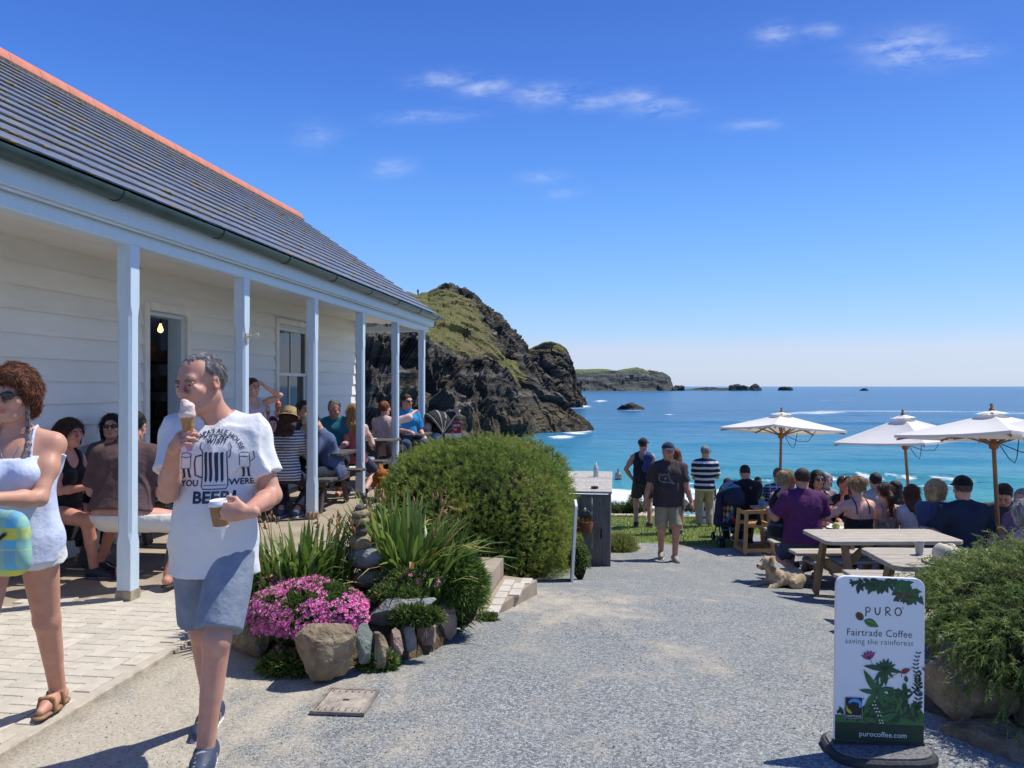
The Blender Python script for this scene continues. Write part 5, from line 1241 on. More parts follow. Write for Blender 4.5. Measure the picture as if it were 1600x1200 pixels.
# ---------- raised bed of stones, soil, flowers
bc = np.array([-1.72, 5.12]); BA = (.62, .86)
def bedz(x, y):
    q = ((x - bc[0]) / BA[0]) ** 2 + ((y - bc[1]) / BA[1]) ** 2; return -.35 + .58 * np.sqrt(np.clip(1.25 - q, 0, 1))
V, Fc = ico(4); v = V.copy(); v[:, 0] = bc[0] + v[:, 0] * BA[0]; v[:, 1] = bc[1] + v[:, 1] * BA[1]; v[:, 2] = np.where(V[:, 2] > 0, bedz(v[:, 0], v[:, 1]), -.4); v[:, 2] += .02 * fbm(v * 5, 3)
tag(mesh_np('soil_bed', v, Fc, mat('soil', (.16, .115, .07), .95, .3, 10, .7, 40, spec=.1, col2=(.07, .05, .03))), kind='structure')
def stonemat(name, a, b, c=None): return mat(name, a, .85, .3, 7, .7, 26, spec=.25, col2=b, detail=9)
s_brown = stonemat('brown_stone', (.36, .285, .185), (.13, .095, .06)); s_grey = stonemat('grey_slab', (.30, .30, .285), (.14, .14, .135)); s_green = stonemat('green_stone', (.22, .26, .215), (.10, .12, .105)); s_pink = stonemat('pink_stone', (.40, .28, .22), (.20, .145, .115)); s_dark = stonemat('dark_stone', (.14, .13, .105), (.06, .056, .046))
s_ochre = stonemat('ochre_stone', (.38, .30, .17), (.20, .16, .10))
def stone(label, u, v, d, w, dp, h, m, seed, rz=0, rx=0, ry=0, sub=5, planes=13, amp=.13, cat='stone', group=None, name='boulder'):
    o = obj(name, rockmesh(name, (w * .78, dp * .8, h * .80), seed, m, sub, planes, amp, boxy=.55, fs=3.6), None, P(u, v, d), (rx, ry, rz)); return tag(o, label, cat, group)
gb = 'stones edging the flower bed'
stone('big dark brown boulder left of the pink flowers', 400, 992, 4.78, .33, .36, .40, s_brown, 11, .3, 0, .25, group=gb)
stone('pale rounded boulder under the pink flowers, nearest to us', 512, 1016, 4.30, .37, .32, .31, s_brown, 12, .1, group=gb, amp=.12)
stone('flat grey slate slab lying tilted on the bed edge', 624, 950, 4.85, .50, .34, .15, s_grey, 13, .5, -.1, -.22, planes=14, group=gb)
stone('narrow greenish upright stone touching the pale boulder', 571, 1008, 4.42, .10, .17, .25, s_green, 14, .1, group=gb)
stone('small squat brown stone below the slate slab', 594, 1014, 4.47, .14, .17, .21, s_brown, 15, .2, group=gb)
stone('thin tan upright stone under the slab middle', 620, 1005, 4.60, .11, .16, .22, s_pink, 16, .3, group=gb)
stone('blue-grey upright stone under the right half of the slab', 641, 999, 4.72, .11, .16, .22, s_grey, 17, .3, group=gb)
stone('tall pinkish-brown upright stone right of the slab', 668, 982, 4.95, .16, .18, .30, s_pink, 18, .4, group=gb)
stone('red-streaked upright stone between pink one and pale end stone', 694, 968, 5.25, .16, .18, .29, s_pink, 19, .5, group=gb)
stone('grey-green end stone of the bed beside the lower step', 722, 957, 5.6, .16, .2, .29, s_green, 20, .5, group=gb)
gc_ = 'pebbles of the balanced stone stack'
for (u, v, w, h, m, sd_, lab) in ((575, 903, 50, 24, s_ochre, 30, 'yellowish flat base rock carrying the balanced stone stack'), (570.6, 870, 53, 34, s_grey, 31, 'largest rounded grey pebble at the bottom of the stone stack'), (562.5, 846, 42, 24, s_ochre, 32, 'plump ochre pebble, second from bottom of the stone stack'), (563, 827.5, 34, 18, s_dark, 33, 'brown-grey pebble in the middle of the stone stack'),
                               (560.5, 813, 36, 13.5, s_ochre, 34, 'flat lichen-spotted pebble under the top two of the stack'), (563, 802, 31, 12.5, s_ochre, 35, 'flat pebble just below the top of the stone stack'), (563, 793, 19, 8.5, s_dark, 36, 'tiny dark pebble on top of the stone stack')):
    k = 5.2 / F; vv_, ff_ = ico(3); rg = np.random.default_rng(sd_); vv_ = vv_ * np.array([w * k / 2, w * k / 2 * .82, h * k / 2 * 1.12]); vv_ = vv_ * (1 + .10 * fbm(vv_ / (w * k) * 3 + sd_, 3))[:, None]
    o = mesh_np('pebble', vv_, ff_, m); o.location = P(u, v, 5.2); o.rotation_euler = (0, rg.uniform(-.06, .06), rg.uniform(0, 3)); tag(o, lab, 'pebble', gc_)
# strap-leaved clumps, every leaf its own piece
strapm = leafmat('strap_leaf', [(0, (.07, .13, .025)), (.5, (.15, .25, .045)), (.8, (.26, .36, .07)), (1, (.38, .41, .11))], .38, .35, .5)
drym = leafmat('dry_leaf', [(0, (.30, .17, .06)), (1, (.45, .30, .12))], .7, .25)
def leafme(L, bend, w, m, tint, fold=.25):
    n = 6; V = []; 
    for i in range(n):
        t = i / (n - 1); x = L * (t - bend * .35 * t * t); z = 0; a = bend * t * t
        y_ = 0; out = L * (math.sin(bend * t * .9) * t * .75); upz = L * t * (1 - .35 * bend * t * t)
        hw = w * .5 * (1 - t ** 2.2) ** .8 * (.75 + .6 * t) + .0004
        V += [(-hw, out + fold * hw, upz), (0, out, upz), (hw, out + fold * hw, upz)]
    q = [(3 * i + a, 3 * i + a + 1, 3 * i + a + 4, 3 * i + a + 3) for i in range(n - 1) for a in (0, 1)]
    return mesh_np('leaf', V, np.array(q), m, True, link=False, attrs={'tint': np.full(len(V), tint)})
rg = np.random.default_rng(21)
lm_ = [leafme(1, b_, w_, strapm, t_) for b_, w_, t_ in ((.15, .055, .3), (.3, .05, .55), (.5, .055, .45), (.75, .05, .7), (1.05, .05, .6), (.25, .045, .9), (.6, .04, .2), (.4, .05, .05))]; ld_ = [leafme(1, b_, .04, drym, t_) for b_, t_ in ((.5, .3), (1.1, .8))]
def clump(label, cu, cv, cd, n, hmin, hmax, rad, lean=0., seed=1, dry=.08):
    rg = np.random.default_rng(seed); c = P(cu, cv, cd); r = thing('strap_leaved_plant', label, 'plant', c)
    for i in range(n):
        a = rg.uniform(0, 6.283); q = rad * math.sqrt(rg.random()); x, y = q * math.cos(a), q * math.sin(a) * .75
        z = float(bedz(c[0] + x, c[1] + y)) - c[2] - .02
        L = rg.uniform(hmin, hmax); me = lm_[rg.integers(len(lm_))] if rg.random() > dry else ld_[rg.integers(2)]
        az = math.atan2(y, x) - math.pi / 2 + rg.normal(0, .7)
        o = obj('leaf', me, r, (x, y, max(z, -.25)), (rg.normal(0, .08) - .35 * q / rad * rg.random(), rg.normal(lean, .1), az)); wv = rg.uniform(.75, 1.25); o.scale = (wv * .72, L, L)
    return r
clump('broad clump of strap leaves left of the stone stack with withered tips', 470, 893, 5.3, 270, .34, .60, .36, 0, 22, .08)
clump('tall clump of sword-shaped leaves right of the stone stack', 640, 890, 5.45, 270, .42, .80, .29, .05, 23, .06)
clump('low spread of strap leaves in front of the verandah post, furthest left in the bed', 430, 900, 5.1, 190, .26, .46, .26, -.05, 27, .09)
clump('narrow grassy tuft rising out of the pink flowers', 487, 905, 4.95, 30, .22, .42, .10, 0, 24, .04)
# withered flower heads on stalks
for (c0, n, hh, sx, sd_, lab) in ((P(480, 885, 5.3), 24, (.22, .42), .36, 41, 'withered brown flower stalks among the left strap leaves'), (P(640, 880, 5.5), 24, (.26, .52), .3, 42, 'withered brown flower stalks among the right sword leaves')):
    rg = np.random.default_rng(sd_); r = thing('withered_stalks', lab, 'plant', c0); mb = MB(); mh = MB()
    for i in range(n):
        x, y = rg.uniform(-sx, sx), rg.uniform(-.22, .22); h_ = rg.uniform(*hh); tx, ty_ = x * 1.25 + rg.normal(0, .03), y * 1.2
        mb.tube([(x, y, -.1), (.5 * (x + tx), .5 * (y + ty_), h_ * .55), (tx, ty_, h_)], [.004, .003, .002], 5)
        for q in range(3): mh.lathe([(0, -.022), (.006, -.012), (.008, .003), (.003, .018), (0, .02)], (tx + rg.normal(0, .012), ty_ + rg.normal(0, .012), h_ - .018 * q), 5, rotm(rg.normal(0, .5), rg.normal(0, .5)))
    mb.build('stalks', flat('stalk', (.20, .19, .06), .7), r, True)['kind'] = 'stuff'; o = mh.build('withered_heads', flat('withered', (.36, .20, .085), .85), r, True); o['kind'] = 'stuff'
# pink flower cushion
def cushion(label, c, r3, nl, nf, petal, lm, seed, fr=.014, name='flower_cushion', L=.045, cat='flowers', droop=None):
    rg = np.random.default_rng(seed); root = thing(name, label, cat, c)
    V, Fc = ico(4); cv_ = V * np.array(r3) * .85; cv_ *= (1 + .15 * fbm(V * 2 + seed, 3))[:, None]; mesh_np('stems', cv_, Fc, twig, True, parent=root)
    def pts(n, k):
        d = rg.normal(size=(n, 3)); d[:, 2] = np.abs(d[:, 2]) - .22; d /= np.linalg.norm(d, axis=1, keepdims=True)
        p = d * np.array(r3); p *= (1 + .18 * fbm(d * 2.4 + seed, 3))[:, None] * k; nn = d / np.array(r3); nn /= np.linalg.norm(nn, axis=1, keepdims=True); return p, nn
    p, nn = pts(nl, .95); foliage('foliage', [blades(p, nn * .8 + rg.normal(size=(nl, 3)) * .45 + (0, 0, .3), L * (.6 + .8 * rg.random(nl)), .010, .2, rg.random(nl), rg)], lm, root)['kind'] = 'stuff'
    if nf:
        p, nn = pts(nf, 1.04); keep = fbm(p * 7 + 2, 2) > -.22; p, nn = p[keep], nn[keep]; nf = len(p)
        nz = nn * .7 + (0, -.25, .55) + rg.normal(size=(nf, 3)) * .3; nz /= np.linalg.norm(nz, axis=1, keepdims=True)
        a = np.cross(nz, rg.normal(size=(nf, 3))); a /= np.linalg.norm(a, axis=1, keepdims=True); b_ = np.cross(nz, a); V = []; Q = []; tn = []
        for k in range(5):
            t = 2 * math.pi * k / 5; e = a * math.cos(t) + b_ * math.sin(t); s_ = -a * math.sin(t) + b_ * math.cos(t); R_ = (fr * (.75 + .5 * rg.random(nf)))[:, None]
            q = np.stack([p + e * R_ * .12, p + e * R_ * .75 + s_ * R_ * .42 + nz * R_ * .18, p + e * R_ * 1.05 + nz * R_ * .22, p + e * R_ * .75 - s_ * R_ * .42 + nz * R_ * .18], 1)
            n0 = 4 * nf * k; V.append(q.reshape(-1, 3)); Q.append(np.arange(4 * nf).reshape(-1, 4) + n0); tn.append(np.repeat(rg.random(nf), 4))
        o = mesh_np('blossoms', np.concatenate(V), np.concatenate(Q), petal, False, parent=root, attrs={'tint': np.concatenate(tn)}); o['kind'] = 'stuff'
    return root
pinkm = leafmat('pink_petal', [(0, (.72, .07, .36)), (.5, (.86, .19, .50)), (1, (.93, .46, .68))], .6, .3)
orangem = leafmat('orange_petal', [(0, (.70, .20, .02)), (1, (.80, .34, .05))], .6, .2)
weedm = leafmat('weed_leaf', [(0, (.05, .10, .02)), (.6, (.12, .19, .04)), (1, (.22, .25, .07))], .5, .3)
limem = leafmat('samphire_leaf', [(0, (.07, .14, .04)), (.55, (.14, .24, .06)), (.85, (.24, .33, .07)), (1, (.42, .45, .07))], .5, .3)
cushion('big cushion of bright pink flowers behind the pale boulder', P(482, 962, 4.66), (.33, .27, .20), 5200, 1700, pinkm, weedm, 51, .0155)
cushion('pink flowers on the left rear of the bed above the dark boulder', P(436, 925, 5.0), (.17, .15, .10), 1500, 480, pinkm, weedm, 52, .015)
cushion('few pink blooms beside the foot of the stone stack', P(640, 908, 5.1), (.20, .12, .07), 1200, 46, pinkm, weedm, 53, .014)
cushion('bushy bright green samphire at the right end of the bed', P(714, 925, 5.45), (.20, .22, .27), 7000, 0, pinkm, limem, 54, name='samphire', L=.06, cat='plant')
cushion('samphire sprig over the lower step corner', P(700, 900, 5.7), (.17, .16, .18), 4000, 0, pinkm, limem, 58, name='samphire', L=.06, cat='plant')
cushion('orange-flowered weed at the foot of the dark boulder', G(448, 1052) + (0, 0, .02), (.15, .07, .08), 1100, 12, orangem, weedm, 55, .010, 'weed', cat='plant')
cushion('low weed between the pale boulder and the green stone', G(590, 1045) + (0, 0, .02), (.10, .06, .09), 900, 12, orangem, weedm, 56, .010, 'weed', cat='plant')
cushion('bright green moss-like tuft on the gravel by the bed', G(614, 1036) + (0, 0, .0), (.055, .04, .025), 420, 0, orangem, limem, 57, name='weed', L=.02, cat='plant')
cushion('trailing weed hanging below the slate slab', P(650, 966, 4.72), (.16, .07, .07), 1000, 14, orangem, weedm, 59, .010, 'weed', cat='plant')
cushion('green ground cover around the base of the stone stack', P(622, 930, 4.95), (.17, .14, .06), 1300, 8, orangem, weedm, 60, .010, 'weed', cat='plant')
cushion('small green weed by the corner of the lower step', G(762, 968), (.07, .05, .035), 350, 3, pinkm, weedm, 61, .008, 'weed', cat='plant')
cushion('grassy weed at the right foot of the timber counter', G(968, 858), (.22, .35, .16), 2400, 0, pinkm, leafmat('dry_grass', [(0, (.10, .15, .03)), (.6, (.22, .27, .07)), (1, (.42, .38, .16))], .6, .3), 62, name='grass_tuft', L=.16, cat='plant')
cushion('leafy weed against the hedge behind the edge-on sign', P(905, 880, 9.0), (.10, .10, .22), 700, 0, pinkm, weedm, 63, name='weed', L=.05, cat='plant')
cushion('leafy scrub on the clifftop lip behind the standing men', P(972, 796, 19.2), (.7, .3, .12), 1500, 0, pinkm, weedm, 64, name='scrub', L=.14, cat='plant')
cushion('flowering scrub on the lip by the beach left of the man in vest', P(992, 790, 19.0), (.16, .2, .26), 500, 30, leafmat('white_petal', [(0, (.6, .6, .5)), (1, (.7, .7, .6))]), weedm, 65, .02, 'scrub', L=.12, cat='plant')
# turf
rg = np.random.default_rng(31); n = 26000; x = rg.uniform(-1.2, 6.5, n); y = rg.uniform(13.4, 19.6, n)
ed = np.where(x > 2.2, 15.6, 13.7 + .55 * np.sin(x * 1.3) + .5 * fbm(np.stack([x * .8, y * .8, 0 * x], -1), 3) - .25 * np.abs(x - .6)); k = y > ed + .15; x, y = x[k], y[k]
o = foliage('turf', [blades(np.stack([x, y, gz(x, y)], 1), np.stack([rg.normal(0, .35, len(x)), rg.normal(0, .35, len(x)), np.ones(len(x))], 1), rg.uniform(.04, .10, len(x)), .007, .2, rg.random(len(x)), rg)], leafmat('turf', [(0, (.09, .15, .03)), (.6, (.19, .26, .06)), (1, (.36, .34, .13))], .6, .3)); tag(o, 'short clifftop grass between the gravel and the beach', 'grass', kind='stuff')
for k, (u, v, d, s_) in enumerate(((1070, 790, 18.6, .38), (1080, 793, 18.4, .30), (1088, 788, 18.8, .34), (1062, 784, 19.0, .3))):
    stone(('dark grey rock in the heap behind the walking man, furthest left', 'dark grey rock in the heap, lowest one', 'dark grey rock in the heap beside the sitting girls', 'dark grey rock at the back of the heap')[(0, 1, 2, 3)[k]], u, v, d, s_, s_, s_ * .8, s_dark, 70 + k, k, group='rock heap on the grass', sub=3)
# boulders under the right bush
gr_ = 'boulders under the bush beside the coffee sign'
stone('large flat-faced brown boulder just under the bush', 1522, 1076, 3.98, .52, .40, .42, s_brown, 81, .2, 0, .2, group=gr_, sub=5, amp=.10)
stone('lowest big boulder in the photo corner under the bush', 1556, 1185, 3.72, .50, .42, .30, s_brown, 82, .1, 0, -.1, group=gr_, sub=5, amp=.10)
stone('small shadowed stone squeezed between sign and large boulder', 1461, 1120, 4.15, .20, .26, .26, s_dark, 83, .4, group=gr_)
stone('dark stone on the ground right behind the sign base', 1456, 1180, 4.0, .22, .26, .20, s_dark, 84, .7, group=gr_)
stone('boulder at the right picture edge between two larger ones', 1618, 1090, 4.05, .36, .36, .40, s_brown, 85, .7, group=gr_)
tag(obj('soil_bank', rockmesh('soil_bank', (1.7, 1.7, .95), 86, twig, 4, 6, .1), None, (2.62, 4.85, -.18)), kind='structure')

# ---------- picnic tables
woodL = mat('weathered_wood', (.52, .465, .38), .8, .2, 5, .3, 30, stretch=(1, 9, 9), col2=(.34, .295, .23), spec=.3, objvar=.2); woodB = mat('brown_timber', (.30, .20, .105), .75, .2, 5, .3, 30, stretch=(4, 4, 1), col2=(.19, .125, .065)); woodD = mat('dark_table_wood', (.115, .10, .085), .75, .25, 5, .3, 30, stretch=(1, 9, 9), col2=(.06, .052, .045), objvar=.25)
def table(label, c, rz, L=1.5, top=.74, tw=.70, seat=.45, off=.60, mt=woodL, ml=woodB, group='picnic tables', np_=5, round_=.05):
    r = thing('picnic_table', label, 'picnic table', c, rz, group); pw = tw / np_
    for i in range(np_):
        mb = MB(); y = -tw / 2 + pw * (i + .5); l2 = L / 2; ch = round_ if i in (0, np_ - 1) else 0
        pr = [(-l2, -pw / 2 + .003), (l2, -pw / 2 + .003), (l2, pw / 2 - .003), (-l2, pw / 2 - .003)]
        if i == 0: pr = [(-l2 + ch, -pw / 2 + .003), (l2 - ch, -pw / 2 + .003), (l2, -pw / 2 + ch), (l2, pw / 2 - .003), (-l2, pw / 2 - .003), (-l2, -pw / 2 + ch)]
        if i == np_ - 1: pr = [(-l2, -pw / 2 + .003), (l2, -pw / 2 + .003), (l2, pw / 2 - ch), (l2 - ch, pw / 2 - .003), (-l2 + ch, pw / 2 - .003), (-l2, pw / 2 - ch)]
        mb.prism(pr, -.019, .019, lambda a, b, c_: (a, b, c_)); mb.build('top_plank', mt, r, bevel=.003, loc=(0, y, top - .019 + random.uniform(-.001, .001)))
    for s in (-1, 1):
        for j in (0, 1):
            mb = MB(); mb.box((0, 0, 0), (L, .125, .036)); mb.build('seat_plank', mt, r, bevel=.006, loc=(0, s * (off + .068 * (2 * j - 1)), seat - .018))
    for x in (-L / 2 + .22, L / 2 - .22):
        for s in (-1, 1):
            mb = MB(); mb.bar((x, s * .24, top - .04), (x, s * .50, 0), .045, .095, up=(0, 1, .3)); mb.build('leg', ml, r)
        mb = MB(); mb.bar((x + .048, -off - .13, seat - .062), (x + .048, off + .13, seat - .062), .045, .09); mb.build('seat_bearer', ml, r)
        mb = MB(); mb.bar((x + .048, -tw / 2 + .03, top - .064), (x + .048, tw / 2 - .03, top - .064), .045, .05); mb.build('top_bearer', ml, r)
        sg = 1 if x < 0 else -1
        mb = MB(); mb.bar((x + sg * .05 + .048, 0, seat - .06), (x + sg * .42, 0, top - .05), .045, .07); mb.build('brace', ml, r)
    return r
def ground_at(u, d): p = P(u, 604, d); p[2] = float(gz(p[0], p[1])); return p
table('empty grey picnic table with brown timber legs, nearest the gravel path', ground_at(1375, 8.35), PSI + R(1), 1.42)
table('empty picnic table with the cream hat lying on it', ground_at(1530, 6.05), PSI - R(3), 1.55, top=.68, seat=.41)
table('picnic table of the purple-shirted man with food on it', ground_at(1330, 10.3), PSI + R(2), 1.7)
table('picnic table under the right parasol with the bob-haired woman', ground_at(1535, 9.5), PSI + R(2), 1.55)
table('far picnic table with a blue cup on its end', ground_at(1235, 13.6), PSI + R(3), 1.5)
table('picnic table behind the woman in the patterned dress', ground_at(1425, 10.9), PSI + R(2), 1.3)
tD = 'dark verandah tables'
table('dark verandah table before the man in the brown shirt', (-4.28, 6.95, 0), 0, 1.25, mt=woodD, ml=woodD, group=tD, off=.58)
table('dark verandah table of the striped-shirt woman in straw hat', (-4.12, 10.05, 0), 0, 1.3, mt=woodD, ml=woodD, group=tD, off=.58)
table('dark verandah table beside the woman in the pink vest', (-4.12, 12.45, 0), 0, 1.2, mt=woodD, ml=woodD, group=tD, off=.58)
table('dark table at the verandah end before the pale pink shirt', (-3.75, 14.3, 0), R(90), 1.2, mt=woodD, ml=woodD, group=tD, off=.58)

# ---------- parasols
canv = bpy.data.materials.new('parasol_canvas'); canv.use_nodes = True; t = NT(canv.node_tree); b = t.n['Principled BSDF']; b.inputs['Base Color'].default_value = (.88, .86, .81, 1); b.inputs['Roughness'].default_value = .8; b.inputs['Specular IOR Level'].default_value = .2
co = t.new('ShaderNodeTexCoord').outputs['Object']; t.l.new(t.bump(t.noise(co, 5, 3), .25, .03), b.inputs['Normal']); tr = t.new('ShaderNodeBsdfTranslucent', inp={'Color': (.85, .77, .64, 1)}); mx = t.new('ShaderNodeMixShader', inp={0: .22}); t.l.new(b.outputs[0], mx.inputs[1]); t.l.new(tr.outputs[0], mx.inputs[2]); t.l.new(mx.outputs[0], t.n['Material Output'].inputs[0])
polem = mat('varnished_pole', (.36, .16, .06), .4, .15, 6, .1, 40, stretch=(4, 4, .5), col2=(.25, .10, .035))
def parasol(label, u, vtop, d, half, rise, zbase, rz, tilt=(0, 0), vent=.17, plen=None):
    """square market parasol; the origin is at the foot of its pole"""
    p = P(u, vtop, d); Rm = rotm(rx=tilt[0], ry=tilt[1]); H_ = (p[2] - zbase) / Rm[2, 2]; q_ = p - Rm @ np.array([0, 0, H_])
    r = thing('parasol', label, 'parasol', (q_[0], q_[1], zbase), 0, 'cream market parasols'); mb = MB(); mb.tube([(0, 0, 0), (0, 0, H_ - .05)], .024, 10); pole = mb.build('pole', polem, r, True)
    pole.rotation_euler = (tilt[0], tilt[1], 0)
    tip = Rm @ np.array([0, 0, H_])
    cz = Matrix(rotm(rx=tilt[0], ry=tilt[1]) @ rotm(rz=rz))
    def part(mb_or_o, name, m, par=None, **k):
        o = mb_or_o.build(name, m, par or r, **k)
        if par is None: o.location = tip; o.rotation_euler = cz.to_euler()
        return o
    n = 8; V = []; Fq = []
    for sd in range(4):
        a = rotm(rz=sd * math.pi / 2); n0 = len(V)
        for i in range(n + 1):
            t_ = .07 + (1 - .07) * i / n
            for j in range(n + 1):
                s_ = 2 * j / n - 1; sag = -.03 * math.sin(math.pi * t_) * (1 - s_ * s_) - .02 * (1 - s_ * s_) * t_; edge = 1 - .045 * (1 - s_ * s_) * t_
                V.append(a @ np.array([half * t_ * edge, half * t_ * s_, -rise * t_ ** .94 + sag * .9 + .01]))
        for i in range(n):
            for j in range(n): q = n0 + i * (n + 1) + j; Fq.append((q, q + n + 1, q + n + 2, q + 1))
        # short hem
        h0 = len(V)
        for j in range(n + 1): V.append(V[n0 + n * (n + 1) + j] + np.array([0, 0, -.035]))
        for j in range(n): Fq.append((n0 + n * (n + 1) + j, h0 + j, h0 + j + 1, n0 + n * (n + 1) + j + 1))
    o = mesh_np('canopy', V, np.array(Fq), canv, True, parent=r); o.location = tip; o.rotation_euler = cz.to_euler()
    bm = bmesh.new(); bm.from_mesh(o.data); bmesh.ops.remove_doubles(bm, verts=bm.verts, dist=.0005); bm.to_mesh(o.data); bm.free(); o.data.set_sharp_from_angle(angle=R(22))
    V = []; Fq = []
    for sd in range(4):
        a = rotm(rz=sd * math.pi / 2); n0 = len(V)
        for i in range(4):
            t_ = .02 + vent * i / 3
            for j in range(7): s_ = 2 * j / 6 - 1; V.append(a @ np.array([half * t_ * (1 - .04 * (1 - s_ * s_)), half * t_ * s_, -rise * .8 * t_ + .045 + .02 * math.cos(s_ * 9) * t_ - .1 * t_ * t_]))
        for i in range(3):
            for j in range(6): q = n0 + i * 7 + j; Fq.append((q, q + 7, q + 8, q + 1))
    o2 = mesh_np('vent_flap', V, np.array(Fq), canv, True, parent=o)
    part(MB().lathe([(0, .13), (.012, .125), (.022, .10), (.014, .075), (.03, .06), (.034, .045), (.02, .03), (.02, .0)], n=10), 'finial', polem, smooth=True)
    for q in range(8):
        a = q * math.pi / 4; rad = half * (1.38 if q % 2 else .94)
        e = np.array([rad * math.cos(a), rad * math.sin(a), -rise * .97 - .055])
        mb = MB(); mb.bar((.05 * math.cos(a), .05 * math.sin(a), -.11), tuple(e), .018, .025); part(mb, 'rib', polem)
        m_ = e * .55; mb = MB(); mb.bar((.04 * math.cos(a), .04 * math.sin(a), -rise - .10), tuple(m_ + (0, 0, -.015)), .016, .022); part(mb, 'stretcher', polem)
    part(MB().lathe([(.025, -rise - .17), (.05, -rise - .155), (.06, -rise - .10), (.06, -rise - .07), (.026, -rise - .06)], n=12), 'hub', polem, smooth=True)
    mb = MB(); mb.tube([(.05, -.03, -rise - .1), (.12, -.1, -rise - .28), (.17, -.13, -rise - .33), (.2, -.14, -rise - .26), (.22, -.16, -rise - .05)], .006, 5); mb.tube([(.05, -.05, -rise - .1), (.2, -.2, -rise - .2), (.34, -.3, -rise - .2), (.45, -.4, -rise + .02)], .006, 5); part(mb, 'pull_cord', flat('cord', (.10, .085, .06), .8), smooth=True)
    return r
parasol('cream parasol furthest left and furthest away, its underside showing', 1221, 648, 14.2, .77, .27, -1.32, R(28), (R(-6.5), R(2.5)))
parasol('middle cream parasol leaning left on its slanted pole', 1411, 652, 13.2, .80, .38, -1.28, R(40), (R(-1), R(-3.5)))
parasol('large cream parasol rising from the bob-haired woman table', 1550, 647, 9.5, .76, .26, -.95, R(30), (R(-6), R(0)))
parasol('cream parasol cut by the right picture edge, in front of the large one', 1668, 644, 8.9, .84, .27, -.9, R(35), (R(-3), R(0)))
# ================================================================ SIGNS, COUNTER, PUSHCHAIRS, DOGS, SMALL THINGS
def rrect(w, h, r, n=6, z0=0, top_only=False):
    pts = []
    for cx, cy, a0 in ((w / 2 - r, h - r, 0), (-w / 2 + r, h - r, 90)):
        pts += [(cx + r * math.cos(R(a0 + 90 * i / n)), cy + r * math.sin(R(a0 + 90 * i / n))) for i in range(n + 1)]
    if top_only: pts += [(-w / 2, z0), (w / 2, z0)]
    else:
        for cx, cy, a0 in ((-w / 2 + r, z0 + r, 180), (w / 2 - r, z0 + r, 270)): pts += [(cx + r * math.cos(R(a0 + 90 * i / n)), cy + r * math.sin(R(a0 + 90 * i / n))) for i in range(n + 1)]
    return pts
signw = flat('sign_white', (.80, .81, .80), .35); ink = flat('print_ink', (.035, .045, .04), .5)
# ---- coffee pavement sign
sp0 = G(1371, 1160, .055); sw_, shh = .392, .735
sg = thing('pavement_sign', 'white coffee pavement sign with green jungle print in a black base', 'pavement sign', sp0, PSI + R(-3))
mb = MB(); pr = []
for q in range(20): a = 2 * math.pi * q / 20; pr.append((.235 * np.sign(math.cos(a)) * abs(math.cos(a)) ** .6, .165 * np.sign(math.sin(a)) * abs(math.sin(a)) ** .6))
mb.prism(pr, -.055, -.012, lambda a, b, c: (a, b, c)); base = mb.build('base', mat('rubber_base', (.035, .035, .037), .7, .2, 20, .3, 70), sg, bevel=.01)
mb = MB(); mb.prism([(a * .90, b * .88) for a, b in pr], -.012, -.004, lambda a, b, c: (a, b, c)); mb.build('gravel_dust', mat('dusty_top', (.25, .25, .245), .95, .4, 60, .6, 120, col2=(.07, .072, .075)), base)
mb = MB(); mb.box((0, 0, -.002), (.40, .03, .02)); mb.build('slot', mat('rubber_slot', (.03, .03, .03), .7), base)
pan = MB(); pan.prism(rrect(sw_, shh, .045, 7, 0, True), -.011, .011); panel = pan.build('panel', signw, sg, bevel=.002, loc=(0, 0, .006), rot=(R(-2.0), R(1.5), 0))
gd = flat('deep_green', (.018, .062, .032), .5); gm = flat('leaf_green', (.045, .155, .045), .5); gl = flat('bright_leaf_green', (.105, .27, .06), .5); gdk = flat('band_green', (.010, .038, .022), .5); gmid = flat('mid_leaf_green', (.028, .105, .038), .5)
pinkp = flat('print_pink', (.52, .10, .27), .5); redp = flat('print_red', (.42, .03, .03), .5); beanp = flat('print_bean', (.16, .062, .03), .5); bluep = flat('print_blue', (.06, .36, .70), .5); whp = flat('print_white', (.78, .80, .78), .5); limp = flat('print_lime', (.42, .52, .04), .5); blk = flat('print_black', (.015, .015, .018), .5); ygr = flat('print_grey_green', (.05, .075, .06), .5)
X = lambda u: (u - 130) / 485 * sw_      # 0..485 across the zoomed panel, measured from x = 195..680
def px(x, y): return ((x - 445) / 480 * sw_, (1045 - y) / 890 * shh)
face = lambda co: np.stack([co[:, 0], np.full(len(co), -.0122) - co[:, 2], co[:, 1]], 1)
rg = np.random.default_rng(4)
p_ = Print()     # leaves hanging in from the top right
hw = sw_ / 2; ztop = shh
edge = [(255, 172), (330, 160), (420, 158), (520, 157), (600, 158), (640, 175), (668, 205), (668, 290), (640, 300)]
for (cx, cy, n, lo, hi, m, v) in ((430, 185, 26, 42, 66, gmid, blk), (355, 185, 12, 40, 55, gd, blk), (560, 190, 24, 44, 66, gm, gd), (620, 225, 26, 44, 64, gm, gd), (500, 175, 18, 36, 56, gmid, blk), (585, 250, 18, 36, 58, gmid, blk), (640, 265, 16, 32, 48, gm, blk), (300, 180, 7, 30, 45, gd, None)):
    for k in range(n):
        a = R(rg.uniform(170, 375)); L_ = rg.uniform(lo, hi) / 890 * shh; x, y = px(cx + rg.uniform(-34, 34), cy + rg.uniform(-20, 12))
        ex, ey = x + L_ * math.cos(a), y + L_ * math.sin(a)
        if abs(ex) > hw - .006 or ey > ztop - .008 or abs(x) > hw - .012: continue
        if ey > ztop - .05 and abs(ex) > hw - .045: continue
        p_.leaf(x, y, a, L_, L_ * .36, m, v, z=.0001 * rg.random() + .00025 * (k % 3))
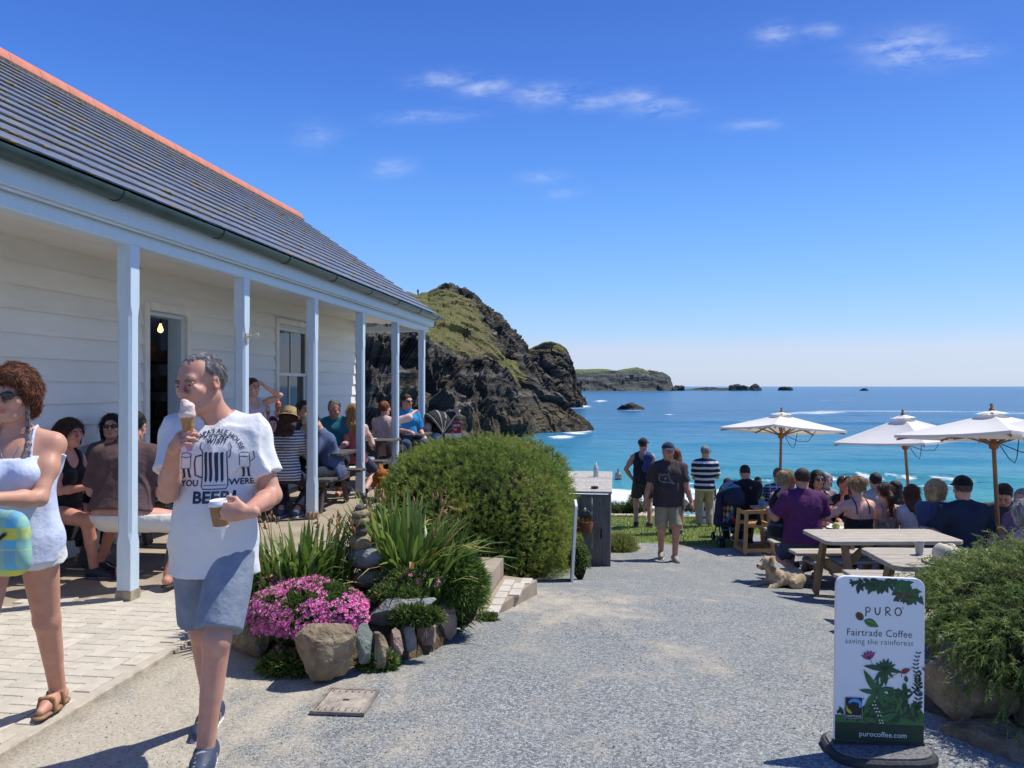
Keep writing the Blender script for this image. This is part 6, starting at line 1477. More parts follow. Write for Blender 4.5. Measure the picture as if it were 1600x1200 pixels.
for k in range(7): x, y = px(565 + rg.uniform(-25, 25), 245 + rg.uniform(-10, 10)); p_.leaf(x, y, R(rg.uniform(150, 390)), .035, .009, beanp, None, z=.0011)
p_.build('hanging_leaves_print', face, panel)
p_ = Print()
p_.poly([(-hw + .001, .002), (hw - .001, .002), (hw - .001, .083), (-hw + .001, .083)], gdk, 0)
x, y = px(465, 1008); p_.text('purocoffee.com', x, y - .006, .033, whp, z=.0006)
p_.build('web_address_band', face, panel)
p_ = Print()     # jungle at the foot
bl, br = px(222, 962), px(690, 950); hill = [(-hw + .001, .083), (hw - .001, .083), (hw - .001, px(0, 882)[1])]
for xx, yy_ in ((660, 850), (640, 845), (625, 858), (605, 848), (590, 800), (570, 762), (545, 748), (525, 765), (500, 780), (470, 795), (440, 812), (415, 806), (390, 830), (365, 850), (340, 900), (300, 925), (255, 905), (222, 905)): hill.append(px(xx, yy_))
hill[-1] = (-hw + .001, px(0, 905)[1])
p_.poly(hill, gm, .0)
for (cx, cy, n, m) in ((545, 790, 16, gmid), (600, 860, 12, gd), (520, 850, 12, gmid), (300, 930, 14, gd), (430, 870, 14, gmid), (640, 910, 12, gd), (520, 925, 12, gmid), (400, 935, 10, gd), (235, 900, 8, gd)):
    for k in range(n):
        x, y = px(cx + rg.uniform(-40, 40), cy + rg.uniform(-24, 24)); a = R(rg.uniform(20, 160)); L_ = rg.uniform(.022, .05)
        if y < .088 or abs(x) > hw - .008 or abs(x + L_ * math.cos(a)) > hw - .004: continue
        p_.leaf(x, y, a, L_, L_ * .34, m if k % 2 else gm, blk, z=.0003 + .0003 * (k % 4))
for (x, y, a, L_, m) in ((430, 935, 25, .105, gm), (432, 935, 165, .07, gm), (390, 905, 62, .05, gmid), (560, 905, 20, .055, gmid), (470, 940, 8, .06, gmid)): q = px(x, y); p_.leaf(q[0], q[1], R(a), L_, L_ * .3, m, blk, z=.0018)
p_.stroke([px(*q) for q in ((455, 945), (452, 915), (440, 880), (418, 850), (410, 820))], .0022, blk, .002)
for q in ((410, 825), (416, 845), (425, 862), (436, 880), (445, 900), (452, 925), (456, 940)):
    for s in (-1, 1): c_ = px(q[0] + s * 8, q[1]); p_.ell(c_[0], c_[1], .0045, .003, whp, .0021); p_.ell(c_[0] + s * .003, c_[1], .0016, .0016, redp, .0023)
# big palms
def star(cx, cy, arms, m=gm, v=gdk):
    for (a, L_, bn) in arms: q = px(cx, cy); p_.leaf(q[0], q[1], R(a), L_ / 890 * shh, L_ / 890 * shh * .22, m, v, .0026, bn)
p_.stroke([px(*q) for q in ((425, 780), (432, 735), (437, 700))], .004, gdk, .0024); p_.stroke([px(*q) for q in ((450, 735), (505, 690), (560, 655))], .0022, blk, .0024)
star(428, 775, ((118, 135, .05), (85, 75, 0), (22, 95, -.1), (178, 92, -.05), (232, 120, .06), (300, 105, -.06), (335, 120, -.1), (60, 60, 0)), gm)
star(470, 655, ((50, 62, 0), (72, 66, 0), (95, 62, 0), (30, 66, 0), (5, 92, -.2), (160, 110, .2), (140, 60, 0), (118, 55, 0), (215, 80, .25), (250, 90, .2), (285, 85, -.2), (330, 60, -.2)), gmid)
q0 = px(388, 600)
for a in (55, 80, 105, 130, 155): p_.leaf(q0[0], q0[1], R(a), .040, .011, pinkp, blk, .003)
p_.stroke([px(388, 600), px(415, 640), px(440, 660)], .002, blk, .0025)
q = px(583, 655); p_.leaf(q[0] - .018, q[1] - .010, R(28), .042, .018, redp, blk, .003); p_.stroke([px(610, 640), px(625, 632)], .002, blk, .003); p_.stroke([px(562, 668), px(560, 690)], .002, blk, .003)
for (x0, y0, x1, y1, n) in ((640, 850, 655, 560, 15), (600, 790, 690, 640, 9), (650, 780, 690, 650, 8)):
    for k in range(n):
        t_ = k / (n - 1); cx, cy = x0 + (x1 - x0) * t_ + 14 * math.sin(t_ * 6), y0 + (y1 - y0) * t_
        for s in (-1, 1):
            q = px(cx, cy); a = R(90 - s * 55); L_ = .026 - .010 * t_
            if abs(q[0] + L_ * math.cos(a)) < hw - .003: p_.leaf(q[0], q[1], a, L_, L_ * .36, gdk, None, .0012)
q = px(590, 715); p_.leaf(q[0], q[1], R(100), .03, .012, gmid, blk, .002)
p_.build('jungle_print', face, panel)
p_ = Print()     # wordmark, lines of text and bean
for ch, cx in (('P', 377), ('U', 430), ('R', 487), ('O', 541)):
    x, y = px(cx, 363); 
    if ch == 'P': p_.stroke([px(366, 370), px(368, 345), px(366, 322)], .0052, gmid); p_.stroke([px(364, 324), px(380, 320), px(391, 330), px(386, 343), px(368, 347)], .0046, gmid)
    if ch == 'U': p_.stroke([px(417, 320), px(417, 345), px(424, 358), px(434, 358), px(442, 346), px(443, 318)], .005, ink)
    if ch == 'R': p_.stroke([px(474, 362), px(475, 340), px(474, 318)], .005, gmid); p_.stroke([px(472, 319), px(488, 316), px(498, 326), px(492, 338), px(476, 341)], .0046, gmid); p_.stroke([px(480, 341), px(490, 352), px(503, 361)], .0046, gmid)
    if ch == 'O': p_.stroke([px(541 + 17 * math.cos(t_), 338 + 21 * math.sin(t_)) for t_ in np.linspace(0, 6.283, 18)], .005, ink)
x, y = px(566, 322); p_.text('®', x, y, .012, ink)
q = px(333, 371); p_.ell(q[0], q[1], .0205, .0165, blk, 0, 20, R(-48)); p_.ell(q[0], q[1], .019, .015, beanp, .0004, 20, R(-48)); p_.stroke([(q[0] - .011, q[1] + .014), (q[0] - .002, q[1] + .003), (q[0] + .003, q[1] - .004), (q[0] + .011, q[1] - .014)], .003, blk, .0008)
q = px(357, 392); p_.leaf(q[0], q[1], R(-22), .069, .030, gl, blk, .0002); p_.leaf(q[0] + .004, q[1] - .005, R(-22), .06, .012, gm, None, .0007)
x, y = px(440, 476); p_.text('Fairtrade Coffee', x, y, .044, ink, sx=.93, spacing=1.06, bold=-.0002)
x, y = px(440, 520); p_.text('saving the rainforest', x, y, .036, ygr, sx=.93, spacing=1.08, bold=-.0004)
p_.build('lettering', face, panel)
p_ = Print()     # fairtrade mark
a, b_ = px(258, 922), px(352, 808)
p_.poly([(a[0], a[1]), (b_[0], a[1]), (b_[0], b_[1]), (a[0], b_[1])], whp, .0030); p_.poly([(a[0] + .001, a[1] + .001), (b_[0] - .001, a[1] + .001), (b_[0] - .001, b_[1] - .001), (a[0] + .001, b_[1] - .001)], blk, .0033)
c_ = px(303, 852)
def arc(cx, cy, rx, ry, a0, a1, n=14): return [(cx + rx * math.cos(R(t_)), cy + ry * math.sin(R(t_))) for t_ in np.linspace(a0, a1, n)]
q = px(312, 846); p_.poly(arc(q[0], q[1], .031, .026, -35, 168) + arc(q[0] - .003, q[1] + .001, .022, .010, 168, 20)[:9] + arc(q[0] + .012, q[1] - .004, .006, .007, 100, -60), bluep, .0036)
p_.ell(q[0] + .009, q[1] + .002, .008, .007, blk, .0038)
q = px(268, 890); p_.poly([px(265, 848), px(272, 868), px(288, 880), px(296, 893), px(288, 897), px(274, 890), px(265, 876)], limp, .0036)
x, y = px(305, 915); p_.text('FAIRTRADE', x, y, .0135, whp, z=.0038, sx=.98)
p_.text('®', *px(359, 820), .012, ink, z=.001); p_.build('fairtrade_mark', face, panel)

# ---- edge-on pavement sign by the hedge
es = thing('pavement_sign', 'white pavement sign seen edge-on against the hedge with dark foot', 'pavement sign', P(893, 911, 8.75), PSI + R(-93.2))
mb = MB(); mb.prism([(a * 1.0, b) for a, b in pr], -.05, -.01, lambda a, b, c: (a, b, c)); mb.build('base', mat('rubber_base', (.035, .035, .037)), es, bevel=.008)
mb = MB(); mb.prism(rrect(.46, .90, .03, 6, 0, True), -.014, .014); mb.build('panel', signw, es, rot=(R(-3), 0, 0), bevel=.003)
# ---- farm sign behind the pushchair
fp = P(708, 676, 15.9); gzf = 0.0
fs = thing('farm_sign', 'maroon farm sign with white lettering behind the black pushchair', 'sign', (fp[0], fp[1], gzf), PSI + R(2))
mar = flat('maroon', (.30, .018, .06), .4); hgt = fp[2]
mb = MB(); mb.box((-.13, .035, hgt / 2 + .05), (.04, .04, hgt + .2)); mb.box((.12, .035, hgt / 2 + .05), (.04, .04, hgt + .2)); mb.build('sign_posts', mat('grey_post', (.3, .29, .27), .8), fs)
mb = MB(); mb.prism(rrect(.33, .235, .045, 6, 0, True), -.012, .012); fpn = mb.build('panel', mar, fs, loc=(0, 0, hgt - .01), bevel=.003)
p_ = Print(); p_.text('Callestick', 0, .135, .072, whp, bold=.0012); p_.text('Farm', .0, .055, .075, whp, bold=.0012); p_.build('lettering', lambda co: np.stack([co[:, 0], np.full(len(co), -.0135), co[:, 1]], 1), fpn)
mb = MB(); mb.box((0, 0, hgt - .09), (.33, .022, .14)); mb.build('lower_strip', signw, fs, bevel=.003)

# ---- timber counter with its boards
cz0 = -.95
ct = thing('timber_counter', 'grey timber outdoor counter with pale plank top beside the hedge', 'counter', (*(P(912, 882, 10.95)[:2]), -.93), 0)
gb_ = mat('grey_board', (.19, .175, .16), .85, .25, 5, .4, 26, stretch=(6, 6, .8), col2=(.105, .097, .088), objvar=.3); gt = mat('bleached_plank', (.52, .49, .44), .85, .15, 5, .35, 30, stretch=(7, 1, 7), col2=(.36, .335, .29), objvar=.2)
HC = 1.04; xr = .37
for k, (x0, x1) in enumerate(((-.75, -.50), (-.497, -.25), (-.247, -.115), (-.112, .115), (.118, xr))):
    mb = MB(); mb.box(((x0 + x1) / 2, 0, HC / 2 + .01 - .02), (x1 - x0, .03, HC - .02)); mb.build('front_board', gb_, ct, loc=(0, random.uniform(-.003, .003), 0), bevel=.003)
mb = MB(); mb.box((-.3, -.016, HC - .03), (xr * 2 + .62 - .02, .012, .05)); mb.build('top_rail', gb_, ct)
for k in range(9): mb = MB(); mb.box((xr - .015, .155 + .28 * k + .02, HC / 2 - .015), (.03, .275, HC - .03)); mb.build('side_board', gb_, ct, bevel=.003)
for k in range(16): mb = MB(); mb.box((-.19, .0 + .165 * k + .06, HC + .017), (1.16, .16, .032)); mb.build('top_plank', gt, ct, bevel=.004, loc=(0, 0, random.uniform(-.003, .003)))
mb = MB(); mb.box((-.2, -.11, -.03), (1.1, .2, .05)); mb.build('plinth_board', gt, ct, rot=(0, 0, R(-4)))
mb = MB(); mb.lathe([(0, -.09), (.016, -.06), (.014, .0), (.016, .05), (0, .07)], (.24, -.017, .50), 6, np.diag([.8, .2, 1])); mb.build('knot', flat('knot', (.025, .022, .02), .9), ct)
kp = P(914, 823, 10.83)
kt = thing('rusty_kettle', 'rusty round iron pot hanging by its wire handle on the counter front', 'pot', kp, 0); rust = mat('rust', (.26, .085, .032), .85, .3, 12, .5, 40, col2=(.12, .045, .022))
mb = MB(); mb.lathe([(0, -.085), (.09, -.085), (.115, -.07), (.118, .05), (.112, .075), (.10, .08), (.098, .07), (0, .06)], n=20); mb.build('pot_body', rust, kt, True, autos=50)
mb = MB(); mb.tube([(-.112 * math.cos(t_) * 1., 0, .06 + .17 * math.sin(t_)) for t_ in np.linspace(0, math.pi, 14)], .006, 6); mb.build('handle', flat('wire', (.20, .17, .15), .5), kt, True)
mb = MB(); mb.lathe([(0, .02), (.012, .012), (.016, -.01), (.008, -.03), (0, -.03)], (0, .02, .235), 8); mb.build('knob', whp, kt, True)
cushion('dead brown plant growing in the hanging rusty pot', kp + (0, 0, .08), (.09, .09, .03), 160, 0, pinkm, leafmat('dead_plant', [(0, (.08, .05, .02)), (1, (.2, .14, .05))], .7, .2), 66, name='pot_plant', L=.05, cat='plant')
cushion('leafy weed climbing beside the hanging pot', P(902, 850, 10.6), (.06, .06, .16), 260, 0, pinkm, weedm, 67, name='weed', L=.05, cat='plant')
bt = thing('bottle', 'clear squeezy bottle with white cap on the timber counter', 'bottle', (*P(931, 748, 12.7)[:2], -.93 + HC + .034))
mb = MB(); mb.lathe([(0, 0), (.037, 0), (.04, .01), (.04, .13), (.03, .165), (.016, .18)], n=14); mb.build('bottle_body', mat('clear_plastic', (.55, .6, .6), .15, .05, spec=.8), bt, True)
mb = MB(); mb.lathe([(.018, .175), (.02, .20), (.012, .21), (.006, .24), (0, .245)], n=12); mb.build('cap', whp, bt, True)
at = thing('ashtray', 'small black ashtray on the near end of the timber counter', 'ashtray', (*P(929, 763, 11.2)[:2], -.93 + HC + .034)); mb = MB(); mb.lathe([(0, 0), (.05, 0), (.055, .03), (.047, .032), (.042, .012), (0, .010)], n=16); mb.build('ashtray_bowl', flat('black_plastic', (.02, .02, .02), .4), at, True)

# ---- pushchairs
blackf = mat('black_fabric', (.022, .023, .026), .8, .2, 12, .4, 40, spec=.25); greyf = mat('grey_fabric', (.27, .255, .235), .85, .12, 12, .4, 40); tube_ = mat('grey_tube', (.22, .23, .24), .35, .1, metal=.7); navyf = mat('navy_fabric', (.016, .024, .06), .8, .15, 12, .4, 40)
def wheel(par, c, r=.09):
    mb = MB(); n = 18; ring = [(math.cos(2 * math.pi * k / n), math.sin(2 * math.pi * k / n)) for k in range(n)]
    V = []; w = .018
    for a, b in ring:
        V += [(-w, a * r * .72, b * r * .72), (-w, a * r, b * r), (w, a * r, b * r), (w, a * r * .72, b * r * .72)]
    mb.add(V, [(4 * k + j, 4 * k + (j + 1) % 4, 4 * ((k + 1) % n) + (j + 1) % 4, 4 * ((k + 1) % n) + j) for k in range(n) for j in range(4)])
    w_ = mb.build('wheel', flat('tyre', (.02, .02, .02), .8), par, loc=c)
    mb = MB(); mb.tube([(-.015, 0, 0), (.015, 0, 0)], r * .22, 8)
    for k in range(5): a = 2 * math.pi * k / 5; mb.bar((0, 0, 0), (0, r * .75 * math.cos(a), r * .75 * math.sin(a)), .012, .016, up=(1, 0, 0))
    mb.build('spokes', flat('wheel_grey', (.3, .3, .3), .5), w_)
def shell(par, name, c, rx, ry, rz, a0, a1, m, n=12, k=9, t=.006, rot=(0, 0, 0)):
    """hood: part of a sphere swept about the X axis between two angles"""
    V = []; 
    for i in range(n + 1):
        a = a0 + (a1 - a0) * i / n
        for j in range(k + 1): b = math.pi * j / k; V.append((rx * math.cos(b), ry * math.sin(b) * math.cos(a), rz * math.sin(b) * math.sin(a)))
    f = [(i * (k + 1) + j, i * (k + 1) + j + 1, (i + 1) * (k + 1) + j + 1, (i + 1) * (k + 1) + j) for i in range(n) for j in range(k)]
    o = mesh_np(name, V, np.array(f), m, True, parent=par); o.location = c; o.rotation_euler = rot
    md = o.modifiers.new('thickness', 'SOLIDIFY'); md.thickness = .008
    return o
# black pushchair at the verandah end, seat opening to the left: local +Y is its front
bp = P(670, 700, 15.0); bug = thing('pushchair', 'black pushchair with grey-lined hood and a baby at the verandah end', 'pushchair', (bp[0], bp[1], 0), yaw_of(-50))
fr = MB()
for s in (-1, 1):
    fr.tube([(s * .24, .42, .12), (s * .24, -.02, .55), (s * .24, -.42, 1.0), (s * .22, -.55, 1.10)], .014, 8); fr.tube([(s * .24, -.38, .12), (s * .24, .06, .55)], .014, 8)
fr.tube([(-.22, -.55, 1.10), (-.18, -.60, 1.13), (.18, -.60, 1.13), (.22, -.55, 1.10)], .018, 8); fr.tube([(-.24, -.36, .14), (.24, -.36, .14)], .012, 6); fr.build('frame', tube_, bug, True)
for c in ((-.25, .44, .09), (.25, .44, .09), (-.27, -.40, .12), (.27, -.40, .12)): wheel(bug, c, .09 if c[1] > 0 else .12)
mb = MB(); mb.prism([(-.22, .50), (-.30, .98), (-.24, 1.0), (-.12, .56), (.22, .52), (.26, .46), (.0, .42)], -.19, .19, lambda a, b, c: (c, a, b)); mb.build('seat', blackf, bug, bevel=.02)
mb = MB(); mb.prism([(.22, .50), (.34, .22), (.40, .22), (.28, .52)], -.16, .16, lambda a, b, c: (c, a, b)); mb.build('footrest', blackf, bug, bevel=.01)
hd0 = shell(bug, 'hood', (0, -.16, .72), .235, .40, .42, R(58), R(175), blackf)
shell(bug, 'hood_lining', (0, -.15, .715), .222, .375, .40, R(54), R(150), greyf)
for a in (85, 112): shell(bug, 'hood_stripe', (0, -.16, .722), .238, .406, .427, R(a), R(a + 7), greyf, n=2)
mb = MB(); mb.lathe([(.235, 0)], n=4) if False else None
mb = MB(); mb.tube([(.228 * math.cos(b_), .40 * math.sin(b_) * math.cos(R(57)), .42 * math.sin(b_) * math.sin(R(57))) for b_ in np.linspace(0, math.pi, 14)], .016, 7); mb.build('hood_rim', greyf, bug, True, loc=(0, -.16, .72))
g = SDF(); g.rc((-.12, -.10, .60), (.12, .06, .56), .12, .10, .05); V, Fc = g.mesh(.02); mesh_np('blanket', V, Fc, mat('pale_blanket', (.45, .5, .55), .9), True, parent=bug)
g = SDF(); g.el((0, 0, 0), (.07, .08, .085)); g.el((0, .075, -.02), (.012, .012, .01), k=.01); g.rc((0, 0, -.07), (0, .02, -.22), .06, .09, .04); g.rc((-.07, 0, -.12), (-.12, .12, -.16), .035, .025, .02); g.rc((.07, 0, -.12), (.12, .12, -.16), .035, .025, .02)
V, Fc = g.mesh(.009); baby = thing('person', 'baby lying under the hood of the black pushchair', 'baby', tuple(np.array(bug.location) + rotm(rz=bug.rotation_euler.z) @ np.array([0, .02, .82])), bug.rotation_euler.z); mesh_np('body', V, Fc, skin((.66, .40, .32)), True, parent=baby)
g = SDF(); g.rc((0, 0, -.09), (0, .02, -.24), .068, .10, .04, cut=[((0, 0, -.085), (0, 0, 1))]); V, Fc = g.mesh(.01); mesh_np('romper', V, Fc, cloth((.5, .5, .55)), True, parent=baby)
# navy umbrella-fold pushchair seen from behind
np0 = P(1141, 850, 13.9); npz = float(gz(np0[0], np0[1])); ps = thing('pushchair', 'navy pushchair seen from behind with colourful diamond-patterned back', 'pushchair', (np0[0], np0[1], npz), yaw_of(180))
fr = MB()
for s in (-1, 1):
    fr.tube([(s * .20, .35, .10), (s * .22, -.05, .50), (s * .23, -.22, .95), (s * .235, -.34, 1.02)], .013, 7); fr.tube([(s * .24, -.28, .12), (s * .20, .10, .48)], .013, 7); fr.tube([(s * .235, -.30, 1.0), (s * .235, -.42, 1.05)], .02, 7)
fr.tube([(-.23, -.24, .30), (.23, -.24, .30)], .01, 6); fr.tube([(-.22, -.22, .38), (.22, -.22, .26)], .008, 6); fr.tube([(.22, -.22, .38), (-.22, -.22, .26)], .008, 6); fr.build('frame', tube_, ps, True)
for c in ((-.21, .37, .075), (.21, .37, .075)): wheel(ps, c, .075)
for x in (-.27, -.21, .21, .27): wheel(ps, (x, -.30, .085), .085)
mb = MB(); mb.prism([(-.30, .95), (-.19, .42), (.18, .44), (.18, .40), (-.20, .37), (-.34, .95)], -.215, .215, lambda a, b, c: (c, a, b)); mb.build('seat', navyf, ps, bevel=.01)
shell(ps, 'hood', (0, -.14, .84), .25, .34, .31, R(15), R(200), navyf, rot=(R(0), 0, 0))
st_ = shell(ps, 'hood_trim', (0, -.14, .84), .254, .346, .316, R(126), R(136), flat('teal_trim', (.06, .30, .36), .7), n=2)
shell(ps, 'hood_band', (0, -.14, .84), .254, .346, .316, R(98), R(124), stripemat('stripe_hood', (.5, .53, .58), (.03, .04, .09), .05, .5, 1), n=4)
p_ = Print(); cols_ = [flat('diamond_%d' % i, c, .7) for i, c in enumerate(((.45, .03, .05), (.02, .20, .45), (.42, .48, .06), (.05, .35, .38), (.03, .03, .10), (.55, .53, .5), (.50, .16, .02)))]
for i in range(-3, 4):
    for j in range(0, 5):
        x = i * .062 + (.031 if j % 2 else 0); z = .46 + j * .055
        if abs(x) < .19: p_.poly([(x - .031, z), (x, z - .056), (x + .031, z), (x, z + .056)], cols_[(i * 3 + j * 2) % 7], .0004 * (j % 2))
p_.build('diamond_pattern', lambda co: np.stack([co[:, 0], -.205 - (co[:, 1] - .40) * .27 - .012 - co[:, 2], co[:, 1]], 1), ps)
g = SDF(); g.rc((-.27, -.30, .92), (-.30, -.33, .45), .05, .09, .05, flat=((0, 1., 0), .6)); V, Fc = g.mesh(.015); mesh_np('hanging_coat', V, Fc, navyf, True, parent=ps)
# ---- wooden high chair
hw0 = P(1178, 862, 13.0); hc_ = thing('high_chair', 'plain wooden high chair standing beside the navy pushchair', 'high chair', (hw0[0], hw0[1], hw0[2]), PSI + R(6)); pine = mat('pine', (.50, .29, .11), .55, .12, 6, .15, 40, stretch=(5, 5, 1), col2=(.40, .22, .08))
for x in (-.24, .24):
    for y in (-.2, .2): mb = MB(); mb.bar((x, y, 0), (x * .80, y * .8, .70), .05, .05, up=(0, 1, 0)); mb.build('leg', pine, hc_)
for (a, b_, n) in (((-.24, -.2, .06), (.24, -.2, .06), 'lower_rail'), ((-.24, .2, .06), (.24, .2, .06), 'lower_rail'), ((-.24, -.2, .05), (-.24, .2, .05), 'lower_rail'), ((.24, -.2, .05), (.24, .2, .05), 'lower_rail'), ((-.2, -.165, .46), (.2, -.165, .46), 'seat_rail'), ((-.2, .165, .46), (.2, .165, .46), 'seat_rail'), ((-.2, -.165, .68), (.2, -.165, .68), 'top_rail'), ((-.195, -.16, .66), (-.195, .16, .66), 'arm_rail'), ((.195, -.16, .66), (.195, .16, .66), 'arm_rail')):
    mb = MB(); mb.bar(a, b_, .03, .06); mb.build(n, pine, hc_)
mb = MB(); mb.box((0, 0, .49), (.36, .30, .02)); mb.build('seat', pine, hc_); mb = MB(); mb.box((0, -.19, .55), (.05, .012, .16)); mb.box((0, -.19, .50), (.09, .02, .05)); mb.build('harness', blackf, hc_)
# ---- dogs
def dog(label, loc, yaw, sc, coat, pose, ear=None, shag=.010):
    r = thing('dog', label, 'dog', loc, yaw); g = SDF()
    if pose == 'lie':       # +Y is ahead; lying with the head up
        g.rc((0, -.22, .13), (0, .16, .15), .125, .12, .06); g.rc((0, .16, .18), (0, .26, .33), .09, .07, .05); g.el((0, .30, .38), (.078, .09, .08), k=.03); g.rc((0, .36, .36), (0, .435, .34), .045, .036, .02); g.el((0, .468, .35), (.014, .012, .012), k=.005)
        for s in (-1, 1):
            g.rc((s * .08, .16, .10), (s * .09, .30, .045), .05, .04, .03); g.rc((s * .09, .30, .045), (s * .09, .46, .04), .038, .036, .02)
            g.rc((s * .10, -.20, .12), (s * .16, -.02, .09), .085, .06, .04); g.rc((s * .16, -.02, .08), (s * .15, -.16, .04), .045, .035, .02); g.rc((s * .15, -.16, .04), (s * .17, -.02, .035), .033, .033, .02)
        g.rc((0, -.32, .12), (.06, -.50, .06), .04, .025, .03)
    else:
        g.rc((0, -.18, .30), (0, .14, .32), .10, .115, .05); g.rc((0, .16, .34), (0, .26, .38), .085, .07, .04); g.el((0, .29, .36), (.085, .09, .08), k=.03); g.rc((0, .34, .33), (0, .40, .31), .045, .036, .02); g.el((0, .432, .315), (.014, .012, .012), k=.005)
        for s in (-1, 1):
            g.rc((s * .06, .15, .27), (s * .065, .14, .12), .05, .032, .03); g.rc((s * .065, .14, .12), (s * .065, .15, .025), .03, .027, .015); g.rc((s * .065, .15, .022), (s * .065, .19, .02), .03, .024, .01)
            g.rc((s * .065, -.16, .28), (s * .07, -.12, .17), .065, .04, .03); g.rc((s * .07, -.12, .17), (s * .07, -.20, .10), .035, .026, .015); g.rc((s * .07, -.20, .10), (s * .07, -.18, .025), .026, .024, .015); g.rc((s * .07, -.18, .022), (s * .07, -.14, .02), .028, .024, .01)
        g.rc((0, -.27, .34), (0, -.40, .42), .035, .03, .03)
    V, Fc = g.mesh(.011, disp=lambda p: shag * fbm(p * 34, 3) + .004); mesh_np('body', V * sc, Fc, coat, True, parent=r)
    hz = .38 if pose == 'lie' else .36; hy = .30 if pose == 'lie' else .29
    g = SDF()
    for s in (-1, 1): g.rc((s * .070, hy - .02, hz + .05), (s * .098, hy - .01, hz - .08), .030, .042, .02, flat=((1., 0, 0), .5))
    V, Fc = g.mesh(.009, disp=lambda p: .010 * fbm(p * 34, 3) + .003); mesh_np('ears', V * sc, Fc, ear or coat, True, parent=r)
    for s in (-1, 1): V, Fc = ico(2); mesh_np('eye', (np.array([s * .034, hy + .078, hz + .022]) + V * .012) * sc, Fc, flat('dog_eye', (.012, .009, .008), .2), True, parent=r)
    V, Fc = ico(2); mesh_np('nose', (np.array([0, .470, .352]) if pose == 'lie' else np.array([0, .434, .318])) * sc + V * .017 * sc, Fc, flat('dog_nose', (.012, .011, .011), .35), True, parent=r)
    return r
def fur(n, a, b): return mat(n, a, .9, .3, 22, .8, 60, spec=.15, col2=b)
cw = fur('cream_fur', (.58, .48, .34), (.36, .27, .17))
dp = P(1224, 890, 9.5); dz = float(gz(dp[0], dp[1])); dd_ = dog('curly cream dog lying under the bench of the purple-shirted man', (dp[0], dp[1], dz), yaw_of(-66), .85, cw, 'lie', fur('tan_fur', (.46, .28, .13), (.28, .16, .07)))
mb = MB(); mb.tube([(.098 * math.cos(t_), .235 + .09 * math.sin(t_) * .7, .28 + .05 * math.sin(t_)) for t_ in np.linspace(0, 6.283, 18)], .011, 6); mb.build('collar', flat('blue_collar', (.05, .16, .26), .6), dd_, True)
dp = P(597, 760, 11.2); dog('small ginger long-haired dog standing on the terrace by the hedge', (dp[0], dp[1], 0.0), yaw_of(12), 1.0, fur('ginger_fur', (.48, .19, .045), (.26, .09, .02)), 'stand')
# ---- things on the tables
def on_table(u, d, z): p = P(u, 604, d); return (p[0], p[1], z)
hp_ = P(1478, 884, 5.85); ht = thing('cream_hat', 'cream panama hat left on the empty picnic table', 'hat', (hp_[0], hp_[1], float(gz(P(1530, 604, 6.05)[0], P(1530, 604, 6.05)[1])) + .682))
hatm = mat('cream_felt', (.70, .62, .46), .85, .08, 12, .3, 60)
g = SDF(); g.el((0, 0, .06), (.092, .115, .10), k=.02, cut=[((0, 0, 0), (0, 0, -1))]); g.el((0, .02, .162), (.028, .085, .034), k=.03, sub=True); g.el((.055, .095, .145), (.03, .05, .04), k=.03, sub=True); g.el((-.055, .095, .145), (.03, .05, .04), k=.03, sub=True); V, Fc = g.mesh(.005); mesh_np('crown', V, Fc, hatm, True, parent=ht)
mb = MB(); mb.lathe([(.085, .004), (.13, .002), (.155, .012), (.158, .016), (.13, .008), (.085, .010)], n=28); mb.v[-1] *= np.array([1, 1.18, 1]); mb.build('brim', hatm, ht, True)
zt3 = float(ground_at(1330, 10.3)[2]) + .742; zt5 = float(ground_at(1235, 13.6)[2]) + .742; zt4 = float(ground_at(1535, 9.5)[2]) + .742
def plate(label, u, d, z, food, fc, seed):
    r = thing('plate', label, 'plate', on_table(u, d, z)); mb = MB(); mb.lathe([(0, .004), (.07, .004), (.115, .018), (.118, .022), (.07, .010), (0, .010)], n=20); mb.build('plate_dish', whp, r, True)
    o = mesh_np(food, (lambda q: (q * np.array([.05, .045, .035]) * (1 + .25 * fbm(q * 2.5 + seed, 3))[:, None] + (0, 0, .035)))(ico(3)[0]), ico(3)[1], fc, False); tag(o, label.split(' plate')[0] + ' food heaped on its plate', 'food'); o.location = r.location
plate('green salad plate in front of the bun-haired woman', 1306, 10.15, zt3, 'salad', mat('salad', (.30, .42, .06), .7, .35, 20), 91)
plate('reddish meal plate beside the purple-shirted man', 1290, 10.35, zt3, 'meal', mat('meal', (.45, .16, .07), .7, .35, 20), 92)
plate('wooden-looking meal plate under the right parasol', 1566, 9.3, zt4, 'pasty', mat('pasty', (.45, .26, .10), .7, .3, 20), 93)
plate('yellow-green meal plate before the striped-shirt woman', 474, 9.8, .742, 'lunch', mat('lunch', (.42, .44, .12), .7, .35, 20), 94)
plate('lime meal plate beside the pink-vest woman', 578, 12.6, .742, 'sandwich', mat('sandwich', (.35, .42, .10), .7, .35, 20), 95)
plate('small meal plate on the table before the brown-shirt man', 122, 6.9, .742, 'chips', mat('chips', (.55, .28, .08), .7, .35, 20), 96)
cu = thing('paper_cup', 'blue paper cup with yellow flowers on the far picnic table', 'cup', on_table(1191, 13.4, zt5)); mb = MB(); mb.lathe([(0, 0), (.028, 0), (.04, .12), (.037, .12), (.026, .006), (0, .006)], n=14); mb.build('cup_body', flat('blue_cup', (.12, .36, .55), .6), cu, True)
V, Fc = ico(3); o = mesh_np('yellow_napkin', V * np.array([.035, .035, .03]) * (1 + .3 * fbm(V * 2, 3))[:, None] + (0, 0, .13), Fc, flat('yellow', (.72, .58, .05), .8), False); o.location = cu.location; tag(o, 'crumpled yellow napkin stuffed into the blue paper cup', 'napkin')
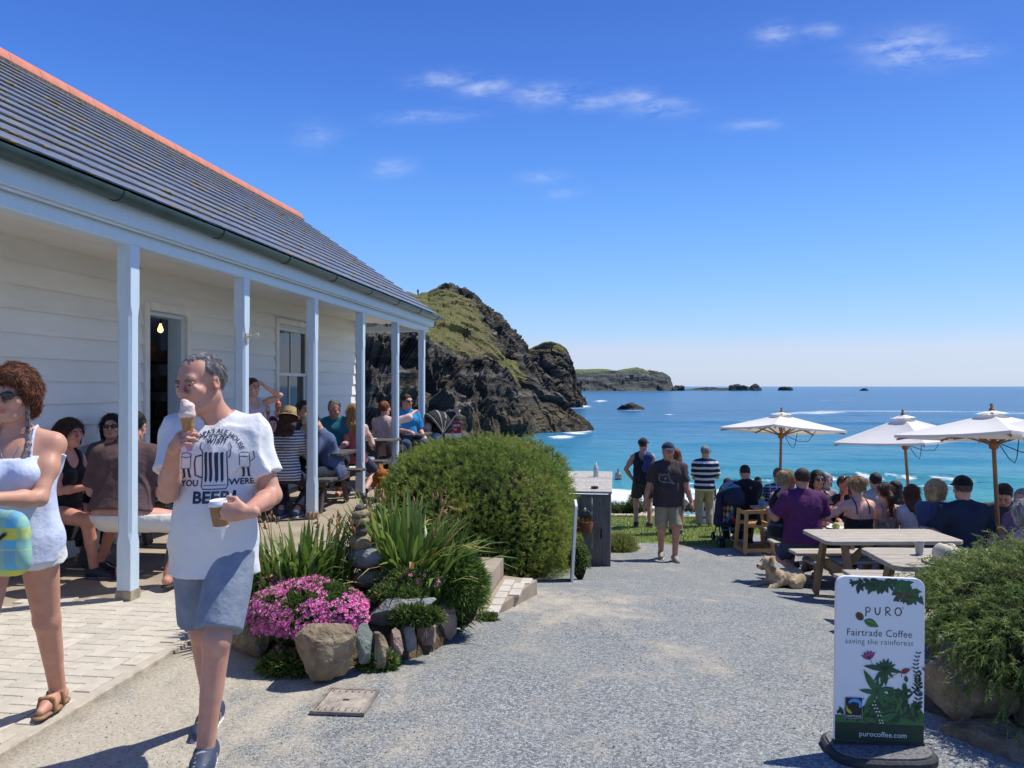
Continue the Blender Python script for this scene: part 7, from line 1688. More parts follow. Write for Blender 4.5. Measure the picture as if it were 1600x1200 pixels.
for (u, d, z, c, lab) in ((571, 12.4, .742, (.6, .62, .6), 'white tumbler on the pink-vest woman table'), (1538, 9.6, zt4, (.03, .10, .32), 'blue drinks bottle beside the right parasol pole'), (1436, 6.15, hp_[2] if False else float(ht.location.z), (.34, .36, .36), 'small clear glass on the table beside the cream hat')):
    r = thing('drink', lab, 'drink', on_table(u, d, z)); mb = MB(); mb.lathe([(0, 0), (.03, 0), (.036, .06), (.036, .13), (.026, .16), (.016, .18), (0, .18)] if 'bottle' in lab else [(0, 0), (.026, 0), (.035, .095), (.032, .095), (.024, .006), (0, .006)], n=14); mb.build('drink_body', mat('drink_%d' % int(c[0] * 100 + c[2] * 10), c, .2, .05, spec=.7), r, True)
# ================================================================ PEOPLE
def rootz(u, d, phi, H, z0):
    w = P(u, 604, d); return np.array([w[0], w[1], z0]), yaw_of(phi), H / 1.75
def loc_of(fr, u, v, d):      # photo pixel at a depth -> the person's own coordinates
    o, a, s = fr; return rotm(rz=-a) @ (P(u, v, d) - o) / s
SK1 = (.60, .335, .245); SKR = (.62, .30, .225); SKT = (.50, .285, .195); SKP = (.66, .42, .33)
BR = (.055, .032, .02); DK = (.014, .011, .010); GRY = (.24, .23, .225); BLD = (.50, .33, .15); AUB = (.20, .065, .025); LB = (.16, .085, .04)
tables_g = 'people seated at the picnic tables'; ver_g = 'people seated on the verandah'
# ---- man with the ice cream
PH = 5; fr = rootz(336, 3.5, PH, 1.76, 0.0)
hR = loc_of(fr, 272, 704, 3.20); hL = loc_of(fr, 386, 800, 3.24)
ow = mat('white_tee', (.74, .74, .735), .85, .03, 7, .15, 20, spec=.2, col2=(.70, .70, .705))
M = person('man in white beer T-shirt and grey shorts licking an ice cream, cup in hand', 336, 3.5, PH, H=1.76, ground=0.0, h=.0075, hs=1.06, hfw=.045, sk=(.57, .315, .225), hair=('receding', GRY), bulk=.93, shw=.93, lean=-1, hy=-30, hp=-11, hr=4, mouth=1.0, belly=.012,
           top=('tee', ow, {'e': .016, 'loose': .022, 'sleeve': .66, 'hem': -.155, 'neck': .068, 'amp': .026}), bot=('shorts', mat('grey_denim', (.25, .29, .36), .85, .12, 14, .2, 24, spec=.2, col2=(.19, .225, .29)), {'length': .90, 'wide': .018, 'e': .018}),
           shoe=('trainer', (.035, .055, .10), (.60, .58, .54)), hl=hL, hrr=hR, el_r=(.18, -.1, -1), el_l=(-.42, -.35, -.9), hd_r=(-.35, .55, .45), pn_r=(-.85, -.3, 0), hd_l=(.92, .25, .05), pn_l=(-.1, -1, 0), curl=(.75, .85),
           fl=loc_of(fr, 322, 1166, 3.27), fr=loc_of(fr, 332, 1112, 3.74), toe_l=-4, toe_r=4, kl=(-.05, 1, 0), kr=(.1, 1, 0))
# cone held in the right hand: sub-things in the world
def hold(ctx, s, off):
    return wpt(ctx, np.asarray(off))
wafer = mat('wafer', (.55, .29, .10), .75, .2, 30, .5, 70, col2=(.38, .18, .06)); cream_ice = mat('ice_cream', (.78, .62, .52), .45, .06, 20, .3, 60, col2=(.74, .52, .46))
def cone(label, wp, sc, m, rz=0, tilt=0, swirl=True):
    r = thing('ice_cream_cone', label, 'ice cream', tuple(wp), rz); r.rotation_euler = (0, tilt, rz)
    MBc = MB(); MBc.lathe([(.0, -.12), (.010, -.118), (.027, .0), (.029, .004), (.025, .004)], n=18); MBc.v[-1] *= sc; MBc.build('wafer_cone', wafer, r, True)
    g = SDF(); g.el((0, 0, .02), (.033, .033, .028), k=.01); g.el((.006, 0, .048), (.028, .028, .022), k=.01); g.el((-.008, .004, .066), (.018, .018, .016), k=.012)
    V, Fc = g.mesh(.004, disp=lambda p: .004 * fbm(p * 60, 3)); mesh_np('ice_cream_scoop', V * sc, Fc, m, True, parent=r)
    MBc = MB(); MBc.lathe([(.0, -.135), (.011, -.13), (.0225, -.055), (.025, -.053)], n=18); MBc.v[-1] *= sc; MBc.build('paper_sleeve', mat('pink_paper', (.70, .30, .58), .7, .15, 30), r, True)
    return r
cone('pink and cream ice cream cone the white-shirted man is licking', wpt(M, M['wr'][1] + nrm((-.35, .55, .45)) * .085 + np.array([-.030, -.010, .080])), .98, cream_ice, .2, R(-4))
cup = thing('coffee_cup', 'brown takeaway coffee cup with white lid held by the white-shirted man', 'coffee cup', tuple(wpt(M, M['wr'][-1] + nrm((.92, .25, .05)) * .112 + np.array([0, -.050, -.068]))), .3); cup.rotation_euler = (R(4), R(-4), .3)
mb = MB(); mb.lathe([(0, 0), (.029, 0), (.031, .004), (.041, .095), (.039, .095)], n=24); mb.build('cup_body', mat('kraft', (.33, .185, .075), .75, .1, 40), cup, True, autos=40)
mb = MB(); mb.lathe([(.0425, .090), (.0435, .094), (.0435, .099), (.040, .105), (.037, .112), (.034, .110), (0, .108)], n=24); mb.build('lid', flat('lid_white', (.78, .78, .77), .4), cup, True, autos=40)
mb = MB(); mb.lathe([(.0305, .001), (.0315, .006), (.030, -.002), (0, -.002)], n=24); mb.build('foot_ring', flat('lid_white', (.78, .78, .77), .4), cup, True)
# chest print
navy_ink = flat('navy_ink', (.022, .035, .085), .8)
p_ = Print()
def arcfn(r, cx, cy, a_mid): return lambda a, b: (cx + (r + b) * math.sin(a / r + a_mid), cy + (r + b) * math.cos(a / r + a_mid))
p_.text("BIG PAPA'S ALE HOUSE", 0, 0, .026, navy_ink, fn=arcfn(.105, 0, .045, 0), bold=.0004)
p_.text('wish', 0, .105, .045, navy_ink, shear=.3, bold=.0006)
p_.text('YOU', -.105, -.075, .036, navy_ink, bold=.0008); p_.text('WERE', .103, -.073, .036, navy_ink, bold=.0008); p_.text('BEER!', 0, -.145, .068, navy_ink, bold=.0022, sx=1.05)
for k, t_ in enumerate(np.linspace(.35, 2.8, 6)): p_.stroke([(-.05 + .1 * 0 + (k * .022 - .005) + .017 * math.cos(a), .115 + .012 * math.sin(t_) + .017 * math.sin(a)) for a in np.linspace(.1, 3.0, 8)], .0035, navy_ink)
p_.stroke([(-.058, .11), (-.062, .085), (-.05, .07), (-.052, -.075), (-.046, -.088), (.046, -.088), (.052, -.075), (.05, .07), (.064, .08), (.062, .05), (.056, .045)], .0042, navy_ink); p_.stroke([(.058, .11), (.066, .09), (.064, .075)], .0035, navy_ink)
for x, w_ in ((-.036, .012), (-.016, .014), (.008, .016), (.030, .013)): p_.poly([(x - w_ / 2, .066), (x + w_ / 2, .070), (x + w_ * .42, -.05), (x, -.062), (x - w_ * .42, -.05)], navy_ink)
p_.stroke([(-.054, .055), (-.078, .05), (-.084, .02), (-.082, -.03), (-.054, -.04)], .006, navy_ink); p_.stroke([(-.045, -.072), (.045, -.072)], .003, navy_ink)
for s in (-1, 1):     # two small waving mug figures beside the big mug, as plain outlines
    c_ = (s * .118, .02)
    p_.stroke([(c_[0] - .020, c_[1] + .03), (c_[0] - .017, c_[1] - .02), (c_[0] + .017, c_[1] - .02), (c_[0] + .020, c_[1] + .03)], .003, navy_ink)
    p_.stroke([(c_[0] + .022 * math.cos(a), c_[1] + .036 + .010 * math.sin(a)) for a in np.linspace(0, 6.28, 12)], .003, navy_ink)
    p_.poly([(c_[0] - .014, c_[1] - .022), (c_[0] - .004, c_[1] - .022), (c_[0] - .006, c_[1] - .058), (c_[0] - .018, c_[1] - .064), (c_[0] - .014, c_[1] - .05)], navy_ink); p_.poly([(c_[0] + .004, c_[1] - .022), (c_[0] + .014, c_[1] - .022), (c_[0] + .016, c_[1] - .05), (c_[0] + .020, c_[1] - .062), (c_[0] + .007, c_[1] - .058)], navy_ink)
    p_.stroke([(c_[0] + s * .02, c_[1] + .005), (c_[0] + s * .038, c_[1] + .02), (c_[0] + s * .034, c_[1] + .05)], .003, navy_ink)
p_.build('shirt_print', on_chest(M, .315, .035), M['root'], sub=.016)
# letter on the trainers
# ---- woman in the pale camisole
PW = 16; fr = rootz(26, 3.62, PW, 1.68, 0.0)
lilac = mat('pale_lilac_silk', (.60, .66, .82), .6, .04, 6, .15, 20, spec=.35, col2=(.56, .62, .79))
Wm = person('woman in pale lilac top, white shorts and sunglasses at the left picture edge', 26, 3.62, PW, H=1.69, ground=0.0, hs=1.08, sex='f', h=.0075, sk=(.58, .325, .23), hair=('curly', (.145, .048, .018)), glasses=True, bulk=1.02, hy=-10, hp=-4, lean=2,
            top=('cami', lilac, {'e': .018, 'loose': .035, 'hem': -.10, 'top_z': .40}), bot=('short', mat('white_denim', (.76, .76, .75), .85, .05, 14, .2, 22, spec=.2), {'length': .20, 'wide': .02}), shoe=('sandal', (.30, .16, .075)),
            hl=loc_of(fr, -22, 782, 3.28), hrr=loc_of(fr, -95, 770, 3.3), el_l=(-.75, -.6, -.9), el_r=(.7, -.6, -.8), hd_l=(.95, .2, .1), pn_l=(0, -1, -.2), fl=(-.10, -.30, .105), fr=(.10, .34, .085), kl=(-.05, 1, 0), kr=(.05, 1, 0), toe_l=12)
g = SDF(); T_ = Wm['T']
os_ = Wm['onskin']; fw_ = Wm['fw']; up_w = Wm['up']
sc_pts = [os_(T_(x, 0, z), fw_) for x, z in ((-.03, .335), (-.055, .38), (-.072, .43), (-.075, .46))] + [os_(T_(-.066, 0, .45), fw_ * math.cos(q) + up_w * math.sin(q)) for q in (.9, 1.4)] + [os_(T_(.066, 0, .45), fw_ * math.cos(q) + up_w * math.sin(q)) for q in (1.4, .9)] + [os_(T_(x, 0, z), fw_) for x, z in ((.075, .46), (.072, .43), (.055, .38), (.03, .335))]
sc_pts = [p for p in sc_pts]
for i, (a, b_) in enumerate(zip(sc_pts[:-1], sc_pts[1:])):
    if i != 5: g.rc(a, b_, .012, .012, .008, flat=(fw_, .4))
Wm['emit'](g, 'neck_scarf', mat('patterned_scarf', (.42, .36, .33), .9, .5, 110, .3, 60, col2=(.05, .035, .035)), .005)
g = SDF()
ch = [os_(T_(x, 0, z), fw_, .003) for x, z in ((-.04, .46), (-.03, .42), (-.015, .385), (0, .36), (.015, .385), (.03, .42), (.04, .46))]
for a, b_ in zip(ch[:-1], ch[1:]): g.rc(a, b_, .0025, .0025, .002)
g.el(ch[3] - np.array([0, 0, .012]), (.008, .005, .011), k=.003); Wm['emit'](g, 'necklace', mat('silver', (.7, .68, .62), .3, .1, metal=.9), .0035)
# her checked bag
bgp = P(-6, 848, 3.22); bag = thing('bag', 'blue, yellow and green checked bag carried at the lilac-topped woman hip', 'bag', tuple(bgp), yaw_of(-14))
chk = bpy.data.materials.new('bag_check'); chk.use_nodes = True; t = NT(chk.node_tree); b = t.n['Principled BSDF']; co = t.new('ShaderNodeTexCoord').outputs['Object']; s_ = t.new('ShaderNodeSeparateXYZ'); t.l.new(co, s_.inputs[0])
bx = t.math('LESS_THAN', t.math('FRACT', t.math('DIVIDE', t.math('ADD', s_.outputs[0], 5.02), .085)), .45); bz = t.math('LESS_THAN', t.math('FRACT', t.math('DIVIDE', t.math('ADD', s_.outputs[2], 5.03), .085)), .45); b3 = t.math('LESS_THAN', t.math('FRACT', t.math('DIVIDE', t.math('ADD', s_.outputs[2], 5), .17)), .3)
t.l.new(t.mix(t.math('MULTIPLY', bx, .55), t.mix(b3, t.mix(bz, (.62, .62, .08), (.12, .46, .62)), (.16, .40, .50)), (.34, .56, .30)), b.inputs['Base Color']); b.inputs['Roughness'].default_value = .7
g = SDF(); g.rc((-.09, 0, -.06), (.09, 0, -.06), .075, .075, .04, flat=((0, 1., 0), .62)); g.rc((-.08, 0, .06), (.08, 0, .06), .075, .075, .06, flat=((0, 1., 0), .55)); V, Fc = g.mesh(.008, disp=lambda p: .008 * fbm(p * 12, 3)); mesh_np('bag_body', V, Fc, chk, True, parent=bag)
mb = MB(); mb.tube([(-.10, .05, .05), (-.04, .062, .0), (.05, .062, .02), (.10, .05, .11)], .007, 6); mb.build('strap', blackf, bag, True)
mb = MB(); mb.tube([(.03, -.01, .10), (.03, -.01, .15)], .022, 10); mb.build('bottle_top', mat('dark_blue_roll', (.04, .08, .12), .8), bag, True)
# ---- walking man in cap
khaki = mat('khaki', (.40, .34, .22), .85, .15, 12, .2, 22, col2=(.31, .26, .165), spec=.2); brn = mat('charcoal_tee', (.062, .050, .050), .85, .1, 9, .2, 22, spec=.2)
Wk = person('man in navy cap, charcoal T-shirt and khaki shorts striding up the gravel', 1043, 12.2, -2, H=1.80, feet=874, h=.010, sk=(.52, .28, .20), hair=('crop', GRY), cap=((.03, .035, .075),), bulk=1.12, belly=.03, hy=8, hr=-3,
            top=('tee', brn, {'loose': .03, 'sleeve': .78, 'hem': -.12, 'e': .024}), bot=('shorts', khaki, {'length': .98, 'wide': .012, 'e': .016}), shoe=('trainer', (.32, .29, .24), (.62, .58, .5)), hl=(-.36, .10, .80), hrr=(.35, -.02, .80), fl=(-.085, .14, .085), fr=(.085, -.10, .10), toe_l=-6, toe_r=6, curl=(.35, .5))
p_ = Print(); gi = flat('pale_grey_ink', (.34, .34, .33), .8)
for ln in ([(-.13, .04), (-.115, .09), (-.10, .05), (-.06, .07), (-.02, .055), (.0, .09), (.012, .04), (.02, .0), (.05, -.03), (.09, -.075)], [(-.13, .04), (-.13, -.01), (-.10, -.05), (-.06, -.035), (-.03, -.055), (.02, -.045), (.09, -.075)], [(-.06, .01), (-.04, .025), (-.02, .01), (-.04, -.005), (-.06, .01)], [(-.06, -.035), (-.07, -.06), (-.05, -.055)]): p_.stroke(ln, .008, gi)
p_.build('shirt_print', on_chest(Wk, .30, -.015), Wk['root'], sub=.02)
# ---- standing people by the grass
vt = person('man in navy vest, dark shorts and cap standing with back to us, hand on hip', 1004, 16.4, 172, H=1.82, feet=822, sk=(.55, .30, .22), hair=('crop', BR), cap=((.02, .022, .035),), bulk=1.02, hy=-28, top=('tank', (.018, .022, .045), {'hem': -.08}), bot=('shorts', (.045, .042, .055), {'length': .82, 'wide': .03}), shoe=('trainer', (.05, .05, .055), (.1, .1, .1)), hl=(-.20, .04, .93), el_l=(-1, -.35, .1), hrr=(.25, .08, .85), fl=(-.13, .02, .085), fr=(.14, -.03, .085), toe_l=10, toe_r=-15)
bk_ = thing('rucksack', 'blue rucksack on the back of the man in navy vest', 'rucksack', tuple(wpt(vt, (.10, -.22, 1.30))), vt['root'].rotation_euler.z); g = SDF(); g.rc((-.05, 0, .10), (.05, 0, .10), .06, .06, .03); g.rc((-.06, -.01, -.12), (.06, -.01, -.12), .065, .065, .05); g.rc((0, 0, .1), (0, -.01, -.12), .09, .10, .04, flat=((0, 1., 0), .7)); V, Fc = g.mesh(.014); mesh_np('pack', V, Fc, cloth((.04, .06, .20)), True, parent=bk_)
mb = MB(); mb.tube([(.05, .06, .14), (.06, .12, .16), (.07, .22, .10)], .016, 6); mb.build('strap', cloth((.03, .04, .14)), bk_, True)
person('woman with long brown hair half hidden behind the walking man', 1056, 15.4, 168, H=1.66, sex='f', sk=SK1, hair=('long', AUB, .35), top=('tee', (.10, .035, .06), {}), bot=('skirt', (.03, .03, .05), {'z1': .42, 'r': .20}), shoe=('trainer', (.1, .1, .1)), face=0)
person('man in navy and white striped polo facing the sea', 1101, 16.6, 176, H=1.80, head=697, sk=SK1, hair=('crop', GRY), glasses=True, hy=-40, bulk=1.08, top=('tee', stripemat('navy_white_stripe', (.70, .71, .72), (.018, .024, .06), .115, .40), {'sleeve': .85, 'e': .02, 'hem': -.08}), bot=('long', (.44, .36, .25), {}), shoe=('trainer', (.2, .15, .1)), hrr=(.16, .28, 1.12), hl=(-.10, .26, 1.08))
gg = 'girls sitting on the grass'
person('girl in white top with brown hair sitting on the grass, nearest us', 1101, 17.2, 160, H=1.5, head=764, pose='sit', sex='f', seath=.02, sk=SK1, hair=('long', (.10, .05, .03), .7), top=('tee', (.70, .70, .72), {}), bot=('long', (.10, .16, .22), {}), nofeet=True, fl=(-.16, .62, .08), fr=(.1, .66, .08), group=gg, face=0, lean=12)
person('girl with dark hair sitting beyond the girl in white top', 1111, 17.9, 150, H=1.5, head=760, pose='sit', sex='f', seath=.02, sk=SK1, hair=('long', (.05, .025, .02), .5), top=('tee', (.65, .62, .68), {}), bot=('long', (.05, .05, .08), {}), nofeet=True, fl=(-.16, .62, .08), fr=(.1, .66, .08), group=gg, face=0, lean=8)
# ---- far picnic table
person('man in black T-shirt with shaved dark hair, back to us by the pushchair', 1167, 13.6, 178, H=1.80, head=727, pose='sit', sk=SKT, hair=('crop', DK), bulk=1.10, hp=-14, lean=8, top=('tee', (.010, .010, .012), {'sleeve': .7}), bot=('long', (.02, .02, .03), {}), shoe=('trainer', (.05, .05, .05)), group=tables_g, face=0)
person('person with dark hair just showing above the navy pushchair hood', 1137, 15.0, 0, H=1.66, head=748, pose='sit', sex='f', sk=SK1, hair=('short', DK), top=('tee', (.03, .03, .04), {}), bot=('long', (.02, .02, .03), {}), group=tables_g)
person('small child between the black T-shirt and the plaid shirt', 1184, 14.4, 20, H=1.2, head=746, pose='sit', sex='m', sk=SKP, hair=('short', BR), top=('tee', (.5, .5, .52), {}), bot=('shorts', (.1, .1, .15), {}), group=tables_g, shoe=('trainer', (.3, .3, .3)))
person('man in blue plaid shirt with brown hair, back to us', 1216, 13.9, 176, H=1.75, head=732, pose='sit', sk=SK1, hair=('short', LB), top=('tee', stripemat('blue_plaid', (.18, .24, .36), (.035, .05, .12), .055, .5, 2, (.03, .045, .11), .11), {'sleeve': .9}), bot=('long', (.03, .04, .07), {}), group=tables_g, face=0, shoe=('trainer', (.1, .1, .1)))
# ---- purple man's table
denim = mat('denim', (.05, .075, .14), .85, .2, 16, .4, 20, col2=(.03, .045, .09)); purple = mat('purple_tee', (.105, .028, .105), .85, .1, 9, .2, 22, spec=.2)
pb = 9.75
person('broad man in purple T-shirt and denim shorts, back to us', 1256, pb, 178, H=1.78, head=733, pose='sit', sk=(.55, .29, .215), hair=('crop', (.065, .038, .026)), bulk=1.24, belly=.03, lean=5, top=('tee', purple, {'sleeve': .8, 'e': .022, 'hem': -.08, 'loose': .02}), bot=('shorts', denim, {'length': .85}), shoe=('sandal', (.05, .03, .02)), hl=(-.30, .36, .80), hrr=(.30, .36, .80), fl=(-.10, -.12, .085), fr=(.16, -.02, .085), kl=(-.2, 1, .6), kr=(.3, 1, .6), group=tables_g, face=0, h=.0095)
person('blonde woman in black vest and sunglasses leaning beside the purple shirt', 1221, 9.95, 128, H=1.64, head=736, pose='sit', sex='f', sk=(.58, .33, .23), hair=('bun', (.42, .30, .16)), glasses=True, hy=-30, top=('tank', (.014, .014, .018), {}), bot=('shorts', denim, {'length': .5}), shoe=('sandal', (.1, .07, .05)), group=tables_g, h=.0095, lean=10)
person('dark-haired woman in black vest and sunglasses facing us', 1277, 11.1, 12, H=1.66, head=736, pose='sit', sex='f', sk=SKT, hair=('long', DK, .35), glasses=True, hy=-12, top=('tank', (.012, .012, .014), {}), bot=('long', (.02, .02, .03), {}), group=tables_g, h=.0095)
person('grey-haired person half hidden behind the dark-haired woman', 1289, 12.4, 10, H=1.62, head=739, pose='sit', sex='f', sk=SKP, hair=('bob', (.42, .41, .39)), top=('tee', (.30, .30, .33), {}), bot=('long', (.1, .1, .1), {}), group=tables_g)
fr = None
person('sunburnt man with sunglasses pushed up on his head, facing us', 1319, 11.0, 8, H=1.74, head=744, pose='sit', sk=(.58, .25, .17), hair=('crop', LB), glasses='up', hy=10, top=('tee', (.014, .014, .016), {'sleeve': .5}), bot=('shorts', (.05, .05, .06), {}), hl=(-.10, .30, .80), hrr=(.24, .34, 1.06), el_r=(.5, -.4, -1), hd_r=(0, .2, 1), pn_r=(-1, .2, 0), curl=(.1, .2), group=tables_g, h=.0095)
person('woman with blonde bun and bare shoulders in black strappy top', 1343, 9.75, 186, H=1.68, head=746, pose='sit', sex='f', bulk=1.18, sk=(.66, .40, .31), hair=('bun', (.40, .25, .11)), hy=20, lean=6, top=('cami', (.016, .016, .018), {'top_z': .30, 'loose': .02}), bot=('long', (.015, .015, .02), {}), hl=(-.34, .34, .80), el_l=(-1, -.3, -.5), group=tables_g, face=0, h=.0095)
person('dark-haired man in pale shirt facing away behind the ponytail woman', 1368, 12.3, 176, H=1.76, head=740, pose='sit', sk=SK1, hair=('short', DK), top=('tee', (.52, .48, .42), {}), bot=('long', (.1, .1, .12), {}), group=tables_g, face=0)
pat = mat('patterned_dress', (.46, .38, .30), .85, .4, 26, .3, 20, col2=(.20, .135, .10), detail=2)
person('woman with brown ponytail in patterned beige dress, back to us', 1384, 10.0, 178, H=1.60, head=755, pose='sit', sex='f', sk=(.62, .37, .28), hair=('pony', (.075, .035, .02)), top=('cami', pat, {'top_z': .34, 'loose': .02}), bot=('long', pat, {'wide': .03, 'length': 1.5}), group=tables_g, face=0, h=.0095)
person('woman with long black hair facing left beyond the patterned dress', 1399, 11.9, 200, H=1.64, head=752, pose='sit', sex='f', sk=SKT, hair=('long', (.008, .007, .008), .5), top=('tee', (.55, .55, .57), {}), bot=('long', (.03, .03, .04), {}), group=tables_g, face=0)
person('woman with shoulder-length brown hair in white top, back to us', 1424, 9.9, 192, H=1.58, head=758, pose='sit', sex='f', sk=SK1, hair=('long', (.115, .05, .025), .22), top=('tee', (.62, .61, .66), {'sleeve': .4}), bot=('long', (.05, .05, .08), {}), group=tables_g, face=0, h=.0095)
# ---- right table
person('woman with blonde bob and sunglasses in blue jumper, turned to the right', 1462, 9.2, 128, H=1.66, head=750, pose='sit', sex='f', bulk=1.08, sk=(.64, .40, .31), hair=('bob', (.58, .42, .22)), glasses=True, hy=-14, top=('long', (.055, .085, .17), {}), bot=('long', (.02, .025, .04), {}), hl=(-.08, .28, .98), hrr=(.16, .34, .80), hd_l=(.2, .2, 1), el_l=(-.5, 0, -1), group=tables_g, h=.0095)
person('broad man in navy T-shirt and black cap, back to us', 1508, 8.75, 172, H=1.80, head=747, pose='sit', sk=SK1, hair=('crop', (.12, .10, .08)), cap=((.010, .010, .012), 'front'), bulk=1.18, lean=5, top=('tee', mat('navy_tee', (.022, .034, .062), .85, .1, 9, .2, 22, spec=.2), {'sleeve': .78, 'loose': .025, 'hem': -.10}), bot=('long', (.03, .03, .04), {}), shoe=('trainer', (.05, .05, .05)), hl=(-.30, .30, .74), hrr=(.26, .36, .78), group=tables_g, face=0, h=.0095)
person('dark-haired man in grey-blue T-shirt looking down at the right table', 1572, 9.9, -38, H=1.80, head=751, pose='sit', sk=(.60, .34, .245), hair=('short', (.02, .014, .012)), hp=-22, lean=14, top=('tee', (.045, .05, .065), {'sleeve': .75}), bot=('long', (.03, .03, .05), {}), hl=(-.18, .40, .80), hrr=(.10, .38, .82), group=tables_g, h=.0095)
person('grey-haired woman in lilac top at the right picture edge', 1603, 7.1, 205, H=1.62, head=782, pose='sit', sex='f', bulk=1.08, sk=(.62, .36, .28), hair=('bob', (.36, .35, .34)), top=('cami', cloth((.60, .52, .58)), {'top_z': .36, 'loose': .02}), bot=('long', (.2, .2, .25), {}), hl=(-.32, .16, .62), group=tables_g, face=0, h=.0095)
person('person in mauve top behind the grey-haired woman', 1598, 8.6, -60, H=1.6, head=765, pose='sit', sex='f', sk=SK1, hair=('short', GRY), top=('tee', (.24, .14, .21), {}), bot=('long', (.05, .05, .08), {}), group=tables_g)
# ---- verandah, near table
person('woman in black top with brown fringe seated sideways, facing right', 97, 6.75, 78, H=1.66, head=655, pose='sit', sex='f', sk=(.60, .30, .22), hair=('bob', (.045, .022, .015)), lean=6, hy=-6, top=('tank', (.012, .012, .016), {}), bot=('skirt', (.012, .012, .015), {'z1': .25, 'r': .26}), shoe=('trainer', (.02, .025, .045), (.10, .11, .14)), hl=(-.10, .42, .80), hrr=(.14, .40, .80), fl=(-.12, .30, .085), fr=(.10, .42, .085), group=ver_g, h=.0085)
person('black-haired woman in sunglasses facing us across the near table', 174, 7.55, 6, H=1.62, head=648, pose='sit', sex='f', sk=SK1, hair=('long', (.012, .010, .012), .3), glasses=True, hy=14, top=('tee', (.10, .09, .12), {}), bot=('long', (.02, .02, .03), {}), hl=(-.10, .40, .80), hrr=(.22, .36, .80), group=ver_g, h=.0085)
bt_ = person('broad man in plum-brown T-shirt and white shorts, back to us behind the post', 188, 6.25, 178, H=1.80, head=642, pose='sit', sk=(.60, .32, .235), hair=('crop', DK), bulk=1.26, belly=.06, lean=16, hy=5, top=('tee', mat('plum_tee', (.115, .072, .075), .85, .1, 9, .2, 22, spec=.2), {'sleeve': .85, 'hem': .02, 'e': .024}), bot=('shorts', mat('white_shorts', (.70, .68, .63), .85, .06, 9, .2, 22), {'length': .78, 'waist': .0, 'wide': .008, 'e': .012}), shoe=('sandal', (.035, .02, .015)), fl=(-.14, .30, .085), fr=(.40, -.03, .085), kr=(.8, .8, .6), kl=(-.2, 1, .6), hl=(-.20, .34, .78), hrr=(.16, .34, .78), group=ver_g, h=.0085, face=0)
# ---- verandah, standing child and second table
person('child in pale top and red shorts shading the eyes with one hand', 394, 9.6, 40, H=1.48, head=592, ground=0., sex='f', bust=False, sk=SKP, hair=('short', (.10, .055, .025)), hy=10, top=('tank', (.55, .50, .62), {}), bot=('short', (.36, .03, .045), {'length': .5}), hl=(-.10, .20, 1.62), el_l=(-1, .2, -.3), hd_l=(.6, .1, .7), hrr=(.15, .28, 1.1), nofeet=False, group='people standing on the verandah', h=.0095)
hk = person('person in white holding up two ice cream cones beside the straw hat', 425, 10.6, 20, H=1.5, head=652, pose='sit', sex='f', sk=SKP, hair=('short', BR), top=('tee', (.72, .72, .73), {}), bot=('shorts', (.3, .3, .35), {}), hl=(-.14, .22, 1.16), hrr=(.06, .24, 1.16), hd_l=(0, .6, .6), hd_r=(0, .6, .6), group=ver_g, h=.0095)
cone('orange-red ice cream cone held up behind the straw hat', P(434, 637, 9.7), 1.05, mat('orange_ice', (.75, .16, .07), .5, .06), 0, .1); cone('pale ice cream cone held up left of the orange one', P(419, 643, 9.8), .95, mat('pale_ice', (.72, .55, .42), .5, .06), 0, 0)
stw = stripemat('white_grey_stripe', (.62, .63, .66), (.10, .11, .16), .034, .42)
person('woman in straw hat and grey-striped jumper, back to us', 446, 9.55, 172, H=1.66, head=640, pose='sit', sex='f', sk=SK1, hair=('long', (.08, .032, .018), .35), hat='trilby', lean=6, hp=-8, top=('long', stw, {'e': .022, 'loose': .02}), bot=('long', mat('navy_trousers', (.022, .022, .06), .85), {}), shoe=('trainer', (.05, .1, .2)), hrr=(.06, .38, .80), hl=(-.16, .38, .80), el_r=(1, -.3, -.6), fl=(-.1, .1, .085), fr=(.1, .12, .085), group=ver_g, face=0, h=.0085)
person('person with dark tied-up hair in navy top behind the post', 474, 10.9, 30, H=1.66, head=627, pose='sit', sex='f', sk=SK1, hair=('bun', (.025, .014, .012)), hy=10, top=('tee', (.022, .028, .05), {}), bot=('long', (.03, .03, .05), {}), group=ver_g)
person('man in blue polo and beige cap hunched over the table, facing left', 521, 10.3, -62, H=1.78, head=640, pose='sit', sk=(.58, .32, .23), hair=('crop', BR), cap=(mat('beige_cap', (.40, .345, .27), .85),), lean=20, hp=-26, hy=10, bulk=1.08, top=('tee', mat('blue_polo', (.085, .115, .22), .85, .08, 9, .2, 22), {'sleeve': .85}), bot=('shorts', (.022, .027, .045), {'length': .86}), shoe=('trainer', (.04, .04, .16), (.12, .12, .3)), hl=(-.02, .42, .78), hrr=(.20, .40, .78), el_l=(-1, .2, -.4), fl=(-.20, .34, .085), fr=(.05, .2, .085), group=ver_g, h=.0085)
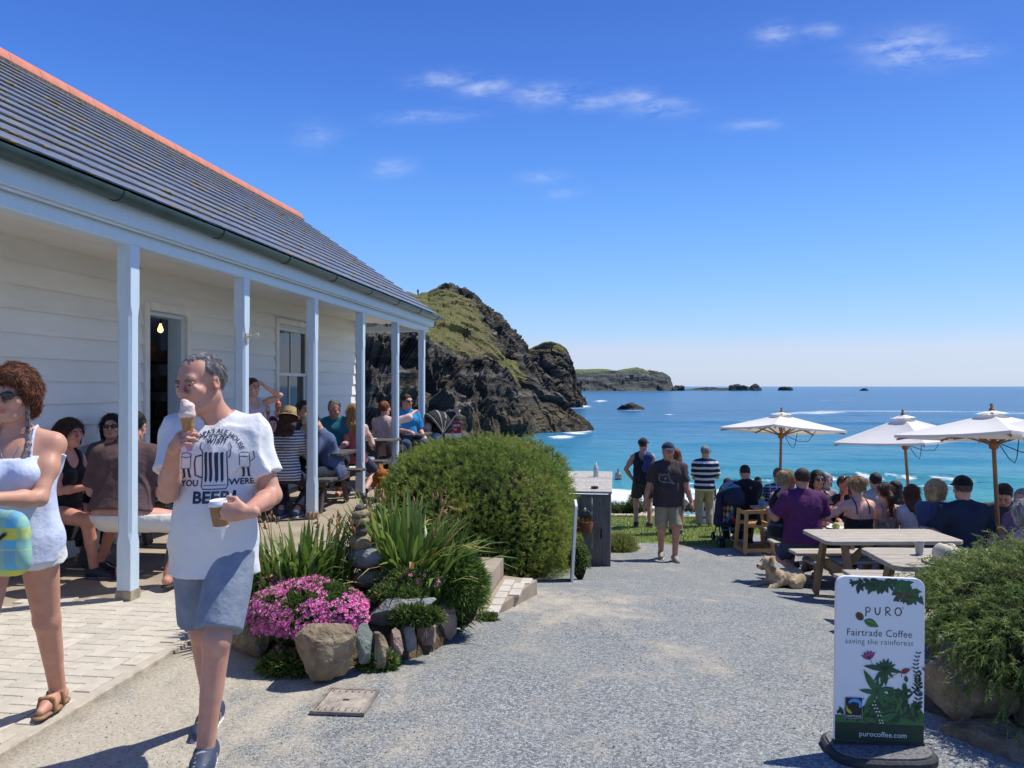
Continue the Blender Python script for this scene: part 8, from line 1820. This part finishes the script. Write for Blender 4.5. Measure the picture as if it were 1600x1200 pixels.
person('older grey-haired man in teal shirt looking down, facing us', 524, 11.6, 5, H=1.78, head=623, pose='sit', sk=(.58, .30, .22), hair=('receding', (.17, .165, .16)), hp=-24, lean=6, top=('tee', (.022, .17, .22), {}), bot=('long', (.03, .03, .05), {}), group=ver_g, h=.0095)
person('woman in coral pink vest with long fair hair, back to us', 553, 11.6, 190, H=1.66, head=632, pose='sit', sex='f', bulk=1.08, sk=(.66, .41, .32), hair=('long', (.42, .26, .11), .28), hy=20, top=('tank', (.62, .17, .20), {}), bot=('long', (.022, .03, .06), {'length': .95}), shoe=('trainer', (.05, .04, .06)), hrr=(.28, .24, .80), fl=(-.1, .0, .085), fr=(.18, -.05, .085), kr=(.5, 1, .5), group=ver_g, face=0, h=.0095)
person('person in pale pink shirt with auburn hair reaching one arm out', 600, 13.4, 165, H=1.66, head=628, pose='sit', sex='f', sk=(.64, .36, .28), hair=('short', (.24, .075, .025)), hy=-20, top=('tee', mat('pink_shirt', (.68, .49, .48), .85, .06, 9, .2, 22), {'sleeve': 1.1, 'hem': -.14, 'loose': .02}), bot=('long', (.018, .018, .026), {}), hrr=(.46, .30, 1.20), el_r=(1, .1, .2), group=ver_g, face=0, h=.0095)
person('man in bright blue T-shirt and dark sunglasses sitting by the black pushchair', 635, 14.35, 30, H=1.80, head=617, pose='sit', sk=(.62, .35, .27), hair=('short', (.055, .028, .018)), glasses=True, hy=12, bulk=1.06, top=('tee', mat('bright_blue_tee', (.02, .26, .56), .85, .06, 9, .2, 22), {'sleeve': .85, 'loose': .02}), bot=('long', (.05, .08, .14), {}), shoe=('trainer', (.1, .1, .1)), hl=(-.24, .22, .62), hrr=(.1, .34, .72), group=ver_g, h=.0095)
# ---- far figures
hp3 = P(653, 458.5, 202); person('tiny figure standing on the skyline of the headland', 653, 202, 150, H=1.75, base=hp3 - (0, 0, .6), sk=SK1, hair=('short', DK), top=('tee', (.03, .03, .04), {}), bot=('long', (.03, .03, .04), {}), face=0, h=.03)
swp = P(966, 757, 60.5); person('swimmer standing waist-deep in the surf near the beach', 966, 60.5, 0, H=1.75, base=(swp[0], swp[1], SEA - .9), sk=SK1, hair=('short', DK), top=None, bot=('shorts', (.05, .05, .2), {}), face=0, h=.02)
